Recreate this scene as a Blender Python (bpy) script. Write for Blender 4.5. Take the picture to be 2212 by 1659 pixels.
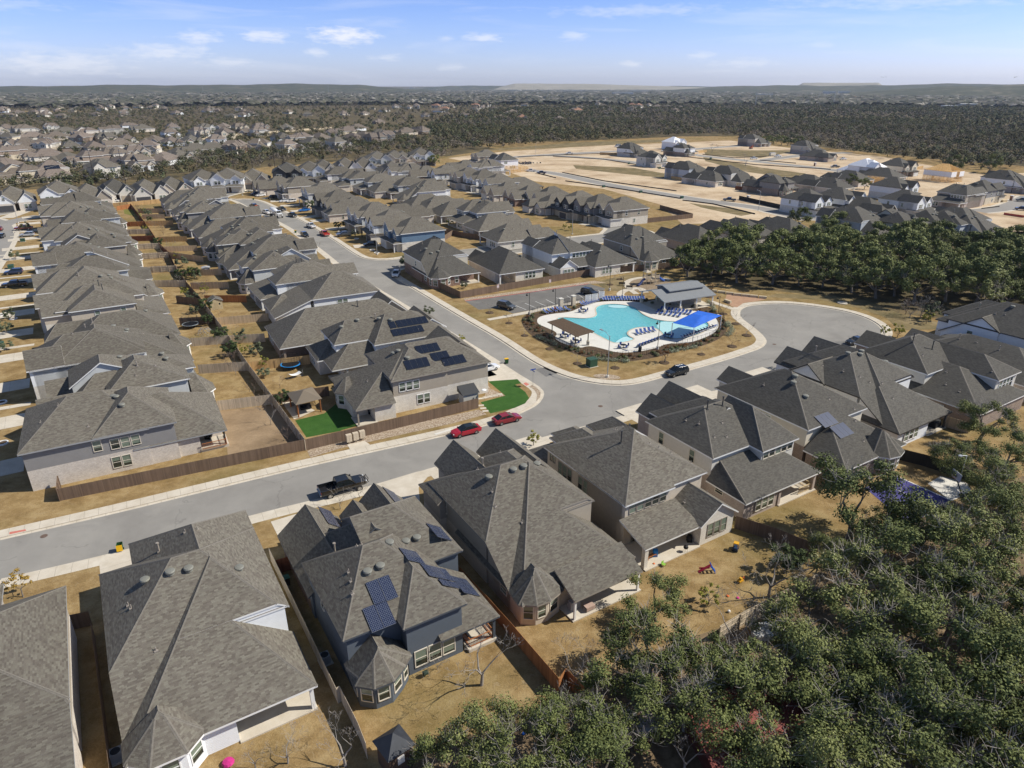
import bpy, bmesh, math, random
import numpy as np
from mathutils import Vector, Matrix
from mathutils.geometry import tessellate_polygon
R=math.radians
SC=bpy.context.scene
COL=SC.collection
for o in list(bpy.data.objects): bpy.data.objects.remove(o)
# ---------------- camera ----------------
CAMH=50.0; FPX=1473.0; CX,CY,HOR=1106.0,829.5,185.0      # pixels of a 2212-wide view
PITCH=math.atan((CY-HOR)/FPX)
cam=bpy.data.cameras.new('camera'); camo=bpy.data.objects.new('camera',cam); COL.objects.link(camo)
camo.location=(0,0,CAMH); camo.rotation_euler=(R(90)-PITCH,0,0)
cam.sensor_width=36; cam.lens=36*FPX/2212.0; cam.clip_start=0.5; cam.clip_end=60000
SC.camera=camo
# ---------------- sky, sun, exposure ----------------
SUN_EL=R(43); SUN_AZ=R(4.5)                     # azimuth measured from +X towards +Y
W=bpy.data.worlds.new('World'); SC.world=W; W.use_nodes=True
nt=W.node_tree; nt.nodes.clear()
def N(t,kind,**kw):
 n=t.nodes.new(kind)
 for k,v in kw.items(): setattr(n,k,v)
 return n
SKY_STR=0.072
wo=N(nt,'ShaderNodeOutputWorld'); bg=N(nt,'ShaderNodeBackground'); bg.inputs[1].default_value=SKY_STR
sky=N(nt,'ShaderNodeTexSky'); sky.sky_type='NISHITA'; sky.sun_disc=False
sky.sun_elevation=SUN_EL; sky.sun_rotation=R(90)-SUN_AZ; sky.altitude=300; sky.air_density=1.0; sky.dust_density=0.6; sky.ozone_density=2.0
def build_clouds():
 tc=N(nt,'ShaderNodeTexCoord')
 def math_(op,a,b=None,c=None):
  m=N(nt,'ShaderNodeMath',operation=op)
  for i,v in enumerate((a,b,c)):
   if v is None: continue
   if isinstance(v,(int,float)): m.inputs[i].default_value=v
   else: nt.links.new(v,m.inputs[i])
  return m.outputs[0]
 nrm=N(nt,'ShaderNodeVectorMath',operation='NORMALIZE'); nt.links.new(tc.outputs['Generated'],nrm.inputs[0])
 sep=N(nt,'ShaderNodeSeparateXYZ'); nt.links.new(nrm.outputs[0],sep.inputs[0])
 az=math_('ARCTAN2',sep.outputs[0],sep.outputs[1]); el=math_('ARCSINE',sep.outputs[2])
 cb=N(nt,'ShaderNodeCombineXYZ'); nt.links.new(math_('MULTIPLY',az,14.0),cb.inputs[0]); nt.links.new(math_('MULTIPLY',el,55.0),cb.inputs[1])
 n1=N(nt,'ShaderNodeTexNoise'); n1.inputs['Scale'].default_value=3.2; n1.inputs['Detail'].default_value=7; n1.inputs['Roughness'].default_value=0.62
 nt.links.new(cb.outputs[0],n1.inputs['Vector'])
 nz=math_('MULTIPLY',math_('SUBTRACT',n1.outputs[0],0.5),2.6)
 total=None
 for a,e,wd,hd,s in CLOUDS:
  dx=math_('DIVIDE',math_('SUBTRACT',az,R(a)),R(wd)); dy=math_('DIVIDE',math_('SUBTRACT',el,R(e)),R(hd))
  d=math_('SQRT',math_('ADD',math_('MULTIPLY',dx,dx),math_('MULTIPLY',dy,dy)))
  m=math_('SUBTRACT',1.0,d); m=math_('ADD',m,nz)
  mm=N(nt,'ShaderNodeMath',operation='MULTIPLY',use_clamp=True); nt.links.new(m,mm.inputs[0]); mm.inputs[1].default_value=1.15
  m=math_('MULTIPLY',mm.outputs[0],s)
  total=m if total is None else math_('MAXIMUM',total,m)
 cb2=N(nt,'ShaderNodeCombineXYZ'); nt.links.new(math_('MULTIPLY',az,2.2),cb2.inputs[0]); nt.links.new(math_('MULTIPLY',el,22.0),cb2.inputs[1])
 n2=N(nt,'ShaderNodeTexNoise'); n2.inputs['Scale'].default_value=1.9; n2.inputs['Detail'].default_value=6; n2.inputs['Roughness'].default_value=0.6; n2.inputs['Distortion'].default_value=0.6
 nt.links.new(cb2.outputs[0],n2.inputs['Vector'])
 mr=N(nt,'ShaderNodeMapRange'); mr.inputs[1].default_value=0.52; mr.inputs[2].default_value=0.85; mr.inputs[3].default_value=0.0; mr.inputs[4].default_value=0.4
 nt.links.new(n2.outputs[0],mr.inputs[0])
 total=math_('MAXIMUM',total,mr.outputs[0])
 mx=N(nt,'ShaderNodeMix',data_type='RGBA'); nt.links.new(total,mx.inputs[0]); nt.links.new(SKYC,mx.inputs[6])
 mx.inputs[7].default_value=(11.6,11.7,12.4,1)
 return mx.outputs[2]
CLOUDS=[(-12.3,3.35,2.7,0.75,.8),(-17.8,3.2,2.3,0.5,.6),(-22.3,3.1,1.7,0.5,.55),(-14.4,2.2,1.3,.34,.45),(-24.5,2.1,3.2,.7,.5),(-20.5,1.5,2.6,.4,.4),(-2.2,3.3,1.8,.35,.55),(-5,3.2,.9,.28,.3),(-9.3,1.9,1.4,.3,.35),(-4.5,1.3,1.3,.3,.35),(4.6,3.4,1.2,.42,.4),(9,1.5,1.2,.3,.4),(14,2.0,1.0,.4,.35),(22,2.6,1.2,.3,.2),(-31,1.3,5,.9,.5),(17,1.5,2.4,.4,.3),(-36,4.6,7,.5,.25),(9,5.0,7,.45,.3),(28,5.2,9,.7,.3)]
gm=N(nt,'ShaderNodeMix',data_type='RGBA',blend_type='MULTIPLY'); gm.inputs[0].default_value=1.0
nt.links.new(sky.outputs[0],gm.inputs[6])
_tc=N(nt,'ShaderNodeTexCoord'); _sp=N(nt,'ShaderNodeSeparateXYZ'); nt.links.new(_tc.outputs['Generated'],_sp.inputs[0])
_r=N(nt,'ShaderNodeValToRGB'); _e=_r.color_ramp.elements
while len(_e)<4: _e.new(.5)
for _k,(_p,_c) in zip(_e,[(0.0,(1.40,1.52,2.35)),(.045,(1.20,1.36,2.25)),(.11,(.92,1.14,2.0)),(.35,(.95,1.0,1.06))]): _k.position=_p; _k.color=(*_c,1)
nt.links.new(_sp.outputs[2],_r.inputs[0]); nt.links.new(_r.outputs[0],gm.inputs[7])
SKYC=gm.outputs[2]
nt.links.new(build_clouds(),bg.inputs[0]); nt.links.new(bg.outputs[0],wo.inputs[0])
sl=bpy.data.lights.new('sun','SUN'); sl.energy=5.0; sl.angle=R(0.53); sl.color=(1.0,0.94,0.83)
so=bpy.data.objects.new('sun',sl); COL.objects.link(so)
sd=Vector((math.cos(SUN_EL)*math.cos(SUN_AZ),math.cos(SUN_EL)*math.sin(SUN_AZ),math.sin(SUN_EL)))
so.rotation_euler=(-sd).to_track_quat('-Z','Y').to_euler(); so.location=(200,50,300)
SC.view_settings.view_transform='Standard'; SC.view_settings.look='None'; SC.view_settings.exposure=0.24; SC.view_settings.gamma=1
SC.render.engine='CYCLES'
# ---------------- coordinates ----------------
cP,sP=math.cos(PITCH),math.sin(PITCH)
def at(x,y,z=0.0):
 """a point of the place seen at pixel x,y of a 2212-wide view, at height z"""
 u=(x-CX)/FPX; v=(y-CY)/FPX
 d=(u,cP-v*sP,-sP-v*cP); t=(z-CAMH)/d[2]
 return (d[0]*t,d[1]*t)
ZO={'D':(0,0,1),'R1':(0,1106,2.9985),'R2':(737.6,1106,2.9985),'R3':(1474.3,1106,2.9985),'R4':(0,553,2.9985),'R5':(737.6,553,2.9985),'R6':(1474.3,553,2.9985),
 'T1':(0,108,2.9985),'T2':(737.6,108,2.9985),'T3':(1474.3,108,2.9985),'P':(972,567,3.151),'Q1':(864,891,3.724),'Q2':(567,1015.2,4.312),'Q3':(1134,864,4.096),
 'Q4':(1350,783,3.4136),'Q5':(1674,621,4.1128),'Q6':(540,594,4.096),'X1':(0,259.2,5.1204),'X2':(432,259.2,5.1204),'X3':(864,259.2,5.1204),'X4':(1296,259.2,5.1204),'X5':(1728,259.2,4.5718)}
def Z(z,x,y,h=0.0):
 ox,oy,k=ZO[z]; return at(ox+x/k,oy+y/k,h)
AB=28.7; AS=31.8
def fr(ang,u,v):
 a=R(ang); return (u*math.cos(a)-v*math.sin(a),u*math.sin(a)+v*math.cos(a))
def inv(ang,p):
 a=R(ang); return (p[0]*math.cos(a)+p[1]*math.sin(a),-p[0]*math.sin(a)+p[1]*math.cos(a))
def UV(u,v): return fr(AB,u,v)
def S(x,y): return fr(AS,x,y)
# ---------------- mesh builder ----------------
class MB:
 def __init__(s): s.v=[];s.f=[];s.m=[];s.uv=[]
 def poly(s,pts,mat=0,uv=None):
  i=len(s.v); s.v.extend([tuple(p) for p in pts]); s.f.append(tuple(range(i,i+len(pts)))); s.m.append(mat)
  s.uv.append(uv if uv else [(0,0)]*len(pts))
 def box(s,x0,x1,y0,y1,z0,z1,mat=0,M=None,bottom=True):
  P=[(x0,y0,z0),(x1,y0,z0),(x1,y1,z0),(x0,y1,z0),(x0,y0,z1),(x1,y0,z1),(x1,y1,z1),(x0,y1,z1)]
  if M is not None: P=[tuple(M@Vector(p)) for p in P]
  dx,dy,dz=x1-x0,y1-y0,z1-z0
  F=[((0,1,5,4),dx,dz),((1,2,6,5),dy,dz),((2,3,7,6),dx,dz),((3,0,4,7),dy,dz),((4,5,6,7),dx,dy)]
  if bottom: F.append(((3,2,1,0),dx,dy))
  for f,a,b in F: s.poly([P[k] for k in f],mat,[(0,0),(a,0),(a,b),(0,b)])
 def prism(s,pts,z0,z1,mat=0,cap=True,bottom=False):
  n=len(pts); acc=0
  for i in range(n):
   a,b=pts[i],pts[(i+1)%n]; L=math.hypot(b[0]-a[0],b[1]-a[1])
   s.poly([(a[0],a[1],z0),(b[0],b[1],z0),(b[0],b[1],z1),(a[0],a[1],z1)],mat,[(acc,z0),(acc+L,z0),(acc+L,z1),(acc,z1)]); acc+=L
  if cap: s.poly([(p[0],p[1],z1) for p in pts],mat,[(p[0],p[1]) for p in pts])
  if bottom: s.poly([(p[0],p[1],z0) for p in reversed(pts)],mat,[(p[0],p[1]) for p in reversed(pts)])
 def tube(s,p,q,r0,r1=None,n=8,mat=0,caps=True):
  if r1 is None: r1=r0
  p,q=Vector(p),Vector(q); d=(q-p)
  if d.length<1e-6: return
  d.normalize(); a=d.orthogonal().normalized(); b=d.cross(a)
  A=[];B=[]
  for i in range(n):
   t=2*math.pi*i/n; o=a*math.cos(t)+b*math.sin(t); A.append(p+o*r0); B.append(q+o*r1)
  for i in range(n):
   j=(i+1)%n; s.poly([A[i],A[j],B[j],B[i]],mat)
  if caps: s.poly(list(reversed(A)),mat); s.poly(B,mat)
 def lathe(s,c,prof,n=16,mat=0):
  rings=[[(c[0]+r*math.cos(2*math.pi*i/n),c[1]+r*math.sin(2*math.pi*i/n),c[2]+z) for i in range(n)] for r,z in prof]
  for a,b in zip(rings,rings[1:]):
   for i in range(n): j=(i+1)%n; s.poly([a[i],a[j],b[j],b[i]],mat)
  s.poly(rings[-1],mat)
 def merge(s,o,M=None):
  i=len(s.v); s.v.extend([tuple(M@Vector(p)) if M is not None else p for p in o.v]); s.f.extend([tuple(k+i for k in f) for f in o.f]); s.m.extend(o.m); s.uv.extend(o.uv)
 def mesh(s,name,mats,smooth=False):
  me=bpy.data.meshes.new(name); me.from_pydata(s.v,[],s.f)
  for m in (mats if isinstance(mats,(list,tuple)) else [mats]): me.materials.append(m)
  if any(s.m): me.polygons.foreach_set('material_index',s.m)
  l=me.uv_layers.new(name='UVMap'); flat=[c for f in s.uv for p in f for c in p]; l.data.foreach_set('uv',flat)
  if smooth: me.polygons.foreach_set('use_smooth',[True]*len(me.polygons))
  me.update(); return me
 def build(s,name,mats,parent=None,smooth=False,**kw):
  o=bpy.data.objects.new(name,s.mesh(name,mats,smooth)); COL.objects.link(o)
  if parent is not None: o.parent=parent
  for k,v in kw.items(): o[k]=v
  return o
def thing(name,loc,rz=0,label=None,cat=None,group=None):
 o=bpy.data.objects.new(name,None); COL.objects.link(o); o.location=(loc[0],loc[1],loc[2] if len(loc)>2 else 0.0); o.rotation_euler=(0,0,rz); o.empty_display_size=0.3
 return tag(o,label,cat,group)
def tag(o,label=None,cat=None,group=None,kind=None):
 if label: o['label']=label
 if cat: o['category']=cat
 if group: o['group']=group
 if kind: o['kind']=kind
 return o
def dup(root,loc,rz=0,label=None,group=None,scale=None):
 def cp(o,par):
  c=o.copy(); COL.objects.link(c); c.parent=par
  for ch in KIDS(o): cp(ch,c)
  return c
 r=cp(root,None); r.location=(loc[0],loc[1],loc[2] if len(loc)>2 else 0.0); r.rotation_euler=(0,0,rz)
 if scale: r.scale=scale if isinstance(scale,(tuple,list)) else (scale,)*3
 if label: r['label']=label
 if group: r['group']=group
 return r
_kids={}
def KIDS(o):
 return [c for c in o.children]
# ---------------- materials ----------------
MATS={}
def mat(name,col=(.5,.5,.5),rough=.8,metal=0,spec=.3,noise=None,bump=None,emit=None,alpha=None,coat=None):
 """plain procedural material; noise=(scale,amount) mottles the colour, bump=(scale,strength)"""
 if name in MATS: return MATS[name]
 m=bpy.data.materials.new(name); m.use_nodes=True; t=m.node_tree; b=t.nodes['Principled BSDF']
 b.inputs['Base Color'].default_value=(*col,1); b.inputs['Roughness'].default_value=rough; b.inputs['Metallic'].default_value=metal
 b.inputs['Specular IOR Level'].default_value=spec
 if coat: b.inputs['Coat Weight'].default_value=coat; b.inputs['Coat Roughness'].default_value=.05
 tc=N(t,'ShaderNodeTexCoord')
 if noise:
  sc,am=noise[0],noise[1]
  n=N(t,'ShaderNodeTexNoise'); n.inputs['Scale'].default_value=sc; n.inputs['Detail'].default_value=5; n.inputs['Roughness'].default_value=.65
  t.links.new(tc.outputs['Object'],n.inputs['Vector'])
  mr=N(t,'ShaderNodeMapRange'); mr.inputs[1].default_value=.3; mr.inputs[2].default_value=.7; mr.inputs[3].default_value=1-am; mr.inputs[4].default_value=1+am
  t.links.new(n.outputs[0],mr.inputs[0])
  mx=N(t,'ShaderNodeMix',data_type='RGBA',blend_type='MULTIPLY'); mx.inputs[0].default_value=1; mx.inputs[6].default_value=(*col,1)
  t.links.new(mr.outputs[0],mx.inputs[7]); t.links.new(mx.outputs[2],b.inputs['Base Color'])
 if bump:
  n=N(t,'ShaderNodeTexNoise'); n.inputs['Scale'].default_value=bump[0]; n.inputs['Detail'].default_value=3
  t.links.new(tc.outputs['Object'],n.inputs['Vector'])
  bp=N(t,'ShaderNodeBump'); bp.inputs['Strength'].default_value=bump[1]; bp.inputs['Distance'].default_value=.05
  t.links.new(n.outputs[0],bp.inputs['Height']); t.links.new(bp.outputs[0],b.inputs['Normal'])
 if emit: b.inputs['Emission Color'].default_value=(*emit,1); b.inputs['Emission Strength'].default_value=1
 if alpha is not None: b.inputs['Alpha'].default_value=alpha
 MATS[name]=m; return m
def _m(t,op,a,b=None,clamp=False):
 n=N(t,'ShaderNodeMath',operation=op,use_clamp=clamp)
 for i,v in enumerate((a,b)):
  if v is None: continue
  if isinstance(v,(int,float)): n.inputs[i].default_value=v
  else: t.links.new(v,n.inputs[i])
 return n.outputs[0]
def _ramp(t,f,stops,interp='LINEAR'):
 r=N(t,'ShaderNodeValToRGB'); r.color_ramp.interpolation=interp; e=r.color_ramp.elements
 while len(e)<len(stops): e.new(0.5)
 for k,(p,c) in zip(e,stops): k.position=p; k.color=(*c,1)
 t.links.new(f,r.inputs[0]); return r.outputs[0]
def _noise(t,vec,scale,detail=4,rough=.6,dist=0):
 n=N(t,'ShaderNodeTexNoise'); n.inputs['Scale'].default_value=scale; n.inputs['Detail'].default_value=detail; n.inputs['Roughness'].default_value=rough; n.inputs['Distortion'].default_value=dist
 if vec is not None: t.links.new(vec,n.inputs['Vector'])
 return n.outputs[0]
def _mix(t,f,a,b,bt='MIX'):
 m=N(t,'ShaderNodeMix',data_type='RGBA',blend_type=bt)
 for i,v in ((0,f),(6,a),(7,b)):
  if isinstance(v,(int,float)): m.inputs[i].default_value=v
  elif isinstance(v,tuple): m.inputs[i].default_value=(*v,1)
  else: t.links.new(v,m.inputs[i])
 return m.outputs[2]
def new(name):
 m=bpy.data.materials.new(name); m.use_nodes=True; t=m.node_tree; b=t.nodes['Principled BSDF']; b.inputs['Specular IOR Level'].default_value=.25
 MATS[name]=m; return m,t,b
def bump(t,b,h,st,dist=.02):
 bp=N(t,'ShaderNodeBump'); bp.inputs['Strength'].default_value=st; bp.inputs['Distance'].default_value=dist
 t.links.new(h,bp.inputs['Height']); t.links.new(bp.outputs[0],b.inputs['Normal'])
def shingle(name,stops,cw=.33,rh=.145):
 if name in MATS: return MATS[name]
 m,t,b=new(name); uv=N(t,'ShaderNodeUVMap'); sp=N(t,'ShaderNodeSeparateXYZ'); t.links.new(uv.outputs[0],sp.inputs[0])
 rv=_m(t,'DIVIDE',sp.outputs[1],rh); row=_m(t,'FLOOR',rv); fr_=_m(t,'SUBTRACT',rv,row)
 wn=N(t,'ShaderNodeTexWhiteNoise',noise_dimensions='1D'); t.links.new(row,wn.inputs['W'])
 cu=_m(t,'ADD',_m(t,'DIVIDE',sp.outputs[0],cw),_m(t,'MULTIPLY',wn.outputs[0],7.3)); col=_m(t,'FLOOR',cu)
 cb=N(t,'ShaderNodeCombineXYZ'); t.links.new(col,cb.inputs[0]); t.links.new(row,cb.inputs[1])
 w2=N(t,'ShaderNodeTexWhiteNoise',noise_dimensions='3D'); t.links.new(cb.outputs[0],w2.inputs['Vector'])
 c=_ramp(t,w2.outputs[0],stops)
 tc=N(t,'ShaderNodeTexCoord'); g=_noise(t,tc.outputs['Object'],.5,3)
 mr=_m(t,'ADD',_m(t,'MULTIPLY',g,.3),.85)
 gg=_noise(t,tc.outputs['Object'],22,2); mr=_m(t,'MULTIPLY',mr,_m(t,'ADD',_m(t,'MULTIPLY',gg,.5),.75))
 oi=N(t,'ShaderNodeObjectInfo'); mr=_m(t,'MULTIPLY',mr,_m(t,'ADD',_m(t,'MULTIPLY',oi.outputs['Random'],.26),.87))
 c=_mix(t,1.0,c,mr,'MULTIPLY'); t.links.new(c,b.inputs['Base Color']); b.inputs['Roughness'].default_value=.9
 hgt=_m(t,'SUBTRACT',_m(t,'MULTIPLY',w2.outputs[0],.4),fr_)
 bump(t,b,hgt,.55,.012); return m
G1=[(0,(.090,.079,.066)),(.35,(.118,.105,.088)),(.62,(.131,.121,.099)),(.85,(.156,.146,.120)),(1,(.094,.081,.069))]
M_ROOF=shingle('grey_shingle',G1)
M_ROOFD=shingle('charcoal_shingle',[(0,(.064,.060,.053)),(.4,(.084,.079,.070)),(.75,(.102,.097,.084)),(1,(.070,.064,.057))])
M_ROOFB=shingle('brown_shingle',[(0,(.10,.08,.065)),(.4,(.145,.12,.098)),(.75,(.185,.16,.13)),(1,(.115,.09,.074))])
M_ROOFT=shingle('taupe_shingle',[(0,(.12,.095,.08)),(.4,(.165,.135,.115)),(.75,(.20,.17,.142)),(1,(.135,.105,.09))])
M_ROOFO=mat('clay_tile_roof',(.26,.145,.095),.85,noise=(3,.2))
def capmat():
 return mat('ridge_cap_shingle',(.155,.142,.122),.9,noise=(5,.2))
M_CAP=capmat()
def brick(name,c1,c2,mortar,bw=.2,bh=.075):
 if name in MATS: return MATS[name]
 m,t,b=new(name); uv=N(t,'ShaderNodeUVMap'); k=N(t,'ShaderNodeTexBrick'); k.inputs['Scale'].default_value=1; k.inputs['Brick Width'].default_value=bw; k.inputs['Row Height'].default_value=bh
 k.inputs['Mortar Size'].default_value=.008; k.inputs['Color1'].default_value=(*c1,1); k.inputs['Color2'].default_value=(*c2,1); k.inputs['Mortar'].default_value=(*mortar,1)
 t.links.new(uv.outputs[0],k.inputs['Vector']); tc=N(t,'ShaderNodeTexCoord')
 n=_noise(t,tc.outputs['Object'],1.2,4); c=_mix(t,1.0,k.outputs[0],_m(t,'ADD',_m(t,'MULTIPLY',n,.5),.75),'MULTIPLY')
 t.links.new(c,b.inputs['Base Color']); b.inputs['Roughness'].default_value=.9; bump(t,b,k.outputs[1],-.4,.01); return m
def siding(name,c,pitch=.18,vert=False,st=.8):
 if name in MATS: return MATS[name]
 m,t,b=new(name); uv=N(t,'ShaderNodeUVMap'); sp=N(t,'ShaderNodeSeparateXYZ'); t.links.new(uv.outputs[0],sp.inputs[0])
 q=_m(t,'FRACT',_m(t,'DIVIDE',sp.outputs[0 if vert else 1],pitch))
 tc=N(t,'ShaderNodeTexCoord'); n=_noise(t,tc.outputs['Object'],.9,4); cc=_mix(t,1.0,c,_m(t,'ADD',_m(t,'MULTIPLY',n,.24),.88),'MULTIPLY')
 t.links.new(cc,b.inputs['Base Color']); b.inputs['Roughness'].default_value=.65
 bump(t,b,_m(t,'SUBTRACT',1.0,q),st,.02); return m
def wood(name,c,pitch=.14,var=.35,rough=.85):
 """vertical boards: u along the fence"""
 if name in MATS: return MATS[name]
 m,t,b=new(name); uv=N(t,'ShaderNodeUVMap'); sp=N(t,'ShaderNodeSeparateXYZ'); t.links.new(uv.outputs[0],sp.inputs[0])
 q=_m(t,'DIVIDE',sp.outputs[0],pitch); f=_m(t,'FLOOR',q); wn=N(t,'ShaderNodeTexWhiteNoise',noise_dimensions='1D'); t.links.new(f,wn.inputs['W'])
 cb=N(t,'ShaderNodeCombineXYZ'); t.links.new(_m(t,'MULTIPLY',sp.outputs[0],9.0),cb.inputs[0]); t.links.new(sp.outputs[1],cb.inputs[1])
 n=_noise(t,cb.outputs[0],1.0,4,.7); n2=_noise(t,uv.outputs[0],.25,3)
 v=_m(t,'MULTIPLY',_m(t,'ADD',_m(t,'MULTIPLY',wn.outputs[0],var),1-var/2),_m(t,'ADD',_m(t,'MULTIPLY',n,.5),.75)); v=_m(t,'MULTIPLY',v,_m(t,'ADD',_m(t,'MULTIPLY',n2,.6),.7))
 t.links.new(_mix(t,1.0,c,v,'MULTIPLY'),b.inputs['Base Color']); b.inputs['Roughness'].default_value=rough
 e=_m(t,'ABSOLUTE',_m(t,'SUBTRACT',_m(t,'FRACT',q),.5)); bump(t,b,_m(t,'GREATER_THAN',e,.43),-.5,.01); return m
B_PALE=brick('pale_buff_brick',(.62,.57,.50),(.46,.40,.345),(.62,.59,.55))
B_WHITE=brick('whitewashed_brick',(.66,.63,.57),(.55,.50,.43),(.70,.68,.63))
B_RED=brick('red_brown_brick',(.24,.14,.10),(.16,.09,.065),(.36,.32,.28))
B_BROWN=brick('brown_brick',(.30,.22,.17),(.21,.15,.115),(.38,.34,.29))
B_TAN=brick('tan_limestone',(.60,.53,.41),(.50,.43,.32),(.58,.54,.46),.5,.25)
B_PINK=brick('pinkish_brick',(.42,.34,.29),(.33,.26,.22),(.47,.43,.39))
S_WHITE=siding('white_siding',(.74,.76,.78)); S_CREAM=siding('cream_siding',(.60,.55,.45)); S_TAUPE=siding('taupe_siding',(.36,.32,.265)); S_GREY=siding('grey_siding',(.235,.23,.228))
S_LGREY=siding('light_grey_siding',(.50,.52,.53)); S_NAVY=siding('slate_blue_siding',(.095,.112,.135)); S_BLUE=siding('blue_siding',(.12,.19,.28)); S_STUCCO=mat('beige_stucco',(.52,.46,.38),.9,noise=(3,.08),bump=(30,.2))
S_OLIVE=siding('olive_taupe_siding',(.26,.24,.19)); S_WBOARD=siding('white_board_and_batten',(.76,.76,.75),.4,True); S_DARK=siding('charcoal_siding',(.055,.06,.065)); S_LSTUC=mat('pale_stucco',(.60,.58,.53),.9,noise=(3,.07),bump=(30,.2)); S_BSTUC=mat('blue_grey_stucco',(.46,.50,.56),.85,noise=(3,.07))
T_WHITE=mat('white_trim',(.76,.76,.75),.6); T_CREAM=mat('cream_trim',(.62,.57,.48),.6); T_DARK=mat('dark_trim',(.045,.043,.042),.6); T_TAUPE=mat('taupe_trim',(.30,.27,.23),.6); T_NAVY=mat('navy_trim',(.075,.085,.10),.6); T_GREY=mat('grey_trim',(.30,.31,.32),.6)
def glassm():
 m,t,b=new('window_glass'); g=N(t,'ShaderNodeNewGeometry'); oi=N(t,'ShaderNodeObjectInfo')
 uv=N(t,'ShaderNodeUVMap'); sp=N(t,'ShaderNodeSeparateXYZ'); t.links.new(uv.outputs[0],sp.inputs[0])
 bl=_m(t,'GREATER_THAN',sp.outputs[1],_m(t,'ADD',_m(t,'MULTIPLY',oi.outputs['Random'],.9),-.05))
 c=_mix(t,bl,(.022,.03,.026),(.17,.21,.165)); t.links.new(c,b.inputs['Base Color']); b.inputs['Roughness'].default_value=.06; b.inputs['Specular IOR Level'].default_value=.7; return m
M_GLASS=glassm()
M_DGLASS=mat('dark_glass',(.012,.016,.018),.05,spec=.7)
M_METAL=mat('galvanised_metal',(.42,.43,.44),.45,.6); M_VENT=mat('roof_vent_grey',(.20,.20,.175),.6,.1); M_BLACK=mat('black_metal',(.012,.012,.014),.5); M_PIPE=mat('vent_pipe',(.28,.25,.22),.6)
M_PIPED=mat('dark_vent_pipe',(.06,.06,.06),.5); M_RUB=mat('tyre_rubber',(.018,.018,.018),.85); M_CONC=None
def groundm():
 m,t,b=new('dry_grass_ground'); tc=N(t,'ShaderNodeTexCoord'); P=tc.outputs['Object']
 n1=_noise(t,P,.35,6,.7); n2=_noise(t,P,.045,4,.6,.4); n3=_noise(t,P,6.0,4,.75)
 c=_ramp(t,n1,[(.30,(.165,.108,.046)),(.48,(.26,.178,.082)),(.62,(.34,.248,.125)),(.8,(.28,.21,.11))])
 c=_mix(t,_m(t,'MULTIPLY',_m(t,'SUBTRACT',n2,.48,),3.0,True),c,(.145,.125,.045))
 c=_mix(t,1.0,c,_m(t,'ADD',_m(t,'MULTIPLY',n3,1.0),.5),'MULTIPLY'); n4=_noise(t,P,1.7,5,.75,1.2); c=_mix(t,_m(t,'MULTIPLY',_m(t,'SUBTRACT',n4,.56),4.5,True),c,(.33,.26,.16)); n5=_noise(t,P,.9,5,.7); c=_mix(t,_m(t,'MULTIPLY',_m(t,'SUBTRACT',n5,.6),4.0,True),c,(.13,.105,.045))
 t.links.new(c,b.inputs['Base Color']); b.inputs['Roughness'].default_value=1; b.inputs['Specular IOR Level'].default_value=.05; bump(t,b,n3,.8,.06); return m
M_GROUND=groundm()
def noisy(name,stops,s1,s2=8,am=.5,rough=.95,bs=.3,bd=.03,spec=.1,dist=.3):
 m,t,b=new(name); tc=N(t,'ShaderNodeTexCoord'); P=tc.outputs['Object']
 n1=_noise(t,P,s1,6,.68,dist); n2=_noise(t,P,s2,4,.75); c=_ramp(t,n1,stops)
 c=_mix(t,1.0,c,_m(t,'ADD',_m(t,'MULTIPLY',n2,am),1-am/2),'MULTIPLY'); t.links.new(c,b.inputs['Base Color'])
 b.inputs['Roughness'].default_value=rough; b.inputs['Specular IOR Level'].default_value=spec; bump(t,b,n2,bs,bd); return m
M_SCRUB=noisy('scrub_ground',[(.3,(.06,.05,.03)),(.5,(.10,.082,.045)),(.7,(.19,.14,.075))],.08,.9)
M_SAND=noisy('graded_caliche',[(.32,(.29,.205,.13)),(.43,(.43,.325,.215)),(.55,(.53,.42,.29)),(.75,(.60,.50,.37))],.05,.9,.55,spec=.05)
M_DIRT=noisy('brown_dirt',[(.3,(.20,.14,.085)),(.55,(.31,.225,.14)),(.75,(.40,.31,.20))],.1,2,.5)
M_WEED=noisy('weedy_dirt',[(.3,(.10,.09,.045)),(.55,(.20,.155,.08)),(.75,(.32,.25,.15))],.15,1.5,.6)
M_ASPH=noisy('asphalt_grey',[(.3,(.215,.205,.19)),(.5,(.25,.24,.222)),(.7,(.285,.272,.25))],.12,40,.28,.9,.15,.01)
M_ASPHD=noisy('newer_dark_asphalt',[(.3,(.135,.13,.122)),(.7,(.175,.168,.158))],.3,40,.25,.9,.15,.01)
M_ASPHF=noisy('far_asphalt',[(.3,(.235,.225,.21)),(.7,(.29,.275,.255))],.05,2,.2,.9,.1,.01)
M_PATCH=mat('asphalt_patch',(.16,.155,.148),.9,noise=(3,.15))
M_CONC=noisy('concrete_pale',[(.3,(.46,.41,.33)),(.55,(.54,.49,.41)),(.75,(.60,.56,.48))],.5,12,.14,.85,.1,.01)
M_DECK=noisy('pool_deck_concrete',[(.3,(.56,.54,.49)),(.7,(.66,.64,.59))],.5,12,.1,.8,.1,.01)
M_JOINT=mat('joint_line',(.24,.21,.17),.9)
M_ROCK=noisy('river_rock',[(.35,(.20,.14,.10)),(.5,(.36,.28,.20)),(.62,(.55,.48,.39)),(.7,(.28,.22,.17))],3.2,9,.7,.9,1.0,.12)
M_GRAN=noisy('decomposed_granite',[(.3,(.33,.20,.13)),(.7,(.42,.27,.18))],.8,10,.3)
M_MULCH=noisy('dark_mulch',[(.3,(.055,.038,.026)),(.55,(.10,.07,.045)),(.75,(.16,.115,.075))],1.6,9,.7)
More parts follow.
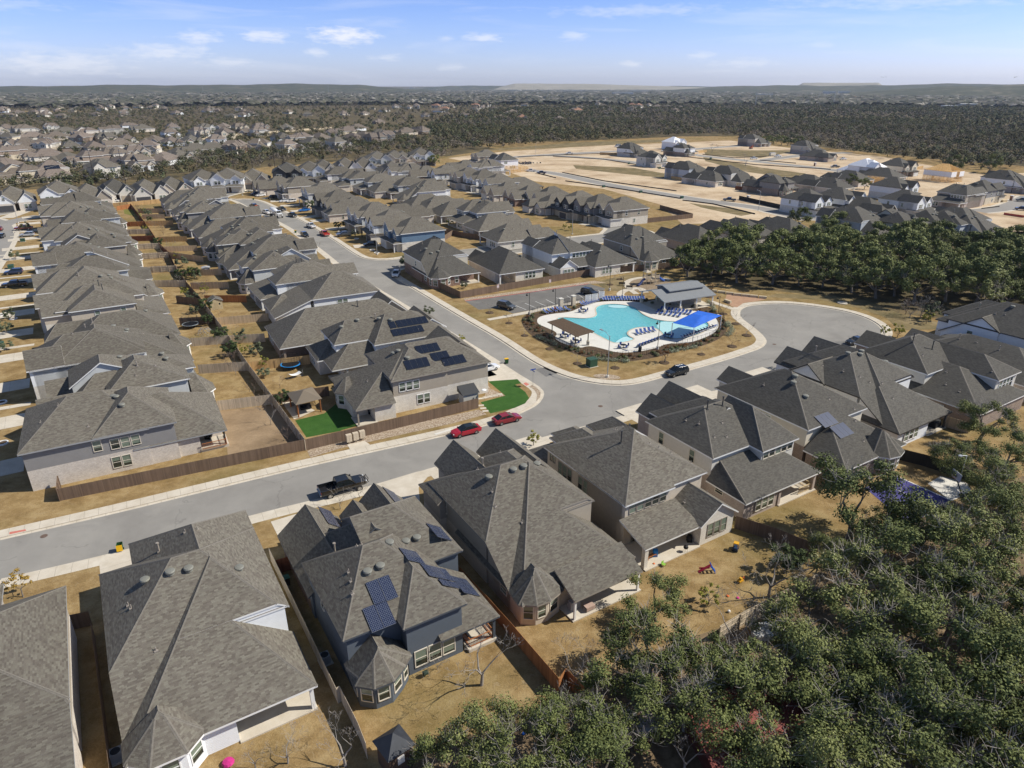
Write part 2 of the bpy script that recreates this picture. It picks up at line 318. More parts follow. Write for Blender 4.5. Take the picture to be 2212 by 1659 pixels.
M_TURF=noisy('artificial_turf',[(.3,(.030,.085,.016)),(.7,(.052,.118,.026))],.6,14,.7,.9,.8,.05)
M_GREEN=noisy('green_grass',[(.3,(.12,.13,.03)),(.7,(.20,.19,.06))],.6,9,.5)
M_PLAY=noisy('play_mulch',[(.3,(.20,.15,.10)),(.7,(.30,.235,.165))],1.2,9,.4)
M_RED=mat('red_kerb_paint',(.50,.045,.05),.7,noise=(4,.2)); M_PAINT=mat('white_road_paint',(.68,.68,.66),.7,noise=(6,.12)); M_TACT=mat('red_tactile_paving',(.50,.17,.13),.8,noise=(6,.15))
M_FB=wood('weathered_brown_boards',(.165,.115,.082)); M_FG=wood('weathered_grey_boards',(.52,.44,.335)); M_FC=wood('new_cedar_boards',(.50,.335,.16)); M_FO=wood('stained_orange_boards',(.36,.155,.06)); M_FR=wood('red_brown_boards',(.20,.075,.04)); M_FD=wood('black_stained_boards',(.03,.026,.022)); M_FT=wood('tan_boards',(.50,.39,.26))
M_DECKW=mat('stained_deck_timber',(.36,.14,.05),.7,noise=(6,.25)); M_TIMB=mat('aged_timber',(.11,.075,.05),.85,noise=(5,.3)); M_FRAME=mat('fresh_framing_timber',(.68,.45,.19),.8,noise=(1.5,.25)); M_WRAP=mat('white_house_wrap',(.80,.81,.84),.6,noise=(.8,.06)); M_LUMB=mat('pale_lumber',(.60,.47,.28),.85,noise=(4,.2))
def leafm(name,stops,rough=.75):
 m,t,b=new(name); g=N(t,'ShaderNodeNewGeometry'); oi=N(t,'ShaderNodeObjectInfo')
 f=_m(t,'ADD',_m(t,'MULTIPLY',g.outputs['Random Per Island'],.55),_m(t,'MULTIPLY',oi.outputs['Random'],.45))
 c=_ramp(t,f,stops); t.links.new(c,b.inputs['Base Color']); b.inputs['Roughness'].default_value=rough; b.inputs['Specular IOR Level'].default_value=.22; return m
M_OAK=leafm('live_oak_leaves',[(0,(.050,.066,.022)),(.35,(.105,.128,.040)),(.7,(.165,.185,.060)),(.92,(.23,.24,.09)),(1,(.32,.31,.20))])
M_JUN=leafm('juniper_leaves',[(0,(.03,.05,.018)),(.5,(.06,.085,.03)),(1,(.09,.115,.045))])
M_BUSHG=leafm('dusty_green_leaves',[(0,(.075,.09,.05)),(1,(.17,.19,.11))])
M_BUSHY=leafm('yellow_green_leaves',[(0,(.12,.13,.025)),(.5,(.22,.22,.04)),(1,(.36,.32,.06))])
M_SAGE=leafm('silver_sage_leaves',[(0,(.17,.21,.14)),(1,(.34,.38,.27))]); M_DRYLEAF=leafm('dry_brown_leaves',[(0,(.10,.05,.02)),(1,(.26,.13,.05))])
M_ORLEAF=leafm('autumn_yellow_leaves',[(0,(.20,.13,.03)),(1,(.42,.28,.06))])
M_BARK=mat('oak_bark',(.17,.15,.13),.95,noise=(6,.35),bump=(20,.5)); M_TWIG=mat('bare_grey_twigs',(.28,.255,.23),.9,noise=(5,.25)); M_TWIGB=mat('bare_brown_twigs',(.17,.125,.10),.9)
def fleaf(name):
 m,t,b=new(name); a=N(t,'ShaderNodeAttribute'); a.attribute_name='tint'; g=N(t,'ShaderNodeNewGeometry')
 c=_mix(t,1.0,a.outputs['Color'],_m(t,'ADD',_m(t,'MULTIPLY',g.outputs['Random Per Island'],.6),.7),'MULTIPLY'); t.links.new(c,b.inputs['Base Color']); b.inputs['Roughness'].default_value=.9; b.inputs['Specular IOR Level'].default_value=.1; return m
M_WOOD=fleaf('woodland_foliage')
def worn(m,k=1.0):
 """hairline cracks, tar stains and paler wheel paths worn into a street surface"""
 t=m.node_tree; b=t.nodes['Principled BSDF']; l=b.inputs['Base Color'].links[0]; c=l.from_socket; tc=N(t,'ShaderNodeTexCoord'); P=tc.outputs['Object']
 w=N(t,'ShaderNodeVectorMath',operation='ADD'); n=N(t,'ShaderNodeTexNoise'); n.inputs['Scale'].default_value=.6; t.links.new(P,n.inputs['Vector']); sc=N(t,'ShaderNodeVectorMath',operation='SCALE'); sc.inputs['Scale'].default_value=2.2; t.links.new(n.outputs['Color'],sc.inputs[0]); t.links.new(P,w.inputs[0]); t.links.new(sc.outputs[0],w.inputs[1])
 v=N(t,'ShaderNodeTexVoronoi',feature='DISTANCE_TO_EDGE'); v.inputs['Scale'].default_value=.085; t.links.new(w.outputs[0],v.inputs['Vector'])
 cr=_m(t,'LESS_THAN',v.outputs[0],.006); gate=_m(t,'GREATER_THAN',_noise(t,P,.05,2),.5); f=_m(t,'MULTIPLY',_m(t,'MULTIPLY',cr,gate),.22*k)
 c=_mix(t,f,c,(.07,.068,.064)); st=_noise(t,P,.33,5,.7,.8); c=_mix(t,_m(t,'MULTIPLY',_m(t,'SUBTRACT',st,.62),3.0,True),c,(.14,.135,.125)); st2=_noise(t,P,.12,4,.6,1.5); c=_mix(t,_m(t,'MULTIPLY',_m(t,'SUBTRACT',st2,.55),2.0,True),c,(.33,.315,.285)); t.links.new(c,b.inputs['Base Color'])
worn(M_ASPH); worn(M_ASPHD)
# ---------------- houses: a roof is the min of sloping planes over a convex footprint ----------------
KW,KS,KN=.68,.48,.6
def planes_of(fp,eaves):
 out=[]; n=len(fp)
 for i in range(n):
  e=eaves[i]
  if e is None: out.append(None); continue
  h,k=e; a,b=fp[i],fp[(i+1)%n]; L=math.hypot(b[0]-a[0],b[1]-a[1]); ux,uy=(b[0]-a[0])/L,(b[1]-a[1])/L; nx,ny=-uy,ux
  out.append((k*nx,k*ny,h-k*(nx*a[0]+ny*a[1]),(ux,uy),k,a))
 return out
def zmin(pl,x,y): return min(p[0]*x+p[1]*y+p[2] for p in pl if p)
def clip(poly,A,B,C):
 """keep A x+B y+C<=0"""
 out=[]
 for i in range(len(poly)):
  p,q=poly[i],poly[(i+1)%len(poly)]; fp_=A*p[0]+B*p[1]+C; fq=A*q[0]+B*q[1]+C
  if fp_<=1e-7: out.append(p)
  if (fp_<-1e-7 and fq>1e-7) or (fp_>1e-7 and fq<-1e-7):
   t=fp_/(fp_-fq); out.append((p[0]+t*(q[0]-p[0]),p[1]+t*(q[1]-p[1])))
 return out
def rect(x0,x1,y0,y1): return [(x0,y0),(x1,y0),(x1,y1),(x0,y1)]      # edges S,E,N,W
def parse(blk):
 """(x0,x1,y0,y1,W,E,S,N,opts) or ('poly',pts,eaves,opts) -> footprint, eaves, opts"""
 if blk[0]=='poly': return blk[1],blk[2],(blk[3] if len(blk)>3 else {})
 x0,x1,y0,y1,w,e,s,n=blk[:8]; o=blk[8] if len(blk)>8 else {}
 f=lambda v,k: None if v is None else (v if isinstance(v,tuple) else (v,k))
 return rect(x0,x1,y0,y1),[f(s,KS),f(e,KW),f(n,KN),f(w,KW)],o
def mirror_blk(blk,Wd):
 if blk[0]=='poly':
  pts=[(Wd-x,y) for x,y in reversed(blk[1])]; ev=list(reversed(blk[2])); ev=ev[1:]+ev[:1]
  o=dict(blk[3]) if len(blk)>3 else {}
  return ('poly',pts,ev,o)
 x0,x1,y0,y1,w,e,s,n=blk[:8]; o=dict(blk[8]) if len(blk)>8 else {}
 if isinstance(o.get('wall'),list): o['wall']=[(Wd-b,Wd-a,c,d) for a,b,c,d in o['wall']]
 return (Wd-x1,Wd-x0,y0,y1,e,w,s,n,o)
TH=.2
def roof_mesh(mb,blk,idx,cap=True):
 fp,ev,o=parse(blk); pl=planes_of(fp,ev); n=len(fp); dz=idx*.004
 for i,p in enumerate(pl):
  if not p: continue
  poly=list(fp)
  for j,q in enumerate(pl):
   if q and j!=i:
    poly=clip(poly,p[0]-q[0],p[1]-q[1],p[2]-q[2])
    if len(poly)<3: break
  if len(poly)<3: continue
  pp=[]
  for a in poly:
   if not pp or math.hypot(a[0]-pp[-1][0],a[1]-pp[-1][1])>1e-4: pp.append(a)
  if len(pp)>1 and math.hypot(pp[0][0]-pp[-1][0],pp[0][1]-pp[-1][1])<1e-4: pp.pop()
  if len(pp)<3: continue
  z=lambda a: p[0]*a[0]+p[1]*a[1]+p[2]+dz
  u,k,a0=p[3],p[4],p[5]; sq=math.sqrt(1+k*k)
  uv=lambda a: ((a[0]-a0[0])*u[0]+(a[1]-a0[1])*u[1]+i*3.7,((a[0]-a0[0])*-u[1]+(a[1]-a0[1])*u[0])*sq)
  mb.poly([(a[0],a[1],z(a)) for a in pp],0,[uv(a) for a in pp])
  mb.poly([(a[0],a[1],z(a)-TH) for a in reversed(pp)],1)
  for q in range(len(pp)):
   a,b=pp[q],pp[(q+1)%len(pp)]; onb=False
   for e in range(n):
    f0,f1=fp[e],fp[(e+1)%n]; L=math.hypot(f1[0]-f0[0],f1[1]-f0[1]); nx,ny=-(f1[1]-f0[1])/L,(f1[0]-f0[0])/L
    if abs(nx*(a[0]-f0[0])+ny*(a[1]-f0[1]))<2e-4 and abs(nx*(b[0]-f0[0])+ny*(b[1]-f0[1]))<2e-4:
     onb=True; mb.poly([(a[0],a[1],z(a)-TH),(b[0],b[1],z(b)-TH),(b[0],b[1],z(b)),(a[0],a[1],z(a))],1); break
   if not onb and cap:
    d=Vector((b[0]-a[0],b[1]-a[1],z(b)-z(a)));
    if d.length<.4: continue
    nrm=Vector((-p[0],-p[1],1)).normalized(); d.normalize(); w=nrm.cross(d)
    A=Vector((a[0],a[1],z(a)))+nrm*.02; B=Vector((b[0],b[1],z(b)))+nrm*.02
    mb.poly([A,B,B+w*.14-nrm*.012,A+w*.14-nrm*.012],2)
def inset(fp,ds):
 n=len(fp); L=[]
 for i in range(n):
  a,b=fp[i],fp[(i+1)%n]; l=math.hypot(b[0]-a[0],b[1]-a[1]); nx,ny=-(b[1]-a[1])/l,(b[0]-a[0])/l
  L.append((nx,ny,nx*a[0]+ny*a[1]+ds[i]))
 out=[]
 for i in range(n):
  a,b=L[i-1],L[i]; D=a[0]*b[1]-a[1]*b[0]
  if abs(D)<1e-6: out.append(fp[i]); continue
  out.append(((a[2]*b[1]-a[1]*b[2])/D,(a[0]*b[2]-a[2]*b[0])/D))
 return out
def wall_mesh(mb,blk,idx,split=3.05):
 fp,ev,o=parse(blk); pl=planes_of(fp,ev); w=o.get('wall',True)
 if w is False: return
 foots=[inset(fp,[.42 if e else .32 for e in ev])] if w is True else [rect(*r) for r in w]
 z0=o.get('z0',0.0); mlow,mup=o.get('m',(0,1)); P=[p for p in pl if p]
 for ft in foots:
  for i in range(len(ft)):
   a,b=ft[i],ft[(i+1)%len(ft)]; ts=[0,1]
   for x in range(len(P)):
    for y in range(x+1,len(P)):
     A,B,C=P[x][0]-P[y][0],P[x][1]-P[y][1],P[x][2]-P[y][2]; fa=A*a[0]+B*a[1]+C; fb=A*b[0]+B*b[1]+C
     if fa*fb<0: ts.append(fa/(fa-fb))
   ts=sorted(ts); L=math.hypot(b[0]-a[0],b[1]-a[1])
   for t0,t1 in zip(ts,ts[1:]):
    if t1-t0<1e-5: continue
    p=(a[0]+(b[0]-a[0])*t0,a[1]+(b[1]-a[1])*t0); q=(a[0]+(b[0]-a[0])*t1,a[1]+(b[1]-a[1])*t1)
    zp,zq=zmin(P,*p)-TH+.01,zmin(P,*q)-TH+.01
    u0,u1=L*t0,L*t1
    lo_p,lo_q=min(zp,split),min(zq,split)
    if lo_p>z0: mb.poly([(p[0],p[1],z0),(q[0],q[1],z0),(q[0],q[1],lo_q),(p[0],p[1],lo_p)],mlow,[(u0,z0),(u1,z0),(u1,lo_q),(u0,lo_p)])
    if zp>split or zq>split:
     mb.poly([(p[0],p[1],lo_p),(q[0],q[1],lo_q),(q[0],q[1],max(zq,lo_q)),(p[0],p[1],max(zp,lo_p))],mup,[(u0,lo_p),(u1,lo_q),(u1,zq),(u0,zp)])
def roof_z(blks,x,y):
 best=None
 for b in blks:
  fp,ev,o=parse(b); ok=True
  for i in range(len(fp)):
   a,c=fp[i],fp[(i+1)%len(fp)]
   if (c[0]-a[0])*(y-a[1])-(c[1]-a[1])*(x-a[0])<-1e-6: ok=False;break
  if ok:
   pl=[p for p in planes_of(fp,ev) if p]; m=min(pl,key=lambda p:p[0]*x+p[1]*y+p[2]); z=m[0]*x+m[1]*y+m[2]
   if best is None or z>best[0]: best=(z,m)
 return best
SIDE={'S':(0,(1,0),(0,-1)),'E':(1,(0,1),(1,0)),'N':(2,(-1,0),(0,1)),'W':(3,(0,-1),(-1,0))}
def wmat(side,c,a,z):
 """matrix: local x along wall, y outward, z up; origin at wall point"""
 _,u,n=SIDE[side]; o=(a,c) if side in 'SN' else (c,a)
 return Matrix(((u[0],n[0],0,o[0]),(u[1],n[1],0,o[1]),(0,0,1,z),(0,0,0,1)))
def window(parent,side,c,a,z,w,h,trim,M=None,rail=True):
 M=wmat(side,c,a,z) if M is None else M; f=MB(); t=.09
 f.box(-w/2-t,-w/2,0.0,.07,-t,h+t,0,M); f.box(w/2,w/2+t,0.0,.07,-t,h+t,0,M); f.box(-w/2,w/2,0.0,.07,h,h+t,0,M); f.box(-w/2,w/2,0.0,.09,-t,0,0,M)
 if rail: f.box(-w/2,w/2,.025,.06,h*.5-.03,h*.5+.03,0,M)
 fo=f.build('window',trim,parent); g=MB(); P=[M@Vector(p) for p in ((-w/2,.022,0),(w/2,.022,0),(w/2,.022,h),(-w/2,.022,h))]
 s=1 if (P[1]-P[0]).cross(P[2]-P[0]).dot(M.to_3x3()@Vector((0,1,0)))>0 else -1
 g.poly(P if s>0 else list(reversed(P)),0,[(0,0),(1,0),(1,1),(0,1)] if s>0 else [(0,1),(1,1),(1,0),(0,0)]); g.build('pane',M_GLASS,fo); return fo
def garage(parent,side,c,a,w,m):
 M=wmat(side,c,a,0.12); f=MB(); f.box(-w/2,w/2,.01,.05,0,2.25,0,M)
 for k in range(4): f.box(-w/2+.05,w/2-.05,.05,.065,.08+k*.55,.55+k*.55,0,M)
 f.build('garage_door',m,parent)
def door(parent,side,c,a,m,w=1.0,h=2.2):
 M=wmat(side,c,a,0.15); f=MB(); f.box(-w/2,w/2,.01,.06,0,h,0,M); f.build('door',m,parent)
def mirside(s): return {'W':'E','E':'W'}.get(s,s)
def make_house(name,loc,ang,blks,label,roof=None,trim=None,low=None,up=None,wins=(),gar=(),doors=(),vents=(),pipes=(),solar=(),posts=(),pads=(),extra_m=None,cat='house',group=None,mir=None,cap=True,sash=None,rough_ex=None,base_z=0.0):
 roof=roof or M_ROOF; trim=trim or T_WHITE; low=low or B_PALE; up=up or S_WHITE; sash=sash or T_WHITE
 if mir:
  blks=[mirror_blk(b,mir) for b in blks]
  f=lambda s,c,a: (mirside(s),(mir-c if s in 'WE' else c),(a if s in 'WE' else mir-a))
  wins=[f(w[0],w[1],w[2])+tuple(w[3:]) for w in wins]; gar=[f(g[0],g[1],g[2])+tuple(g[3:]) for g in gar]; doors=[f(g[0],g[1],g[2])+tuple(g[3:]) for g in doors]
  vents=[(mir-x,y) for x,y in vents]; pipes=[(mir-p[0],)+tuple(p[1:]) for p in pipes]; posts=[(mir-p[0],)+tuple(p[1:]) for p in posts]; pads=[(mir-b,mir-a,c,d,h) for a,b,c,d,h in pads]
 root=thing(name,(loc[0],loc[1],base_z),R(ang),label,cat,group)
 rm=MB(); wm=MB()
 for i,b in enumerate(blks): roof_mesh(rm,b,i,cap); wall_mesh(wm,b,i)
 wm.build('wall',[low,up]+(extra_m or []),root)
 ro=rm.build('roof',[roof,trim,M_CAP],root)
 for x,y in vents:
  r=roof_z(blks,x,y)
  if not r: continue
  v=MB(); v.lathe((x,y,r[0]-.1),[(.34,0),(.34,.2),(.42,.24),(.45,.36),(.38,.46),(.15,.5)],18); v.build('roof_vent',M_VENT,ro,smooth=False)
 for p in pipes:
  x,y=p[0],p[1]; hh=p[2] if len(p)>2 else .35; r=roof_z(blks,x,y)
  if not r: continue
  v=MB(); rr=.05 if hh<.8 else .09; v.tube((x,y,r[0]-.1),(x,y,r[0]+hh),rr,n=8)
  v.box(x-.16,x+.16,y-.16,y+.16,r[0]-.08,r[0]+.03)
  if hh>.8: v.tube((x,y,r[0]+hh),(x,y,r[0]+hh+.12),rr*1.7,n=8)
  v.build('chimney_pipe' if hh>.8 else 'vent_pipe',M_PIPE if hh<1.2 else M_PIPED,ro)
 for s in solar: solar_panel(root,blks,*s)
 for b in blks:
  if b[0]!='poly': continue
  ft=inset(b[1],[.42 if e else .32 for e in b[2]])
  for i in range(len(ft)):
   if b[2][i] is None: continue
   p,q=ft[i],ft[(i+1)%len(ft)]; L=math.hypot(q[0]-p[0],q[1]-p[1])
   if L<1.05 or L>3.2: continue
   u=((q[0]-p[0])/L,(q[1]-p[1])/L); M=Matrix(((u[0],u[1],0,(p[0]+q[0])/2),(u[1],-u[0],0,(p[1]+q[1])/2),(0,0,1,.85),(0,0,0,1)))
   window(root,'S',0,0,0,min(1.15,L*.62),1.55,sash,M)
 for w in wins:
  s,c,a,z,ww,hh=w[:6]; n=w[6] if len(w)>6 else 1; gap=ww+.28
  for k in range(n): window(root,s,c,a+(k-(n-1)/2)*gap,z,ww,hh,sash)
 for g in gar: garage(root,g[0],g[1],g[2],g[3],g[4])
 for g in doors: door(root,g[0],g[1],g[2],g[3])
 for p in posts:
  x,y,h=p[0],p[1],p[2]; w=p[3] if len(p)>3 else .14; v=MB(); v.box(x-w,x+w,y-w,y+w,0.0,h);
  v.build('post',p[4] if len(p)>4 else trim,root)
 for p in pads:
  v=MB(); v.box(p[0],p[1],p[2],p[3],-.1,p[4]); v.build('patio_slab',M_CONC,root)
 return root
def cellm():
 m,t,b=new('solar_cell_blue'); uv=N(t,'ShaderNodeUVMap'); sp=N(t,'ShaderNodeSeparateXYZ'); t.links.new(uv.outputs[0],sp.inputs[0])
 def g(o,p,w): return _m(t,'LESS_THAN',_m(t,'FRACT',_m(t,'DIVIDE',o,p)),w)
 l=_m(t,'MAXIMUM',g(sp.outputs[0],.167,.07),g(sp.outputs[1],.167,.07)); c=_mix(t,l,(.008,.014,.045),(.26,.29,.34))
 t.links.new(c,b.inputs['Base Color']); b.inputs['Roughness'].default_value=.12; b.inputs['Specular IOR Level'].default_value=.5; return m
M_CELL=cellm(); M_CELLD=mat('solar_cell_black',(.012,.016,.028),.14,spec=.5); M_PFR=mat('panel_frame',(.10,.105,.12),.4,.5)
M_CELLG=mat('solar_cell_grey_blue',(.03,.042,.085),.35,spec=.35,noise=(30,.1))
def solar_panel(root,blks,x,y,nx,ny,pw,ph,kind='d',face=None):
 """nx by ny modules centred at x,y on the roof plane there"""
 r=roof_z(blks,x,y)
 if not r: return
 z,m=r; n=Vector((-m[0],-m[1],1)).normalized(); u=Vector((m[3][0],m[3][1],0)); v=n.cross(u)
 o=Vector((x,y,z))+n*.12; M=Matrix((( u.x,v.x,n.x,o.x),(u.y,v.y,n.y,o.y),(u.z,v.z,n.z,o.z),(0,0,0,1)))
 for i in range(nx):
  for j in range(ny):
   a=(i-nx/2)*pw; b=(j-ny/2)*ph; f=MB(); f.box(a+.012,a+pw-.012,b+.012,b+ph-.012,-.035,0,0,M)
   fo=f.build('solar_panel',M_PFR,root); g=MB(); P=[M@Vector(p) for p in ((a+.03,b+.03,.006),(a+pw-.03,b+.03,.006),(a+pw-.03,b+ph-.03,.006),(a+.03,b+ph-.03,.006))]
   g.poly(P,0,[(0,0),(pw,0),(pw,ph),(0,ph)]); g.build('cells',{'b':M_CELL,'d':M_CELLD,'g':M_CELLG}[kind],fo)
def sh(blks,dx,dy):
 out=[]
 for b in blks:
  if b[0]=='poly': out.append(('poly',[(x+dx,y+dy) for x,y in b[1]],b[2],b[3] if len(b)>3 else {}))
  else:
   o=dict(b[8]) if len(b)>8 else {}
   if isinstance(o.get('wall'),list): o['wall']=[(p+dx,q+dx,r+dy,s+dy) for p,q,r,s in o['wall']]
   out.append((b[0]+dx,b[1]+dx,b[2]+dy,b[3]+dy)+tuple(b[4:8])+(o,))
 return out
def bay(x,y,w=3.2,e=2.85,k=.78,d=1.4,back=2.6,o=None):
 """half-octagon bay centred x, its front eave at y"""
 h=w; pts=[(x-h,y+d),(x-h*.45,y),(x+h*.45,y),(x+h,y+d),(x+h,y+d+back),(x-h,y+d+back)]
 return ('poly',pts,[(e,k),(e,k),(e,k),(e,k),None,(e,k)],o or {})
TA=dict(W=14.7,D=25.6,blk=[(0,14.7,7.4,21.7,(6,.66),(6,.7),(6.12,.57),(6,.58)),(0,8,2.6,7.4,(6,.66),None,(2.95,.662),None,dict(wall=[(.42,6,2.9,7.4)])),
 (0,14.7,0,7.4,(2.9,.72),(2.9,.76),(2.9,.51),None,dict(wall=[(.42,8.6,.5,7.3),(8.6,14.28,3.6,7.3)])),(0,14.7,7.4,14.4,(2.9,.72),(6,.7),(6.68,.505),None,dict(wall=[(9,14.28,7.47,8)],m=(1,1))),
 (2.9,14.7,14.6,25.2,(6,.64),(6,.64),None,(6,.65)),(8.6,14.7,20,25.6,(6.05,.9),(6.05,.9),None,None),bay(3.1,-1.1,3.15,2.9,.75,1.5,2.2)],
 wins=[('S',.5,7.6,.9,.9,1.5),('N',24.78,5.5,3.9,1.0,1.4,2),('N',25.28,11.6,3.9,1.0,1.4,2),('W',.42,12,3.8,.9,1.3),('W',.42,5,1.2,1.2,1.2)],
 vents=[(4.2,9.5),(6.4,9.8),(3.4,11.5)],pipes=[(5,7.0),(2.5,13),(4.2,16,.9),(9,18)],gar=[('N',25.28,11.6,4.9)],doors=[('N',24.78,6.8)],posts=[(14.2,.5,2.75)],pads=[(8.6,14.5,.2,3.6,.12)])
TB=dict(W=14.2,D=25,blk=[(0,13.9,5,21,(6,.56),(6,.56),(6,.55),(6,.5)),(0,8,4.5,14,(6.01,.56),None,(6.01,.55),None),(-.3,8.2,0,5.2,None,None,(2.9,.28),None,dict(wall=False)),(7.8,14.2,0,6.5,(2.95,.7),(2.95,.7),None,None),
 (2.3,8.6,14,23.2,(5.8,.6),(5.8,.6),None,(5.8,.6)),(4.3,8.8,19,25,(4.4,.6),(4.4,.6),None,(4.4,.6)),(8.6,13.9,16,23,(6,.7),(6,.7),None,None)],
 wins=[('S',4.92,4,4.4,.9,1.25,5),('S',.3,11,.8,.9,1.7,3),('W',.42,16,3.9,.8,1.7,4),('N',22.78,5.4,3.8,1,1.4,2),('N',22.68,11.2,3.8,1,1.4,2)],vents=[],pipes=[(5.2,9,1.1),(8,12,.9),(10,9),(11.5,8),(9,15)],
 gar=[('N',24.58,6.5,4.0)],doors=[('N',22.68,10.4)],posts=[(.1,.4,2.9,.25)],pads=[(-.1,8,.1,4.8,.12)])
TC=dict(W=14.7,D=24,blk=[(0,11.5,2.5,14.5,(6,.7),(6,.7),(6,.46),(6,.68)),(4.9,11.3,0.9,9,(6.01,.7),(6.01,.7),(6.01,.47),None),(5.5,14.7,7.2,19.5,None,(6,.7),(6,.46),(6,.68)),(-.2,14.7,12.5,21.2,(3.1,.75),(3.1,.75),None,(3.1,.8)),
 (-.2,6.9,13,24,(3.1,.8),(3.1,.8),None,None),(9,14.7,16,23,(3.3,.85),(3.3,.85),None,None),(8.5,14.7,0.6,8,None,(3,.72),(3,.45),None,dict(wall=[(8.5,14.3,4,7.6)])),bay(2.7,-1.2,2.9,2.8,1.05,1.4,2.4)],
 wins=[('S',1.32,8.1,.7,1.0,1.7,3),('N',20.78,8,.8,.8,1.5),('N',22.68,11.9,.9,1,1.5,2)],vents=[(7,5),(8,5.4),(9,11),(10.3,11.6)],pipes=[(3,7),(2,10),(3.5,9.5,.8)],gar=[('N',23.68,3.3,4.9)],doors=[('N',20.78,9.6)],posts=[(14.2,1.1,2.8)],pads=[(11.4,14.5,.8,4,.15)])
TD=dict(W=14.8,D=25.3,blk=[(.5,14.8,6.2,19.3,(6,1.0),(6,.7),(6,.46),(6,.57)),(7.4,14.8,4,13,(6.01,1.0),(6.01,.95),(6.01,.62),None),(0,14.7,0,6.4,(2.9,.95),(2.9,.7),(2.9,.34),None,dict(wall=[(.42,6.9,.5,6.3),(6.9,14.2,3.5,6.3)])),
 (3.4,9.2,14,24.3,(4.8,.8),(4.8,.8),None,None),(7.9,13.5,14,25.3,(5.8,.8),(5.8,.8),None,None),(3.7,14.8,12,21.8,(5.5,.7),(5.5,.7),None,(5.5,.6))],
 wins=[('S',4.42,11.1,4.5,.95,1.2,5),('S',.5,3.6,.8,.9,1.6,3),('W',.92,9,3.8,.9,1.5),('W',.92,14,3.8,.9,1.5),('N',23.98,6.3,3.6,1,1.2),('N',24.98,10.7,3.9,1,1.4,2)],vents=[],pipes=[(5.5,12,1.2),(8.5,12.5,1.2),(3.5,10),(4,12),(5,9.2)],
 gar=[('N',24.98,10.7,4.9)],doors=[('N',23.98,5.9)],posts=[(14.2,.5,2.75,.2)],pads=[(7,14.5,.2,3.5,.12)])
TE=dict(W=14.5,D=24,blk=[(0,14.5,0,20.5,(3,.62),(3,.62),(3,.6),(3,.62),dict(wall=[(.42,9.2,.42,20),(9.2,14.08,3.4,20)])),(0,6.6,13,24,(3.05,.8),(3.05,.8),None,(3.05,1.0)),(8,13.5,14,22.5,(3.05,.8),(3.05,.8),None,None)],
 wins=[('S',.42,4.5,.8,.9,1.6,3),('N',22.18,10.7,.8,.9,1.6,2),('W',.42,6,1,.9,1.4),('W',.42,15,1,.9,1.4)],vents=[(5,5)],pipes=[(4.5,8),(9,15,.9),(6,12)],gar=[('N',23.58,3.3,4.9)],doors=[('N',20.1,7.3)],posts=[(14,.5,2.85,.18)],pads=[(9.2,14.3,.2,3.4,.12)])
TF=dict(W=13.5,D=20,blk=[(0,13.5,1,17,(6,.6),(6,.6),(6,.6),(6,.6)),(0,6.3,10,18.6,(6.02,.85),(6.02,.85),None,None),(7.6,12.6,10,18.2,(5.6,.85),(5.6,.85),None,None),(5.5,13.2,15,19.6,(3.0,.5),(3.0,.5),None,(3.0,.4),dict(wall=[(6.6,9,15,17.8)])),(-.2,6.5,14,20,(3,.3),(3,.3),None,(3,.35))],
 wins=[('N',18.28,3.1,3.9,1,1.4,2),('N',17.88,10.1,3.9,.9,1.3,2),('N',16.58,11.5,.8,.9,1.6,2),('W',.42,6,3.9,.9,1.4),('W',.42,12,3.9,.9,1.4),('W',.42,8,1,.9,1.4),('S',1.42,4,3.9,.9,1.4,2),('S',1.42,9,.8,1,1.5,3)],vents=[(7,5),(8.2,5.3)],pipes=[(4,9),(10,8)],gar=[('N',19.58,3.1,4.9)],doors=[('N',17.8,7.6)],posts=[(12.6,19.2,2.9,.14)],pads=[])
TG=dict(W=14,D=22,blk=[(0,14,0,18.5,(3.2,.72),(3.2,.72),(3.2,.6),(3.2,.72)),(.2,6.2,10,21.5,(3.25,1.15),(3.25,1.15),None,None),(6.6,13.2,8,22,(3.25,1.0),(3.25,1.0),None,None)],
 wins=[('N',21.18,3.2,.8,.9,1.6,2),('N',21.68,9.9,4.3,.8,1.0),('W',.42,6,1,.9,1.4),('S',.42,4,.8,.9,1.6,3)],vents=[(7,5)],pipes=[(4,9),(10,8)],gar=[('N',21.68,9.9,4.9)],doors=[('N',18.2,6.4)],posts=[],pads=[])
GD_W=mat('white_garage_door',(.60,.60,.58),.5); GD_D=mat('dark_garage_door',(.07,.07,.075),.5); GD_T=mat('tan_garage_door',(.42,.36,.28),.5); DR_D=mat('dark_front_door',(.06,.035,.025),.4)
def plan(T,loc,ang,label,roof=None,trim=None,low=None,up=None,mir=False,group=None,gd=None,anchor=(.5,0),name='suburban_house',cap=True,sash=None,zs=1.0,cat='house',solar=()):
 """place plan T so that local point (anchor fraction of W, anchor y) falls on loc"""
 a=R(ang); ax,ay=anchor[0]*T['W'],anchor[1]; x=loc[0]-zs*(ax*math.cos(a)-ay*math.sin(a)); y=loc[1]-zs*(ax*math.sin(a)+ay*math.cos(a))
 gd=gd or GD_W
 r=make_house(name,(x,y),ang,T['blk'],label,roof,trim,low,up,T['wins'],[g+(gd,) for g in T['gar']],[g+(DR_D,) for g in T['doors']],T['vents'],T['pipes'],solar,T['posts'],T['pads'],group=group,mir=T['W'] if mir else None,cap=cap,sash=sash,cat=cat); r.scale=(zs,zs,zs if zs<1.1 else 1+(zs-1)*.5); return r
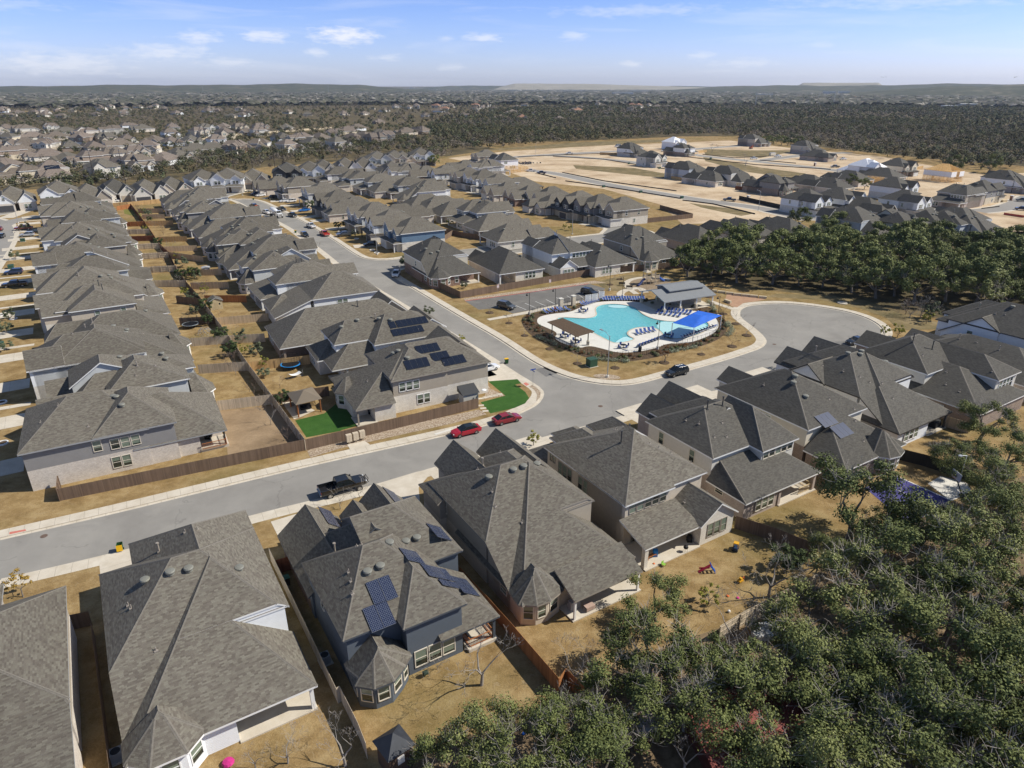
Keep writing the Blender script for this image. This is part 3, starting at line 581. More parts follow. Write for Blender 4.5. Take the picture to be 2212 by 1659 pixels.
# ---------------- the nearest houses, drawn individually (local x along the street, y away from the viewer) ----------------
def near(x0,y0,name,label,blks,**kw):
 p=S(x0,y0); return make_house(name,p,AS,blks,label,**kw)
TAx=TA['blk']
near(-6.1,45.5,'suburban_house','white-sided house with weathered grey roof and octagonal bay, lower left',
 [(0,14.7,7.4,21.7,(6,.66),(6,.7),(6.12,.57),(6,.58)),(0,8,2.6,7.4,(6,.66),None,(2.95,.662),None,dict(wall=[(.42,6,2.9,7.4)])),
 (0,14.7,0,7.4,(2.9,.72),(2.9,.76),(2.9,.51),None,dict(wall=[(.42,8.0,.5,7.3),(8.0,14.28,3.6,7.3)])),(0,14.7,7.4,14.4,(2.9,.72),(6,.7),(6.68,.505),None,dict(wall=[(9,14.28,7.47,8)],m=(1,1))),
 (2.9,14.7,14.6,25.6,(6,.64),(6,.64),None,(6,.65)),bay(2.9,-1.15,3.0,2.9,.78,1.45,2.2)],
 low=S_WHITE,up=S_WHITE,trim=T_WHITE,roof=M_ROOF,
 wins=[('W',.42,16,3.8,.8,1.4)],vents=[(3.9,14.4),(6.0,13.2),(7.5,13.0),(11.6,12.2)],pipes=[(5.5,20,.9),(8.1,19.4),(9.2,18.9),(3.6,7.6),(2.2,13.3),(2.4,12.6)],posts=[(14.2,.5,2.75,.16,T_WHITE)],pads=[(8.0,14.5,.2,3.6,.14)])
near(-24,38,'suburban_house','big plain brown-grey roof at the bottom left corner, cut by the picture edge',
 [(0,15.1,13.5,29.0,(6,.6),(6,.45),(6,.5),(6,.5)),(0,15.1,-2,13.5,(3,.5),(6,.45),(3,.2),None),(0,10,20,32.5,(6,.6),(6,.5),None,(6,.5))],low=B_PALE,up=S_TAUPE,roof=M_ROOF,trim=T_GREY,pipes=[(8,13),(10,20)],posts=[])
near(11.3,43.5,'suburban_house','slate-blue sided house with dark solar panels over several roof faces and a turret bay',
 [(0,11.5,2.5,15,(6,.7),(6,.7),(6,.46),(6,.68)),(5,11.42,1.0,9.5,(6.01,.7),(6.01,.705),(6.01,.47),None),(5.5,14.8,8.2,20.2,None,(6,.7),(6,.46),(6,.68)),
 (-.2,14.8,13,22.2,(3.1,.75),(3.1,.75),None,(3.1,.8)),(-.2,6.9,14,25.1,(3.1,.84),(3.1,.84),None,None,dict(m=(2,2))),(6.6,10.2,14,23.4,(4.3,.9),(4.3,.9),None,None,dict(m=(2,2))),(8.0,14.7,16,24.2,(3.6,.95),(3.6,.95),None,None,dict(m=(2,2))),
 (8.5,14.8,0.8,8.3,None,(3,.72),(3,.45),None,dict(wall=[(8.5,14.3,4.0,8.2)])),('poly',[(.0,2.6),(-.1,.4),(1.3,-.9),(3.1,-1.0),(4.6,0.0),(5.6,.9),(5.6,3.2),(0,3.2)],[(2.8,.9),(2.8,1.2),(2.8,1.2),(2.8,1.2),(2.8,1.1),(2.8,.8),None,(2.8,1.1)] [0:7]+[(2.8,1.1)])],
 low=S_NAVY,up=S_NAVY,trim=T_NAVY,roof=M_ROOF,sash=T_CREAM,extra_m=[B_RED],
 wins=[('S',1.42,8.1,.7,1.15,1.75,3),('W',.42,10,3.8,.8,1.5),('W',.42,14.5,1,.8,1.3)],
 vents=[(4.3,7.3),(5.6,7.4),(9.7,10.9),(10.9,10.9),(7.5,9.6)],pipes=[(2.7,7.4),(2.9,8.6),(2.3,6.0),(4.6,10.9,.3),(5.1,11,.3),(3.4,14.6,.95),(.8,16.0)],
 solar=[(4.85,5.35,2,1,1.15,2.45,'b'),(3.7,3.3,2,1,1.15,2.45,'b'),(9.0,7.9,2,2,1.15,1.1,'b'),(10.6,5.6,2,3,1.1,1.1,'b'),(10.9,3.8,1,2,1.1,1.1,'b'),(13.3,5.2,3,2,1.0,1.15,'b'),(13.4,11.0,3,2,.95,1.0,'b'),(5.5,23.7,4,2,1.0,.95,'b'),(13.0,21.6,5,2,1.05,1.0,'b')],
 posts=[(14.3,1.2,2.85,.13,T_NAVY)],pads=[(11.4,14.6,.9,4.2,.35)])
near(28.7,44.4,'suburban_house','taupe house with a long sweeping roof, a turret bay and a white-edged covered patio roof',
 [(0,14.7,7.4,21.2,(6,.66),(6,.7),(6.12,.57),(6,.58)),(0,8,2.6,7.4,(6,.66),None,(2.95,.662),None,dict(wall=[(.42,6,2.9,7.4)])),
 (0,14.7,0,7.4,(2.9,.72),(2.9,.76),(2.9,.51),None,dict(wall=[(.42,8.6,.5,7.3),(8.6,14.28,3.2,7.3)])),(0,14.7,7.4,14.4,(2.9,.72),(6,.7),(6.68,.505),None,dict(wall=[(9,14.28,7.47,8)],m=(1,1))),
 (2.6,14.7,14.4,23.2,(6,.62),(6,.62),None,(6,.6)),(2.6,8.3,15,24.9,(6.02,.9),(6.02,.9),None,None),(8.6,14.6,15,24.7,(6.02,.88),(6.02,.88),None,None),(-.8,3.5,17,22.3,(5.4,.6),None,None,(5.4,.6)),
 (4.9,13.9,-2.1,1.6,None,None,(2.75,.40),None,dict(wall=False)),('poly',[(-.1,1.6),(-.2,.4),(1.3,-.7),(2.9,-.8),(5.0,-.2),(5.4,1.3),(5.4,2.6),(0,2.6)],[(2.85,.9),(2.85,.95),(2.85,.95),(2.85,.95),(2.85,.95),(2.85,.9),None,(2.85,.9)])],
 low=S_STUCCO,up=S_TAUPE,trim=T_TAUPE,roof=M_ROOF,sash=T_CREAM,
 wins=[('W',.42,17.5,3.7,.75,1.7),('W',.42,4.2,1.4,1.2,.8),('S',.5,7.4,.6,.9,1.5)],
 vents=[(4.4,14.0),(7.2,13.2),(8.6,13.2),(11,14.0)],pipes=[(3.0,10.2),(3.7,12),(4.9,7.7),(5.6,17.6,.9),(4.6,17),(8.3,18),(12,15)],posts=[(5.2,-1.8,2.6,.11,T_WHITE),(13.6,-1.8,2.6,.11,T_WHITE)],pads=[(4.9,14.0,-2.0,3.2,.15)])
near(45.6,44.4,'suburban_house','beige stucco house with tall side windows, open patio roof and gabled brick wing',
 [(0,13.7,5.1,21.2,(6,.56),(6,.56),(6,.55),(6,.5)),(0,7.8,4.6,14,(6.01,.561),None,(6.01,.552),None),(-.5,8.2,.3,4.9,None,None,(2.9,.28),None,dict(wall=False)),(7.8,14.1,0,6.5,(2.95,.7),(2.95,.7),None,None,dict(m=(2,2))),
 (2.3,8.6,14,23.2,(5.8,.6),(5.8,.6),None,(5.8,.6)),(4.3,8.8,19,25.7,(4.8,.6),(4.8,.6),None,(4.8,.6)),(8.6,13.7,16,23.2,(6,.7),(6,.7),None,(6,.7)),(.3,5,19,26,(3.0,.5),None,None,(3.0,.5))],
 low=S_STUCCO,up=S_STUCCO,trim=T_WHITE,roof=M_ROOF,sash=T_TAUPE,extra_m=[B_WHITE],
 wins=[('S',5.02,3.9,4.4,.9,1.25,5),('S',.32,10.9,.85,.85,1.75,3),('W',.42,16.8,3.2,.75,1.9,3),('W',.42,13.0,3.2,.75,1.9,2),('W',.42,19.6,4.4,.4,1.0,2),('S',4.9,2.2,.3,.9,2.1)],
 pipes=[(5.6,12.3,1.5),(8,13.6,1.2),(9.2,11,.3),(10.1,10.2),(11.4,9.3),(12.8,7.1),(8.0,16),(8.5,17),(12.2,3.5),(9.0,4.0)],posts=[(-.1,.7,2.9,.26,B_WHITE)],pads=[(-.4,8.2,.1,5.0,.14)])
near(61.7,45.0,'suburban_house','pale two-storey house with five rear windows above a lower brick storey',
 [(.6,14.9,6.4,19.3,(6,.62),(6,.62),(6,.46),(6,.57)),(7.5,14.92,4.2,14,(6.01,.95),(6.01,.95),(6.01,.64),None),(0,14.7,0,6.6,(2.9,1.0),(2.9,.7),(2.9,.34),None,dict(m=(0,0),wall=[(.42,6.9,.5,6.5),(6.9,14.2,3.5,6.5)])),
 (3.4,9.2,14,24.4,(4.7,.8),(4.7,.8),None,None,dict(m=(0,0))),(7.6,13.3,14,25.0,(5.6,.8),(5.6,.8),None,None,dict(m=(0,0))),(3.7,14.8,12,21.8,(5.5,.6),(5.5,.6),None,(5.5,.6))],
 low=B_PINK,up=S_LSTUC,trim=T_WHITE,roof=M_ROOFD,sash=T_CREAM,
 wins=[('S',4.62,11.2,4.55,.95,1.2,5),('S',.42,4.2,.75,.9,1.6,3),('W',1.02,16.2,3.6,.85,1.7),('W',1.02,10.3,3.6,.85,1.7),('W',.42,4.6,1.9,1.2,.6)],
 pipes=[(6.0,13,1.3),(8.8,12.8,1.3),(3.4,9),(3.6,12),(5.2,8.5),(6.4,10.5),(3.2,14)],posts=[(14.1,.6,2.75,.22,B_PINK),(7.1,.6,2.75,.22,B_PINK)],pads=[(7.0,14.5,.2,3.5,.15)])
near(79.2,43.3,'suburban_house','cream house with two blue-grey solar arrays on its rear roof and a faceted corner bay',
 [(.4,14.2,6.7,24,(6,.62),(6,.62),(6,.48),(6,.6)),(5.0,14.2,.05,6.7,None,(3,.62),(3.0,.45),None,dict(wall=[(5.0,7,.5,6.7),(7,13.8,.5,6.7)])),(0,9,0,6.7,(3,.6),None,(3.01,.452),None),(4.8,10,18,27.5,(5.2,.7),(5.2,.7),None,None),
 ('poly',[(6.8,.6),(8.2,-1.1),(10.2,-1.5),(12.0,-1.0),(12.9,.4),(12.9,2.6),(6.8,2.6)],[(2.95,.9),(2.95,.95),(2.95,.95),(2.95,.95),(2.95,.9),None,(2.95,.9)])],
 low=B_BROWN,up=S_CREAM,trim=T_WHITE,roof=M_ROOFD,
 wins=[('W',.82,15,3.9,.95,1.4,3),],vents=[(5.7,13.9),(6.9,14.6),(5.2,11.2)],pipes=[(9.6,5.6),(3.8,17.5),(8.9,9.8,.4),(7.4,2.6),(11.5,7.2,.3)],
 solar=[(4.9,7.15,3,1,1.04,2.2,'g'),(5.6,5.0,3,1,1.04,2.2,'g')],posts=[],pads=[])
near(95.8,45.6,'suburban_house','white house with black trim, board-and-batten side gable and dark hipped roof',
 [(0,15.2,7.4,20.5,(6,.62),(6,.62),(6.12,.57),(6,.58)),(0,8,2.6,7.4,(6,.62),None,(2.95,.662),None,dict(wall=[(.42,6,2.9,7.4)])),(-.3,14.2,0,7.4,(2.9,.72),(2.9,.72),(2.9,.51),None,dict(wall=[(.42,8.6,.5,7.3),(8.6,13.8,3.6,7.3)])),(0,15.2,7.4,13.8,(2.9,.70),(6,.62),(6.68,.505),None,dict(wall=[(9,14.28,7.47,8)],m=(1,1))),
 (-.2,8,13.3,20.4,None,None,(5.9,.68),(5.9,.68),dict(m=(1,1))),(2.6,15.2,14,23.5,(6,.62),(6,.62),None,(6,.6)),(2.3,8.2,15,25,(5.4,.8),(5.4,.8),None,None),(9,15.1,15,24.6,(6.02,.8),(6.02,.8),None,None)],
 low=S_WHITE,up=S_WBOARD,trim=T_DARK,roof=M_ROOFD,wins=[('S',.42,3.9,.8,1.0,1.6,3)],vents=[(6.0,14.1),(8.0,13.2),(8.9,13.6),(12,11)],pipes=[(3,12.5),(2.6,16),(6,7.6),(4.6,8.8),(5.2,5.0),(3.6,10),(6.2,20,1.0)],posts=[(13.6,.5,2.75,.14,T_DARK)],pads=[(8.6,14,.2,3.6,.14)])
near(112.2,42.6,'suburban_house','white-walled house with a long low side roof, behind the black-trimmed house',
 [(1.6,15.9,9.8,22.6,(6,.62),(6,.6),(6,.5),(6,.6)),(0,16,0,14,(3,.46),(3,.46),(3,.45),None),(8.8,16.4,2.2,16,(6,.62),(6,.62),(6,.5),None),(9.5,16.2,18,28,(4.4,.6),(4.4,.6),None,None,dict(m=(0,0)))],
 low=B_BROWN,up=S_LSTUC,trim=T_WHITE,roof=M_ROOFD,wins=[('W',2.02,17,3.6,.9,1.7),('S',2.62,12.6,3.7,.9,1.7,4),('W',.42,7,1,1.2,1.2,2)],pipes=[(6.4,15.8,1.5),(8.8,13.5,1.5),(5,13),(3,5),(3.5,7.5),(6,9),(10,4)],posts=[],pads=[])
near(130.5,42,'suburban_house','single-storey house with a long straight charcoal ridge behind the white-walled house',
 [(0,15.5,0,24,(3,.5),(3,.5),(3,.5),(3,.5)),(5,11,16,27,(3.02,.6),(3.02,.6),None,None)],low=B_PALE,up=S_WHITE,roof=M_ROOFD,pipes=[(6,10,.8),(6.3,14),(6,17,.9)])
near(147,42,'suburban_house','white-painted brick house with a dark-trimmed side gable at the right edge',
 [(0,15.2,6,25,(6,.55),(6,.55),(6,.5),(6,.6)),(0,15,0,8,(3,.6),(3,.6),(3,.5),None),(-.2,7,14.6,25.8,None,None,(5.9,.55),(3.2,.66),dict(m=(1,1),z0=0.0)),(4,15,18,28,(5.8,.6),(5.8,.6),None,(5.8,.6)),(1,8,20,27.5,(5.0,.6),None,None,(5.0,.6))],
 low=B_WHITE,up=S_WHITE,trim=T_DARK,roof=M_ROOFD,sash=T_WHITE,wins=[('W',.1,20.0,3.3,1.0,1.4)],vents=[(6.5,16.4),(8.3,14.6),(8.6,13.8)],pipes=[(6,22,1.0),(4,18),(4.4,16.5)])
def blkhouse(u0,v0,name,label,blks,ang=AB,**kw): return make_house(name,UV(u0,v0),ang,blks,label,**kw)
blkhouse(-19.3,99.1,'suburban_house','corner house of grey siding over pale brick with a timber-railed porch',
 [(8.5,19.1,.05,14,(6,.67),(6,.67),(6,.62),(6,.6),dict(m=(0,1))),(0,15.5,0,16,(5.9,.55),(5.9,.67),(5.9,.36),(5.9,.5)),(13,25.5,.35,16,None,(2.95,.66),(2.95,.66),(2.95,.6),dict(wall=[(13,21.6,.8,15.6),(21.5,25,4.2,15.6)]))],
 ang=AB+.8,low=B_PALE,up=S_GREY,trim=T_GREY,roof=M_ROOF,sash=T_CREAM,
 wins=[('S',.42,12.3,3.7,1.0,1.45,3),('S',.42,8.9,3.9,.95,1.5),('S',.42,11.3,.8,1.0,1.6,2)],vents=[(12.8,3.9),(12.2,7.2),(11.8,7.9)],pipes=[(8.3,2.6),(5.0,8.0),(2.7,6)],posts=[(25,1.0,2.8,.12,T_DARK)],pads=[(21.5,25.4,.7,4.3,.5)])
blkhouse(24.9,96.7,'suburban_house','corner house of taupe siding over whitewashed brick, with black solar arrays and turf yard',
 [(6.6,24.9,1.9,16,(6,.6),(6,.6),(6,.46),(6,.48)),(6.58,17.1,1.7,9,(6.02,.6),(6.02,.6),(6.01,.61),None),(0,6.7,.2,15.3,(2.95,.52),None,(2.95,.6),(2.95,.6),dict(wall=[(.42,6.7,3.8,14.9),(3.2,6.7,.62,4)])),(6.6,11.5,2.2,15.2,(6.38,.52),None,(6.2,.46),(6.2,.6),dict(wall=False)),
 (18.8,25.1,8,18,(6.03,.7),(6.03,.7),None,None),('poly',[(1.9,11.9),(.3,11.6),(-1.0,10.4),(-1.1,8.6),(.2,7.2),(1.9,7.0)],[(2.95,.9),(2.95,.95),(2.95,.95),(2.95,.9),(2.95,.9),None])],
 low=B_WHITE,up=S_TAUPE,trim=T_TAUPE,roof=M_ROOF,
 wins=[('S',2.12,9.8,3.75,.95,1.5,3),('S',2.32,15.6,3.8,.85,1.6),('S',2.12,12.2,.85,.95,1.6,2)],vents=[(10.8,5.1),(9.6,8.6),(10.4,8.3)],pipes=[(4,6),(16.6,3.2,.4),(7,2)],
 solar=[(12.0,3.9,4,1,1.05,2.0,'d'),(15.3,7.1,4,1,1.05,2.0,'d'),(16.7,5.0,3,1,1.05,2.0,'d'),(18.6,3.6,4,1,1.05,2.0,'d')],
 posts=[(.4,.6,2.8,.12,T_TAUPE)],pads=[(.1,3.4,.3,4.0,.14)])
blkhouse(26,114.9,'suburban_house','white-trimmed house with two long black solar arrays, just behind the taupe corner house',
 [(8.5,24,1.2,15,(6,.7),(6,.6),(6,.46),(6,.5)),(2,12,4.8,14.5,(6,.75),None,(6,.55),(6,.6)),(0,10,0.1,9,(2.95,.6),None,(2.95,.6),None,dict(wall=[(2.5,10,1.5,9)])),(-1.2,5,6,15,(2.95,.6),None,(2.95,.6),(2.95,.6)),bay(0,0,.1,2.9) if False else (19,25.2,6,16,(5.5,.7),(5.5,.7),None,None)],
 low=B_WHITE,up=S_WHITE,trim=T_WHITE,roof=M_ROOF,wins=[('W',-.78,11,.8,.9,1.5,2),('W',2.42,8,3.9,.8,1.3)],vents=[(8,9.3),(4.6,8.4),(13.7,6.5),(12.0,8.4)],pipes=[(11.6,9.2,.9),(9.2,2.2),(18,3)],
 solar=[(15.9,3.3,6,1,1.05,1.9,'d'),(17.6,5.3,6,1,1.05,2.0,'d'),(13.6,5.3,1,1,1.3,1.9,'d')],posts=[(2.9,.5,2.8,.13,T_WHITE)],pads=[(.3,3,0.2,5,.14)])
blkhouse(20,130.8,'suburban_house','single-storey brown brick house with one broad plain hipped roof in the middle column',
 [(0,30,0,15.6,(3,.66),(3,.7),(3,.62),(3,.66),dict(wall=[(.42,29.6,2.6,15.2),(6,29.6,.42,3)])),(21,31,8,17,(3.02,.8),(3.02,.8),None,None)],low=B_BROWN,up=S_TAUPE,trim=T_WHITE,roof=M_ROOF,wins=[('W',.42,11,.8,.9,1.6,3)],pipes=[(18,6.7,1.2),(8,9)],posts=[(1,.7,2.9,.2,B_BROWN)])
blkhouse(23,150.6,'suburban_house','white-sided house with a long catslide roof towards its back yard in the middle column',
 [(8.6,24.5,.4,14,(6,.6),(6,.6),(6,.6),(6,.6)),(0,8.6,.4,14,(2.95,.36),None,(6,.6),(6,.6)),(0,8,6,16,(2.9,.6),(2.9,.6),(2.9,.5),(2.9,.5))],low=B_WHITE,up=S_WHITE,roof=M_ROOF,trim=T_WHITE,wins=[('S',.82,15.5,3.7,1.0,1.4,2)],pipes=[(13,7.4),(14,7.6)])
# ---------------- the rows of houses further off ----------------
rnd=random.Random(5)
ORD=['first','second','third','fourth','fifth','sixth','seventh','eighth','ninth','tenth','eleventh','twelfth','thirteenth','fourteenth','fifteenth','sixteenth','seventeenth','eighteenth']
WN={S_WHITE.name:'white',S_CREAM.name:'cream',S_TAUPE.name:'taupe',S_GREY.name:'grey',S_LGREY.name:'light grey',S_NAVY.name:'slate blue',S_BLUE.name:'blue',S_STUCCO.name:'beige',S_OLIVE.name:'olive taupe',S_WBOARD.name:'white board',S_DARK.name:'charcoal',S_LSTUC.name:'pale',S_BSTUC.name:'blue-grey',B_PALE.name:'pale brick',B_WHITE.name:'whitewashed brick',B_RED.name:'red brick',B_BROWN.name:'brown brick',B_TAN.name:'tan stone',B_PINK.name:'pinkish brick'}
LC=[(TC,0,S_LGREY,B_WHITE),(TA,1,S_WHITE,B_WHITE),(TE,1,S_TAUPE,B_PINK),(TD,0,S_STUCCO,B_WHITE),(TA,0,S_WHITE,B_PALE),(TB,1,S_LGREY,B_WHITE),(TA,1,S_WHITE,B_WHITE),(TC,0,S_TAUPE,B_PALE),(TA,0,S_WHITE,B_WHITE),(TE,1,S_GREY,B_PALE),(TC,1,S_LGREY,B_WHITE),(TA,0,S_STUCCO,B_PALE),(TE,0,S_WHITE,B_PALE),(TD,1,S_LGREY,B_PALE)]
for i,(T,mr,up,low) in enumerate(LC):
 v=116.2+17.1*i; u=5.6-.052*(v-106)+rnd.uniform(-.5,.5)
 plan(T,UV(u,v+7),AB+90+3,'%s house from the near end of the left column, %s side wall'%(ORD[i+1],WN[up.name]),low=low,up=up,trim=T_WHITE if i!=2 else T_GREY,mir=bool(mr),gd=GD_W,group='houses of the left column',cap=i<6)
MC=[(TD,0,S_WHITE,B_WHITE),(TC,1,S_LGREY,B_PALE),(TA,0,S_WHITE,B_PALE),(TC,0,S_OLIVE,B_PALE),(TA,1,S_WHITE,B_WHITE),(TE,0,S_TAUPE,B_PINK),(TA,0,S_BLUE,B_PALE),(TC,1,S_GREY,B_PALE),(TE,1,S_WHITE,B_WHITE),(TA,1,S_LGREY,B_PALE),(TE,0,S_TAUPE,B_PALE)]
for i,(T,mr,up,low) in enumerate(MC):
 v=175.0+17.0*i; u=24.0-.062*(v-150)+rnd.uniform(-.4,.4)
 plan(T,UV(u,v),AB-90+3,'%s house from the near end of the middle column, %s walls'%(ORD[i+4],WN[up.name]),low=low,up=up,trim=T_WHITE,mir=bool(mr),group='houses of the middle column',cap=i<4)
def H(z,x,y,h,T,front,mr,up,low,label,roof=None,trim=None,gd=None,group=None,zs=1,**kw):
 p=Z(z,x,y,h); return plan(T,p,front-90,label,roof or M_ROOF,trim or T_WHITE,low,up,bool(mr),group,gd,anchor=(.5,T['D']*.52),cap=False,zs=zs,**kw)
FU=AB          # facing +u
BU=AB+180      # facing -u
FV=AB+90; BV=AB-90
H('X3',400,1350,9.5,TA,FV,0,S_CREAM,B_RED,'cream house over red brick at the street corner above the pool car park',roof=M_ROOFD)
H('X3',1120,1400,7.5,TE,FV,1,S_WHITE,B_WHITE,'single-storey house with faceted bay and deck, above the pool car park',roof=M_ROOFD)
H('X3',1740,1270,9.6,TB,FV,1,S_WHITE,B_WHITE,'two-storey house with a band of upstairs windows and a small gabled wing above the pool',roof=M_ROOFD)
H('X3',2120,1350,7.2,TE,FV,0,S_LGREY,B_WHITE,'low charcoal-roofed house with an orange timber deck rail, behind the playground fence',roof=M_ROOFD)
H('X4',420,1200,9.6,TA,FV,0,S_TAUPE,B_TAN,'taupe house with a turret bay and white stairs next to the oak grove',roof=M_ROOFD)
H('X4',990,1150,7.4,TE,FV,1,S_LGREY,B_PINK,'single-storey house whose rear eave touches the oak grove',roof=M_ROOFD,trim=T_GREY)
H('X4',1520,1080,7.4,TE,FV,0,S_GREY,B_PALE,'dark hipped roof half sunk behind the round oak crowns',roof=M_ROOFD,trim=T_DARK)
H('X4',1980,1060,7.6,TE,FV,1,S_GREY,B_PALE,'wide dark hipped roof left of the lone oak between two streets',roof=M_ROOFD,trim=T_DARK)
XR=[('X2',830,650,7.0,TG,S_STUCCO,B_PALE,'first small-gabled house at the top bend of the busy street'),('X2',1060,640,9.3,TF,S_TAUPE,B_PALE,'second house from the top bend of the busy street, with paired upper gables'),('X2',1330,700,9.3,TF,S_LGREY,B_WHITE,'third house from the top bend, light grey upper storey'),
 ('X2',1500,790,9.3,TF,S_DARK,B_PALE,'fourth house from the top bend, dark-gabled beside the blue parked car'),('X2',1680,870,7.4,TG,S_STUCCO,B_WHITE,'steep twin-gabled brick house mid-way along the busy street'),('X2',1900,930,9.3,TF,S_LGREY,B_TAN,'house with an orange timber porch post mid-way along the busy street'),('X2',2090,1010,9.3,TF,S_WHITE,B_WHITE,'half-timbered white house beside the slate-blue corner house')]
for i,(z,x,y,h,T,up,low,lb) in enumerate(XR): H(z,x,y,h,T,BU+5-i,i%2,up,low,lb,gd=(GD_D,GD_W,GD_T)[i%3],trim=T_WHITE if i%3 else T_DARK)
H('X3',130,1090,9.4,TF,BU,1,S_BLUE,B_WHITE,'blue-sided house over whitewashed brick at the corner by the street lamp')
BL=[('X3',110,620,9.4,TD,FU,S_LGREY,B_PALE,'pale two-storey house with a slanted white side wall in the back-to-back block'),('X3',260,690,9.2,TA,FU,S_WHITE,B_WHITE,'white-sided catslide house left of the parked white pickup in the crowded block'),('X3',330,815,7.4,TE,FU,S_TAUPE,B_BROWN,'hipped single-storey house with a shaded patio in the middle of the crowded block'),
 ('X3',500,830,7.6,TE,FU,S_TAUPE,B_BROWN,'long hipped roof next to the shaded patio house in the crowded block'),('X3',680,880,7.6,TE,FU,S_TAUPE,B_PALE,'broad hip roof in front of the white van'),('X3',940,890,9.4,TD,FU,S_LGREY,B_PALE,'two-storey light grey house with a notched roof below the white van'),('X3',1110,1020,7.6,TE,FU,S_TAUPE,B_PALE,'single-storey house with a spike-shaped gable shadow, second from the side street'),('X3',1330,1130,7.4,TE,FU,S_LGREY,B_WHITE,'long whitewashed brick house along the side street fence'),
 ('X2',1990,590,9.2,TD,FU,S_LGREY,B_PALE,'grey two-storey house with a patio roof on posts, behind the street-top houses'),('X2',1750,560,9.2,TD,FU,S_LGREY,B_PALE,'square grey two-storey house right of the bright white one'),('X2',1540,510,9.4,TD,FU,S_WHITE,B_WHITE,'bright white two-storey house near the top bend'),('X2',2140,660,7.4,TE,FU,S_TAUPE,B_PALE,'large dark hipped roof directly left of the white-walled block house'),
 ('X3',50,930,7.2,TE,FU,S_TAUPE,B_PALE,'low roof behind the blue corner house'),('X3',80,480,9.2,TD,BU,S_WHITE,B_WHITE,'white house with two small upper windows left of the lone oak'),('X3',260,530,7.0,TG,BU,S_STUCCO,B_BROWN,'small brown brick house under the lone oak'),('X2',1690,880,7.2,TE,FU,S_TAUPE,B_PALE,'hipped roof tucked behind the twin-gabled brick house') ]
for i,(z,x,y,h,T,f,up,low,lb) in enumerate(BL): H(z,x,y,h,T,f,i%2,up,low,lb,gd=GD_W)
RR=[('X3',480,510,9.3,TF,S_WHITE,B_WHITE,'white two-storey house with a dark-framed front gable beside the blue pickup'),('X3',700,460,7.2,TG,S_STUCCO,B_PALE,'hipped roof behind the white house with the dark-framed gable'),('X3',730,540,9.3,TF,S_STUCCO,B_PALE,'stucco house with an arched front right of the blue pickup'),('X3',900,560,9.4,TF,S_WHITE,B_WHITE,'tall narrow all-white house in the second street row'),('X3',1070,610,9.2,TF,S_LGREY,B_WHITE,'light grey house right of the tall all-white one'),
 ('X3',1280,640,7.2,TE,S_BLUE,B_PALE,'dark blue-edged hip roof near the bare building lots'),('X3',1170,700,7.4,TG,S_TAUPE,B_PALE,'low gabled house behind the parked green vehicle'),('X3',1420,730,7.8,TG,S_TAUPE,B_RED,'brick house with steep twin gables behind the white van'),('X3',1650,740,8.0,TG,S_STUCCO,B_WHITE,'stone-fronted house with two steep pointed gables'),('X3',1690,830,7.0,TE,S_LGREY,B_PALE,'small grey garage house between the pointed gables and the dark-gabled house'),
 ('X3',1960,800,9.4,TF,S_DARK,B_TAN,'charcoal-gabled house over tan stone in the second street row'),('X3',2190,840,9.3,TF,S_GREY,B_TAN,'grey stone-based house between the charcoal-gabled house and the end house'),('X4',230,870,9.3,TF,S_TAUPE,B_WHITE,'end house of the second street with taupe siding over pale brick'),
 ('X3',950,440,9.2,TD,S_WHITE,B_WHITE,'white-walled house with a yellow-lit garage side near the framing'),('X3',930,340,9.2,TF,S_STUCCO,B_PALE,'house with small dormers at the upper end of the second street')]
for i,(z,x,y,h,T,up,low,lb) in enumerate(RR): H(z,x,y,h,T,BU,i%2,up,low,lb,gd=(GD_W,GD_D,GD_T)[i%3],trim=T_DARK if 'dark' in lb or 'charcoal' in lb else T_WHITE)
BR=[('X1',130,800,6.6,TG,S_WHITE,B_PALE,'low house with a dark double garage at the far left of the back street'),('X1',640,730,9.0,TF,S_WHITE,B_WHITE,'white two-storey house with orange shutters on the back street'),('X1',970,770,6.6,TG,S_TAUPE,B_PALE,'low house with a tall entry between the shuttered house and the twin gables'),('X1',1260,690,7.6,TG,S_LSTUC,B_WHITE,'house with two tall pale stone gables on the back street'),('X1',1610,710,6.8,TG,S_LSTUC,B_WHITE,'low house with a clerestory dormer on the back street'),('X1',1900,680,6.8,TG,S_STUCCO,B_PALE,'gabled house right of the clerestory dormer on the back street'),
 ('X2',30,590,9.0,TF,S_WHITE,B_WHITE,'white two-storey house behind the parked white pickup on the back street'),('X2',300,580,9.0,TF,S_WHITE,B_WHITE,'white house with a boxed front window on the back street'),('X2',580,560,8.2,TG,S_TAUPE,B_BROWN,'brown stone house with stepped gables on the back street'),('X2',960,510,9.2,TF,S_DARK,B_BROWN,'charcoal two-storey house beside the two power poles'),('X2',1210,500,9.0,TF,S_WHITE,B_WHITE,'white house with timber brackets right of the charcoal house'),('X2',1360,460,8.0,TG,S_LSTUC,B_PALE,'house with one arched white gable above the white two-storey'),
 ('X2',1600,430,8.4,TG,S_WHITE,B_WHITE,'house with two pointed white front gables, left one of the gabled group'),('X2',1800,420,8.6,TG,S_WHITE,B_WHITE,'house with three pointed white front gables, right one of the gabled group'),('X2',1960,380,9.0,TF,S_LGREY,B_WHITE,'grey house with paired gables near the greenbelt'),('X2',2150,370,9.0,TF,S_STUCCO,B_WHITE,'stucco house beyond the gabled group near the greenbelt'),('X2',2120,470,8.2,TG,S_TAUPE,B_BROWN,'steep brown gabled house on the near side of the upper street'),('X3',30,350,8.6,TG,S_STUCCO,B_BROWN,'stone-gabled house at the upper street end'),('X3',230,340,9.0,TF,S_WHITE,B_WHITE,'white house with three small gables just above the lone oak')]
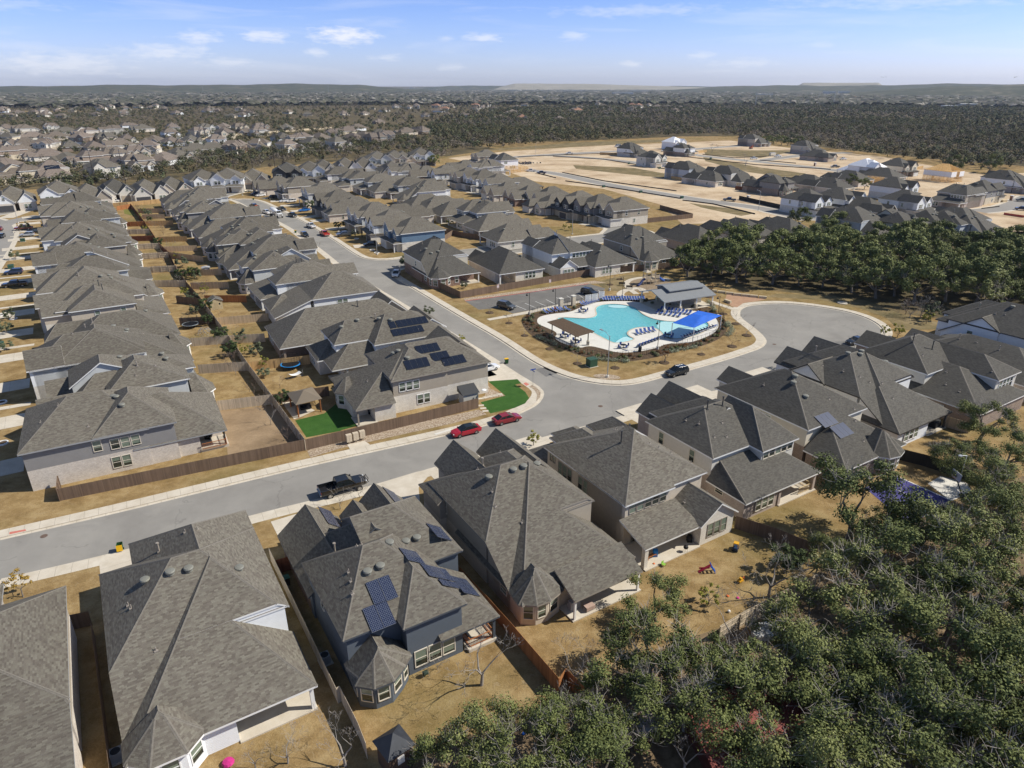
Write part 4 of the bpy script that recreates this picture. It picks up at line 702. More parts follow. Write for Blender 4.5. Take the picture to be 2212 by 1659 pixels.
for i,(z,x,y,h,T,up,low,lb) in enumerate(BR): H(z,x,y,h,T,BV+(6 if i<7 else -12),i%2,up,low,lb,gd=(GD_D,GD_W,GD_D,GD_T)[i%4],roof=M_ROOFD if i in (3,9) else M_ROOF,trim=T_DARK if i==9 else T_WHITE,zs=1.22)
NR=[('X4',350,270,8.6,TA,FV,S_WHITE,B_PALE,'new house with a white side wall behind a cedar fence on the cleared lots'),('X4',590,360,8.8,TF,BV,S_LSTUC,B_WHITE,'tan two-storey house standing alone beside the new street'),('X4',900,260,8.8,TC,FV,S_WHITE,B_BROWN,'white and brown house behind the utility trailer'),('X4',990,470,9.2,TA,FV,S_BSTUC,B_WHITE,'dark-roofed house with a blue-white wrapped wall on the cleared lots'),('X4',1180,560,7.2,TE,FV,S_LSTUC,B_PALE,'small hipped roof between two larger ones on the cleared lots'),('X4',1450,520,9.2,TA,FV,S_LSTUC,B_WHITE,'white-walled house at the corner of the cedar-fenced lots'),
 ('X4',1900,610,8.6,TC,FV,S_GREY,B_BROWN,'dark grey two-storey house right of the cedar-fenced lots'),('X4',1710,175,8.6,TA,FV,S_STUCCO,B_PINK,'tan-walled house far back at the edge of the woods, left of the oak clump'),('X5',70,220,8.6,TA,FV,S_STUCCO,B_PINK,'pale brick house far back at the wood edge, right of the oak clump'),('X5',210,300,7,TE,BV,S_STUCCO,B_PINK,'long single-storey brick house on the cleared ground'),
 ('X5',470,490,7.6,TE,FV,S_LGREY,B_PALE,'dark hipped roof left of the house with the timber patio'),('X5',800,460,7.8,TE,FV,S_LGREY,B_PALE,'dark hip roof with a shaded patio beside the pale framed fence'),('X5',990,390,9.2,TF,BV,S_CREAM,B_BROWN,'cream and brown house with a pale cedar fence at the wood edge'),('X5',60,530,7.6,TE,FV,S_WHITE,B_PALE,'hipped roof behind the dark two-storey house in the new estate'),('X5',260,560,7.4,TE,FV,S_TAUPE,B_PALE,'roof half hidden by the young oaks in the new estate'),
 ('X5',100,700,9.2,TF,BV,S_WHITE,B_WHITE,'white house with two front gables behind the dark fence of the new estate'),('X5',420,680,9.4,TF,BV,S_WBOARD,B_TAN,'board-and-batten house with orange timber gable trusses'),('X5',680,720,9.2,TE,BV,S_DARK,B_PALE,'dark steep-roofed house right of the timber-truss gables'),('X5',960,580,9.2,TF,BV,S_WHITE,B_WHITE,'white house with two timber-trimmed dormers behind the bare tree'),('X5',1080,710,9.2,TF,BV,S_WHITE,B_WHITE,'white two-storey house with four orange shutters'),
 ('X5',1600,640,9.2,TD,FU,S_TAUPE,B_PINK,'long two-storey taupe house over pinkish brick by the new street'),('X5',1820,610,9.0,TF,FU,S_GREY,B_TAN,'grey and stone house behind the long taupe house'),('X5',2080,510,9.4,TA,FV,S_WHITE,B_PINK,'large white and pink brick house at the right edge by the woods'),
 ('X5',590,880,9.4,TA,FV,S_BSTUC,B_WHITE,'house with a stepped pale eave and deck, first above the right-hand grove'),('X5',930,890,9.2,TC,FV,S_CREAM,B_WHITE,'cream house with a turret bay, second above the right-hand grove'),('X5',1340,890,9.2,TC,FV,S_BSTUC,B_WHITE,'blue-grey house with a small turret, third above the right-hand grove'),('X5',1650,890,9.4,TA,FV,S_LGREY,B_WHITE,'large dark-roofed house, last above the right-hand grove')]
for i,(z,x,y,h,T,f,up,low,lb) in enumerate(NR): H(z,x,y,h,T,f+(4 if z=='X5' else 8),i%2,up,low,lb,roof=M_ROOFD,gd=(GD_W,GD_T)[i%2],trim=T_DARK if i%3==0 else T_WHITE)
H('X4',830,200,9,TF,BV,0,M_WRAP,M_WRAP,'unfinished house wrapped in white sheeting, roof and all, at the wood edge',roof=M_WRAP,cat='house')
H('X5',650,390,9.4,TA,BV,0,M_WRAP,M_WRAP,'unfinished house with white sheeting on its steep roof and walls',roof=M_WRAP)
H('X3',1140,370,9.4,TF,FV,0,M_WRAP,M_WRAP,'unfinished white-wrapped house with a finished dark roof by the timber skeleton',roof=M_ROOFD)
def frame_house(z,x,y,ang,w,d,storeys,label,roof=True,walls=False):
 p=Z(z,x,y,0); t=thing('timber_frame',p,R(ang),label,'building frame'); fr_=MB(); hh=2.9*storeys
 for s in range(storeys+1):
  for yy in (-d/2,-d/6,d/6,d/2): fr_.box(-w/2,w/2,yy-.06,yy+.06,2.9*s,2.9*s+.14)
  for xx in (-w/2,0,w/2): fr_.box(xx-.06,xx+.06,-d/2,d/2,2.9*s+.15,2.9*s+.28)
 fr_.build('floor_beams',M_FRAME,t); st=MB(); k=0
 for yy in (-d/2,-d/6,d/6,d/2):
  for q in range(int(w/.55)): st.box(-w/2+q*.55,-w/2+q*.55+.07,yy-.05,yy+.05,0,hh)
 for xx in (-w/2,w/2):
  for q in range(int(d/.55)): st.box(xx-.05,xx+.05,-d/2+q*.55,-d/2+q*.55+.07,0,hh)
 st.build('wall_studs',M_FRAME,t)
 if walls:
  wr=MB()
  for (a,b,c,e) in ((-w/2-.05,-w/2+.02,-d/2,d/2),(w/2-.02,w/2+.05,-d/2,d/2),(-w/2,-w*.1,-d/2-.06,-d/2+.02),(w*.15,w/2,-d/2-.06,-d/2+.02),(-w/2,w/2,d/2-.02,d/2+.06)): wr.box(a,b,c,e,hh*.5,hh)
  wr.build('sheathing',M_WRAP,t)
 if roof:
  rf=MB(); rh=3.6
  for q in range(int(d/.6)+1):
   yy=-d/2+q*.6; s=min(1,min(q*.6,d-q*.6)/(w/2)); zt=hh+rh*s
   for sg in (-1,1): rf.tube((sg*(w/2+.4),yy,hh+.1),(sg*(w/2)*(1-s),yy,zt),.17,n=4)
   rf.tube((-w/2,yy,hh+.15),(w/2,yy,hh+.15),.06,n=4)
  rf.tube((0,-d/2+w/2,hh+rh),(0,d/2-w/2,hh+rh),.12,n=4); rf.build('roof_rafters',M_FRAME,t)
 return t
frame_house('X5',1400,600,AB,12,16,2,'half-built house with open golden roof rafters over white sheathing',walls=True)
frame_house('X3',1250,570,AB+90,11,16,1,'bare golden timber wall skeleton on the building lots',roof=False)
frame_house('X5',700,620,AB,9,9,1,'low golden timber skeleton behind the young oaks of the new estate',roof=False)
OL1=[(60,60),(300,60),(560,40),(700,85),(930,85),(1230,65),(1400,30),(1560,60),(1900,40),(1870,100),(2180,85),(80,150),(330,140),(590,140),(900,150),(1160,145),(1400,165),(1690,180),(1890,190),(2110,175),(130,225),(280,215),(490,215),(770,240),(1020,240),(1310,225),(1630,235),(2120,270),(60,290),(200,300),(480,330),(710,370),(980,345),(1240,310),(1490,290),(1960,330),(40,440),(190,500),(560,480),(1100,450),(1340,415),(1500,390),(1790,370)]
OL2=[(40,50),(250,40),(430,40),(650,40),(940,50),(260,100),(510,90),(630,75),(900,145),(1100,150),(1310,150),(1450,100),(1510,200),(1610,80),(1720,50),(170,170),(90,260),(370,235),(640,215),(960,225),(1220,200),(1700,155),(1820,135),(1920,150),(1980,115),(2070,125)]
OL3=[(50,90),(230,80)]
far_roofs=[M_ROOFT,M_ROOFB,M_ROOFT,M_ROOF]
walls_=[B_PALE,S_STUCCO,B_BROWN,S_WHITE,B_TAN,S_LSTUC,B_WHITE]
k=0
for z,L in (('X1',OL1),('X2',OL2),('X3',OL3)):
 for (x,y) in L:
  T=(TE,TA,TC,TE,TD,TG)[rnd.randrange(6)]; two=T in (TA,TC,TD); up=walls_[rnd.randrange(7)]; low=walls_[rnd.randrange(7)]
  ang=rnd.choice([BV+15,BV+15,BU+20,FV+10,BV-20])+rnd.uniform(-8,8)
  solar=((7,8,4,3,1.6,1.2,'d'),) if (z,x,y)==('X1',560,480) else ()
  h=plan(T,Z(z,x,y,9 if two else 7),ang-90,'%s house of the older suburb'%WN[up.name] if not solar else 'house with a big black solar array',
   roof=far_roofs[k%4],trim=T_WHITE if k%3 else T_TAUPE,low=low,up=up,mir=bool(rnd.randrange(2)) and not solar,group='family houses of the older suburb',anchor=(.5,T['D']*.5),cap=False,solar=solar,zs=1.12); k+=1
# ---------------- ground, streets, paths ----------------
def struct(o,kind='structure'): o['kind']=kind; return o
def densify(pts,maxd=6.0):
 out=[]
 for a,b in zip(pts,pts[1:]+pts[:1]):
  n=max(1,int(math.hypot(b[0]-a[0],b[1]-a[1])/maxd)); out+= [(a[0]+(b[0]-a[0])*i/n,a[1]+(b[1]-a[1])*i/n) for i in range(n)]
 return out
def smooth(pts,n=2,closed=False):
 """Chaikin"""
 for _ in range(n):
  o=[]; rng=range(len(pts)) if closed else range(len(pts)-1)
  if not closed: o.append(pts[0])
  for i in rng:
   a,b=pts[i],pts[(i+1)%len(pts)]; o+= [(a[0]*.75+b[0]*.25,a[1]*.75+b[1]*.25),(a[0]*.25+b[0]*.75,a[1]*.25+b[1]*.75)]
  if not closed: o.append(pts[-1])
  pts=o
 return pts
Dp=lambda L: [at(x,y) for x,y in L]
north=Dp([(0,1161),(240,1106),(470,1050),(700,995),(938,943),(1030,921),(1095,902),(1129.5,886.5),(1157.8,872),(1171,853),(1168,840),(1143,823),(1114,806),(1054,766),(938,696),(798,613),(738,575),(693.7,538.5),(658.5,515),(627,491.6),(602,479),(574.6,464),(541,450.6),(518,437),(496.4,429),(470,421)])
uvw=inv(AB,at(470,421));
west_ext=[UV(uvw[0]-14,uvw[1]+2),UV(-34,372),UV(-60,352),UV(-85,352),UV(-85,362),UV(-60,362),UV(-34,382),UV(6,384),UV(40,386),UV(70,392)]
east=Dp([(553,409.6),(520,416),(478,427.2),(500,431),(530,430),(551,432),(568.7,436.5),(600,451.6),(627,464),(652.7,476),(682,493.6),(715,513),(744.5,532.6),(773.8,552),(793,559),(822.6,561.5),(864,558),(899,550)])
d1=inv(AB,at(899,550)); d2=inv(AB,at(899,571.7))
dext=[UV(150,208),UV(153,216),UV(163,216),UV(163,196)]
east2=Dp([(899,571.7),(875.7,577),(852,583),(846,588),(852,597),(869,608),(906,629.5),(955,659),(1011,692),(1080,731),(1138,771),(1171,790),(1218,810),(1258,821),(1304,828.5),(1348,830),(1388,824),(1445,808),(1474,801),(1491,796),(1574,773),(1618,758),(1641,750),(1652,740),(1651,730),(1634,713),(1614,698),(1598,686),(1594,676),(1598,666),(1614,659),(1648,655),(1691,654),(1741,658),(1791,665),(1834,673),(1874.5,686),(1901,701),(1911,715),(1905,730),(1885,745),(1850,757),(1790,777),(1720,797),(1640,820),(1560,842),(1508,852),(1440,871),(1381,887),(1328,905),(1250,925),(1191,941),(1120,960),(1030,986),(947,1008),(850,1037),(737.6,1068),(650,1088),(567,1109),(540,1116),(400,1155),(250,1195),(133,1223),(0,1253)])
wA=inv(AB,north[0]); wB=inv(AB,east2[-1])
left_ext=[UV(wB[0]-60,wB[1]),UV(wA[0]-60,wA[1])]
dstreet=[UV(d1[0],d1[1])]+[UV(100,d1[1]-.3),UV(150,d1[1]-1.5),UV(158,d1[1]+6),UV(159,235),UV(158,290),UV(152,340),UV(160,341),UV(167,290),UV(168.5,235),UV(168,d1[1]-6),UV(166,d2[1]-1),UV(150,d2[1]-.8),UV(100,d2[1]-.3)]
loop=smooth(north,1)+west_ext+smooth(east,1)+dstreet[1:]+smooth(east2,2)+left_ext
ROAD=loop
def poly_sheet(name,pts,z,m,label=None,cat=None,kind='structure',uv=True,under=None):
 mb=MB(); mb.poly([(p[0],p[1],z) for p in pts],0,[(p[0],p[1]) for p in pts]) if len(pts)<5 else None
 if len(pts)>=5:
  tr=tessellate_polygon([[Vector((p[0],p[1],0)) for p in pts]])
  i0=len(mb.v); mb.v=[(p[0],p[1],z) for p in pts]
  for t in tr:
   a,b,c=[pts[k] for k in t]; ccw=(b[0]-a[0])*(c[1]-a[1])-(b[1]-a[1])*(c[0]-a[0])>0
   f=tuple(t) if ccw else tuple(reversed(t)); mb.f.append(f); mb.m.append(0); mb.uv.append([(pts[k][0],pts[k][1]) for k in f])
 else:
  a,b,c=pts[0],pts[1],pts[2]
  if (b[0]-a[0])*(c[1]-a[1])-(b[1]-a[1])*(c[0]-a[0])<0: mb.f=[tuple(reversed(f)) for f in mb.f]
 o=mb.build(name,m);
 if kind: o['kind']=kind
 if label: o['label']=label
 if cat: o['category']=cat
 return o
KH=.14
BIG=45000
outer=[(-BIG,-600),(BIG,-600),(BIG,BIG),(-BIG,BIG)]
POOLPX=[(228,1),(262,2),(300,8),(330,18),(352,28),(362,38),(372,50),(400,68),(455,85),(490,92),(560,97),(650,100),(600,125),(560,150),(540,175),(440,190)]
pool_out=[Z('P',*p) for p in [(630,384),(700,375),(770,375),(840,382),(905,382),(960,378),(1000,368),(1012,350),(1000,320),(1005,305),(1030,290),(1080,284),(1140,284),(1210,292),(1262,305),(1292,322),(1305,345),(1340,368),(1400,395),(1480,404),(1560,402),(1640,400),(1700,408),(1735,440),(1700,480),(1640,510),(1560,535),(1500,545),(1420,540),(1370,520),(1300,505),(1240,488),(1214,470),(1205,455),(1180,468),(1150,505),(1130,545),(1060,530),(960,460),(860,420),(760,405),(690,405)]]
POOLK=2212/ (1300*2212/4096.)   # scale of the crop those points were read from
def P4(x,y,h=0): return at(972+x/3.151,567+y/3.151,h)
pool=smooth([P4(x,y) for x,y in [(722,384),(760,374),(840,377),(905,382),(955,378),(990,370),(1004,352),(992,325),(1000,302),(1040,288),(1100,283),(1160,285),(1225,296),(1265,312),(1290,335),(1320,358),(1370,380),(1430,394),(1500,402),(1580,404),(1660,403),(1735,398),(1765,420),(1750,452),(1700,485),(1600,515),(1500,520),(1460,500),(1440,470),(1400,445),(1330,437),(1262,443),(1215,462),(1200,485),(1225,508),(1260,520),(1200,540),(1120,549),(1080,530),(1010,495),(940,455),(860,420),(790,400)]],2,True)
def ground():
 g=MB(); loops=[[Vector((*p,0)) for p in outer],[Vector((*p,0)) for p in reversed(ROAD)],[Vector((*p,0)) for p in reversed(pool)]]
 allp=outer+list(reversed(ROAD))+list(reversed(pool)); g.v=[(p[0],p[1],0.0) for p in allp]
 for t in tessellate_polygon(loops):
  a,b,c=[allp[k] for k in t]; ccw=(b[0]-a[0])*(c[1]-a[1])-(b[1]-a[1])*(c[0]-a[0])>0
  f=tuple(t) if ccw else tuple(reversed(t)); g.f.append(f); g.m.append(0); g.uv.append([allp[k] for k in f])
 return g.build('ground',M_GROUND,None,kind='structure')
ground()
poly_sheet('road',ROAD,-KH,M_ASPH)
kb=MB(); n=len(ROAD)
for i in range(n):
 a,b=ROAD[i],ROAD[(i+1)%n]; kb.poly([(a[0],a[1],-KH-.02),(b[0],b[1],-KH-.02),(b[0],b[1],.004),(a[0],a[1],.004)],0)
kb.build('kerb',M_CONC,None,kind='structure')
def strip(name,pts,w0,w1,z,m,joint=1.5,side=1,closed=False,kind='structure',zj=.004):
 """band between offsets w0..w1 to the left (side=1) of a polyline"""
 offs=[]
 N_=len(pts)
 for i in range(N_):
  a=pts[max(0,i-1)] if not closed else pts[i-1]; b=pts[min(N_-1,i+1)] if not closed else pts[(i+1)%N_]
  L=math.hypot(b[0]-a[0],b[1]-a[1]) or 1; nx,ny=-(b[1]-a[1])/L*side,(b[0]-a[0])/L*side
  offs.append((nx,ny))
 mb=MB(); jm=MB(); acc=0
 for i in range(N_-1 if not closed else N_):
  j=(i+1)%N_; a,b=pts[i],pts[j]; na,nb=offs[i],offs[j]; L=math.hypot(b[0]-a[0],b[1]-a[1])
  q=[(a[0]+na[0]*w0,a[1]+na[1]*w0,z),(b[0]+nb[0]*w0,b[1]+nb[1]*w0,z),(b[0]+nb[0]*w1,b[1]+nb[1]*w1,z),(a[0]+na[0]*w1,a[1]+na[1]*w1,z)]
  if side<0: q=q[::-1]
  mb.poly(q,0,[(p[0],p[1]) for p in q])
  if joint:
   t=joint-(acc%joint)
   while t<L:
    f=t/L; ax,ay=a[0]+(b[0]-a[0])*f,a[1]+(b[1]-a[1])*f; nx,ny=na; dx,dy=(b[0]-a[0])/L*.014,(b[1]-a[1])/L*.014
    jq=[(ax+nx*w0-dx,ay+ny*w0-dy,z+zj),(ax+nx*w0+dx,ay+ny*w0+dy,z+zj),(ax+nx*w1+dx,ay+ny*w1+dy,z+zj),(ax+nx*w1-dx,ay+ny*w1-dy,z+zj)]
    jm.poly(jq if side>0 else jq[::-1],1); t+=joint
  acc+=L
 mb.merge(jm); o=mb.build(name,[m,M_JOINT]); o['kind']=kind; return o
nn=smooth(north,1); ee=smooth(east,1); e2=smooth(east2,2)
area=sum(ROAD[i][0]*ROAD[(i+1)%n][1]-ROAD[(i+1)%n][0]*ROAD[i][1] for i in range(n))
sd_=1 if area<0 else -1
for L in ([left_ext[1]]+nn,ee,e2+[left_ext[0]]): strip('sidewalk',L,0,1.75,.006,M_CONC,1.6,sd_)
strip('sidewalk',dstreet[1:],0,1.6,.006,M_CONC,2,sd_)
strip('sidewalk',west_ext,0,1.6,.006,M_CONC,2,sd_)
for L in (nn,ee,e2): strip('gutter',L,-.45,0,-KH+.006,M_CONC,1.6,sd_)
def road_line(name,pts,w,z=.012,m=None,side=True,sm=2):
 p=smooth(pts,sm); strip(name,p,-w/2,w/2,z,m or M_ASPHF,0,1)
 if side:
  for s in (-1,1): strip('sidewalk',p,w/2,w/2+1.6,z+.006,M_CONC,0,s)
road_line('road',[UV(-48,60),UV(-46,95),UV(-45,150),UV(-44,215),UV(-43,290),UV(-45,320),UV(-50,345),UV(-62,357)],9.2,m=M_ASPHF)
road_line('road',[UV(-34,350),UV(-45,338),UV(-47,325)],8,.021,side=False)
def RZ(*L): return [Z(*p) for p in L]
road_line('road',RZ(('T2',1180,775),('T2',1400,800),('T2',1700,870),('T2',2212,955),('T3',200,985),('T3',480,1020),('T3',620,1050),('T3',830,1100)),8.6,.02,M_ASPHF)
road_line('road',RZ(('T2',1110,695),('T2',1300,680),('T2',1600,665),('T2',1800,655)),8.6,.024,M_ASPHF,sm=1)
road_line('road',RZ(('T2',1300,682),('T2',1500,690),('T2',1800,715),('T2',2212,770),('T3',200,800)),8.6,.028,M_ASPHF,sm=1)
road_line('road',RZ(('T2',2212,660),('T3',60,680),('T3',400,715),('T3',700,745),('T3',970,775),('T3',1100,800)),8.6,.02,M_ASPHF)
road_line('road',RZ(('T3',470,722),('T3',700,690),('T3',860,675),('T3',1080,664)),8.6,.030,M_ASPHF,sm=1)
road_line('road',RZ(('T3',40,645),('T3',300,625),('T3',500,615)),8.6,.02,M_ASPHF,sm=1)
road_line('road',RZ(('T3',1900,1045),('T3',2060,1030),('T3',2150,1005),('T3',2260,950)),9,.02,M_ASPHF)
road_line('road',RZ(('T3',560,1040),('T3',800,1095),('T3',1000,1080),('T3',1300,1050)),8,.034,M_ASPHF,sm=1)
def zpoly(name,z_,m,L): return poly_sheet(name,[Z(*p) for p in L],z_,m)
zpoly('building_land',.006,M_SAND,[('T2',690,700),('T2',1080,655),('T2',1500,630),('T2',1760,615),('T2',2212,600),('T3',300,585),('T3',700,635),('T3',1300,690),('T3',1560,740),('T3',1960,810),('T3',2300,790),('T3',2300,1260),('T3',1960,1120),('T3',1600,1000),('T3',1100,930),('T3',600,1100),('T3',0,1130),('T2',2212,1130),('T2',2060,1000),('T2',1700,900),('T2',1250,850),('T2',1000,760)])
zpoly('grass_verge',.005,M_WEED,[('T2',660,680),('T2',1000,650),('T2',1500,628),('T2',1900,605),('T2',2212,585),('T2',2212,575),('T2',1500,600),('T2',1000,640),('T2',600,670)])
zpoly('grass_verge',.012,M_WEED,[('T2',1500,745),('T2',1900,765),('T2',2150,810),('T2',2100,830),('T2',1800,800),('T2',1520,770)])
zpoly('grass_verge',.012,M_WEED,[('T3',130,690),('T3',500,760),('T3',800,800),('T3',700,830),('T3',420,790),('T3',150,720)])
zpoly('grass_verge',.012,M_WEED,[('T3',130,640),('T3',420,650),('T3',760,650),('T3',500,700),('T3',150,680)])
zpoly('grass_verge',.012,M_WEED,[('T3',40,990),('T3',330,1030),('T3',460,1060),('T3',380,1075),('T3',120,1020)])
zpoly('pale_path_land',.006,M_SAND,[('T1',1130,600),('T1',1500,540),('T1',2000,505),('T1',2212,500),('T1',2212,520),('T1',1700,560),('T1',1300,590)])
gz=noisy('leaf_litter',[(.3,(.085,.062,.04)),(.48,(.16,.115,.068)),(.65,(.27,.20,.125))],.4,5,.7)
poly_sheet('woodland_floor',Dp([(1230,1500),(1310,1460),(1420,1400),(1590,1345),(1750,1265),(1800,1180),(2260,1010),(2400,1300),(2300,1800),(800,1800),(830,1640),(1000,1590),(1150,1560)]),.006,gz)
poly_sheet('woodland_floor',[at(x,y) for x,y in [(1478,600),(1480,560),(1560,520),(1700,500),(2000,500),(2260,500),(2300,640),(2212,690),(2060,690),(1960,680),(1905,668),(1790,640),(1640,625),(1560,615)]],.006,M_SCRUB)
zpoly('lawn',.012,M_WEED,[('R6',540,265),('R6',900,285),('R6',1120,330),('R6',1320,400),('R6',1400,480),('R6',1680,475),('R6',1700,440),('R6',1400,370),('R6',1200,290),('R6',900,250),('R6',600,245)])
poly_sheet('woodland_floor',[Z(*p) for p in [('T1',-200,760),('T1',200,790),('T1',600,760),('T1',1000,680),('T1',1500,620),('T1',1750,620),('T1',2212,590),('T2',150,560),('T2',600,560),('T2',1000,640),('T2',680,690),('T2',300,640),('T2',0,620),('T1',1700,720),('T1',1300,760),('T1',850,830),('T1',300,860),('T1',-200,900)]],.007,M_SCRUB)
poly_sheet('woodland_floor',[Z(*p) for p in [('T1',-400,905),('T1',-400,400),('T1',800,400),('T1',1500,440),('T2',200,520),('T2',600,610),('T2',640,640),('T2',300,690),('T2',0,720),('T1',1700,760),('T1',1200,850),('T1',700,890),('T1',100,905)]],.0065,M_SCRUB)
big=MB()
fa=[]
for a in np.linspace(-60,60,25):
 d0=520 if a<0 else 560; fa.append((math.sin(R(a))*d0*1.0,math.cos(R(a))*d0))
FARR=[Z(*p) for p in [('T1',-600,400),('T1',0,395),('T1',800,400),('T1',1500,440),('T2',200,520),('T2',700,620),('T2',1000,600),('T2',1500,590),('T2',2212,560),('T3',500,555),('T3',800,620),('T3',1560,700),('T3',2300,760),('T3',2900,740)]]
poly_sheet('scrub_country',FARR+[(BIG*.9,BIG*.05),(BIG*.9,BIG*.95),(-BIG*.9,BIG*.95),(-BIG*.9,BIG*.05)],.004,M_SCRUB)
def drive(p,q,w,z=.026,name='driveway'):
 strip(name,[p,q],-w/2,w/2,z,M_CONC,3,1)
for i in range(15):
 v=109+17.1*i; u0=-20.5-.055*(v-106)
 drive(UV(u0,v),UV(-40.4,v-1),5.2)
 if i%2: drive(UV(u0,v+6.5),UV(-40.4,v+6.5),1.4)
for x0,y0 in ((-4,71.2),(14.7,68),(36.5,69),(50.5,70),(72,70),(86,70.5),(103,70),(125,70.5)):
 a=S(x0,y0);
 b=S(x0,y0+8.5); drive(a,b,5.6,.013)
for v in (108,122,140,158): drive(UV(46,v),UV(54.4,v),5.4,.013)
for v in (176,193,210,227,244,261,278,300,320): drive(UV(44-(v-176)*.06,v),UV(53.4-(v-176)*.085,v),5.2,.013)
for L in ([('X2',1990,1380),('X2',1700,1400)],[('X2',1880,1230),('X2',1520,1240)],[('X2',1700,1180),('X2',1400,1210)],[('X2',1500,1095),('X2',1230,1120)],[('X2',1370,1050),('X2',1110,1085)],[('X2',1250,990),('X2',1010,1010)],[('X2',1100,940),('X2',890,950)],[('X2',990,890),('X2',780,900)],[('X2',860,850),('X2',690,870)],[('X2',770,825),('X2',620,840)]): drive(Z(*L[0]),Z(*L[1]),5,.013)
for L in ([('X3',1280,905),('X3',1160,890)],[('X3',1560,940),('X3',1400,970)],[('X3',1800,990),('X3',1600,1030)],[('X3',2060,1050),('X3',1830,1100)],[('X3',2212,1120),('X3',2020,1160)],[('X3',1440,930),('X3',1270,900)],[('X3',720,720),('X3',560,740)]): drive(Z(*L[0]),Z(*L[1]),5,.02)
for L in ([('X1',290,1000),('X1',60,1085)],[('X1',1160,900),('X1',1330,950)],[('X1',1520,870),('X1',1740,890)],[('X1',700,930),('X1',800,1000)],[('X2',380,770),('X2',300,790)],[('X2',480,770),('X2',440,790)],[('X2',200,770),('X2',150,790)]): drive(Z(*L[0]),Z(*L[1]),6,.013)
poly_sheet('asphalt_patch',[Z('R5',*p) for p in ((1255,730),(1370,705),(1450,740),(1325,778))],-KH+.006,M_PATCH)
poly_sheet('asphalt_patch',[Z('R6',*p) for p in ((985,550),(1060,548),(1075,562),(1010,568))],-KH+.006,M_PATCH)
poly_sheet('tactile_paving',[Z('R1',*p) for p in ((62,130),(165,112),(170,122),(60,146))],.014,M_TACT)
poly_sheet('tactile_paving',[Z('R5',*p) for p in ((1178,825),(1195,818),(1217,832),(1197,842))],.014,M_TACT)
poly_sheet('driveway',[Z('R5',*p) for p in ((945,690),(1040,690),(1130,760),(1155,800),(955,812),(935,760))],.013,M_CONC)
poly_sheet('driveway',[Z('R5',*p) for p in ((0,1545),(480,1400),(640,1365),(560,1430),(500,1500),(512,1640),(440,1640),(270,1480),(100,1530))],.012,M_CONC)
def path_poly(L,z=.018,name='artificial_turf',m=None): return poly_sheet(name,[Z(*p) for p in L],z,m or M_TURF)
path_poly([('R5',950,812),('R5',1140,798),('R5',1165,825),('R5',1125,832),('R5',1190,880),('R5',1215,920),('R5',1190,955),('R5',1120,985),('R5',965,1020),('R5',902,948),('R5',1062,905)])
path_poly([('R4',1912,1065),('R4',2100,1020),('R5',0,930),('R5',40,1000),('R5',140,1090),('R5',0,1128),('R4',2212,1132),('R4',1985,1175)])
path_poly([('R5',890,930),('R5',1062,905),('R5',965,860),('R5',945,830),('R5',930,905)],.02,'rock_bed',M_ROCK)
for i in range(5):
 a=Z('R5',905+i*30,925-i*7); poly_sheet('stepping_slab',[(a[0]+dx,a[1]+dy) for dx,dy in ((-.5,-.3),(.5,-.1),(.4,.5),(-.6,.3))],.027,M_CONC)
for i in range(3):
 a=Z('R5',905+i*15,970+i*18); poly_sheet('stepping_slab',[(a[0]+dx,a[1]+dy) for dx,dy in ((-.5,-.3),(.5,-.1),(.4,.5),(-.6,.3))],.027,M_CONC)
path_poly([('R4',1990,1262),('R5',0,1170),('R5',300,1120),('R5',890,995),('R5',940,1025),('R5',720,1085),('R5',420,1150),('R5',180,1205),('R5',0,1245),('R4',2212,1245),('R4',2010,1305)],.016,'rock_bed',M_ROCK)
poly_sheet('mailbox_pad',[Z('R5',*p) for p in ((38,1222),(150,1198),(185,1222),(60,1262))],.03,M_CONC)
path_poly([('R5',1235,835),('R5',1262,850),('R5',1290,880),('R5',1285,915),('R5',1262,940),('R5',1268,900),('R5',1250,868),('R5',1215,845)],.02,'rock_bed',M_ROCK)
path_poly([('R4',1815,935),('R4',1880,925),('R4',2040,1000),('R4',1945,1045),('R4',1905,1058)],.02,'gazebo_slab',M_CONC)
path_poly([('R4',1425,1005),('R4',1770,966),('R4',1975,1245),('R4',1800,1280),('R4',1480,1345),('R4',1465,1180)],.013,'dirt_yard',M_DIRT)
path_poly([('T1',800,1030),('T1',900,1040),('T1',920,1090),('T1',805,1060)],.014,'lawn',M_GREEN)
path_poly([('R5',1110,155),('R5',1300,120),('R5',1370,145),('R5',1180,172)],.014,'lawn',M_GREEN)
path_poly([('R5',1450,110),('R5',1560,80),('R5',1670,100),('R5',1530,130)],.014,'lawn',M_GREEN)
path_poly([('R5',1640,170),('R5',1850,120),('R5',2000,140),('R5',1900,240),('R5',1720,220)],.012,'lawn',M_WEED)
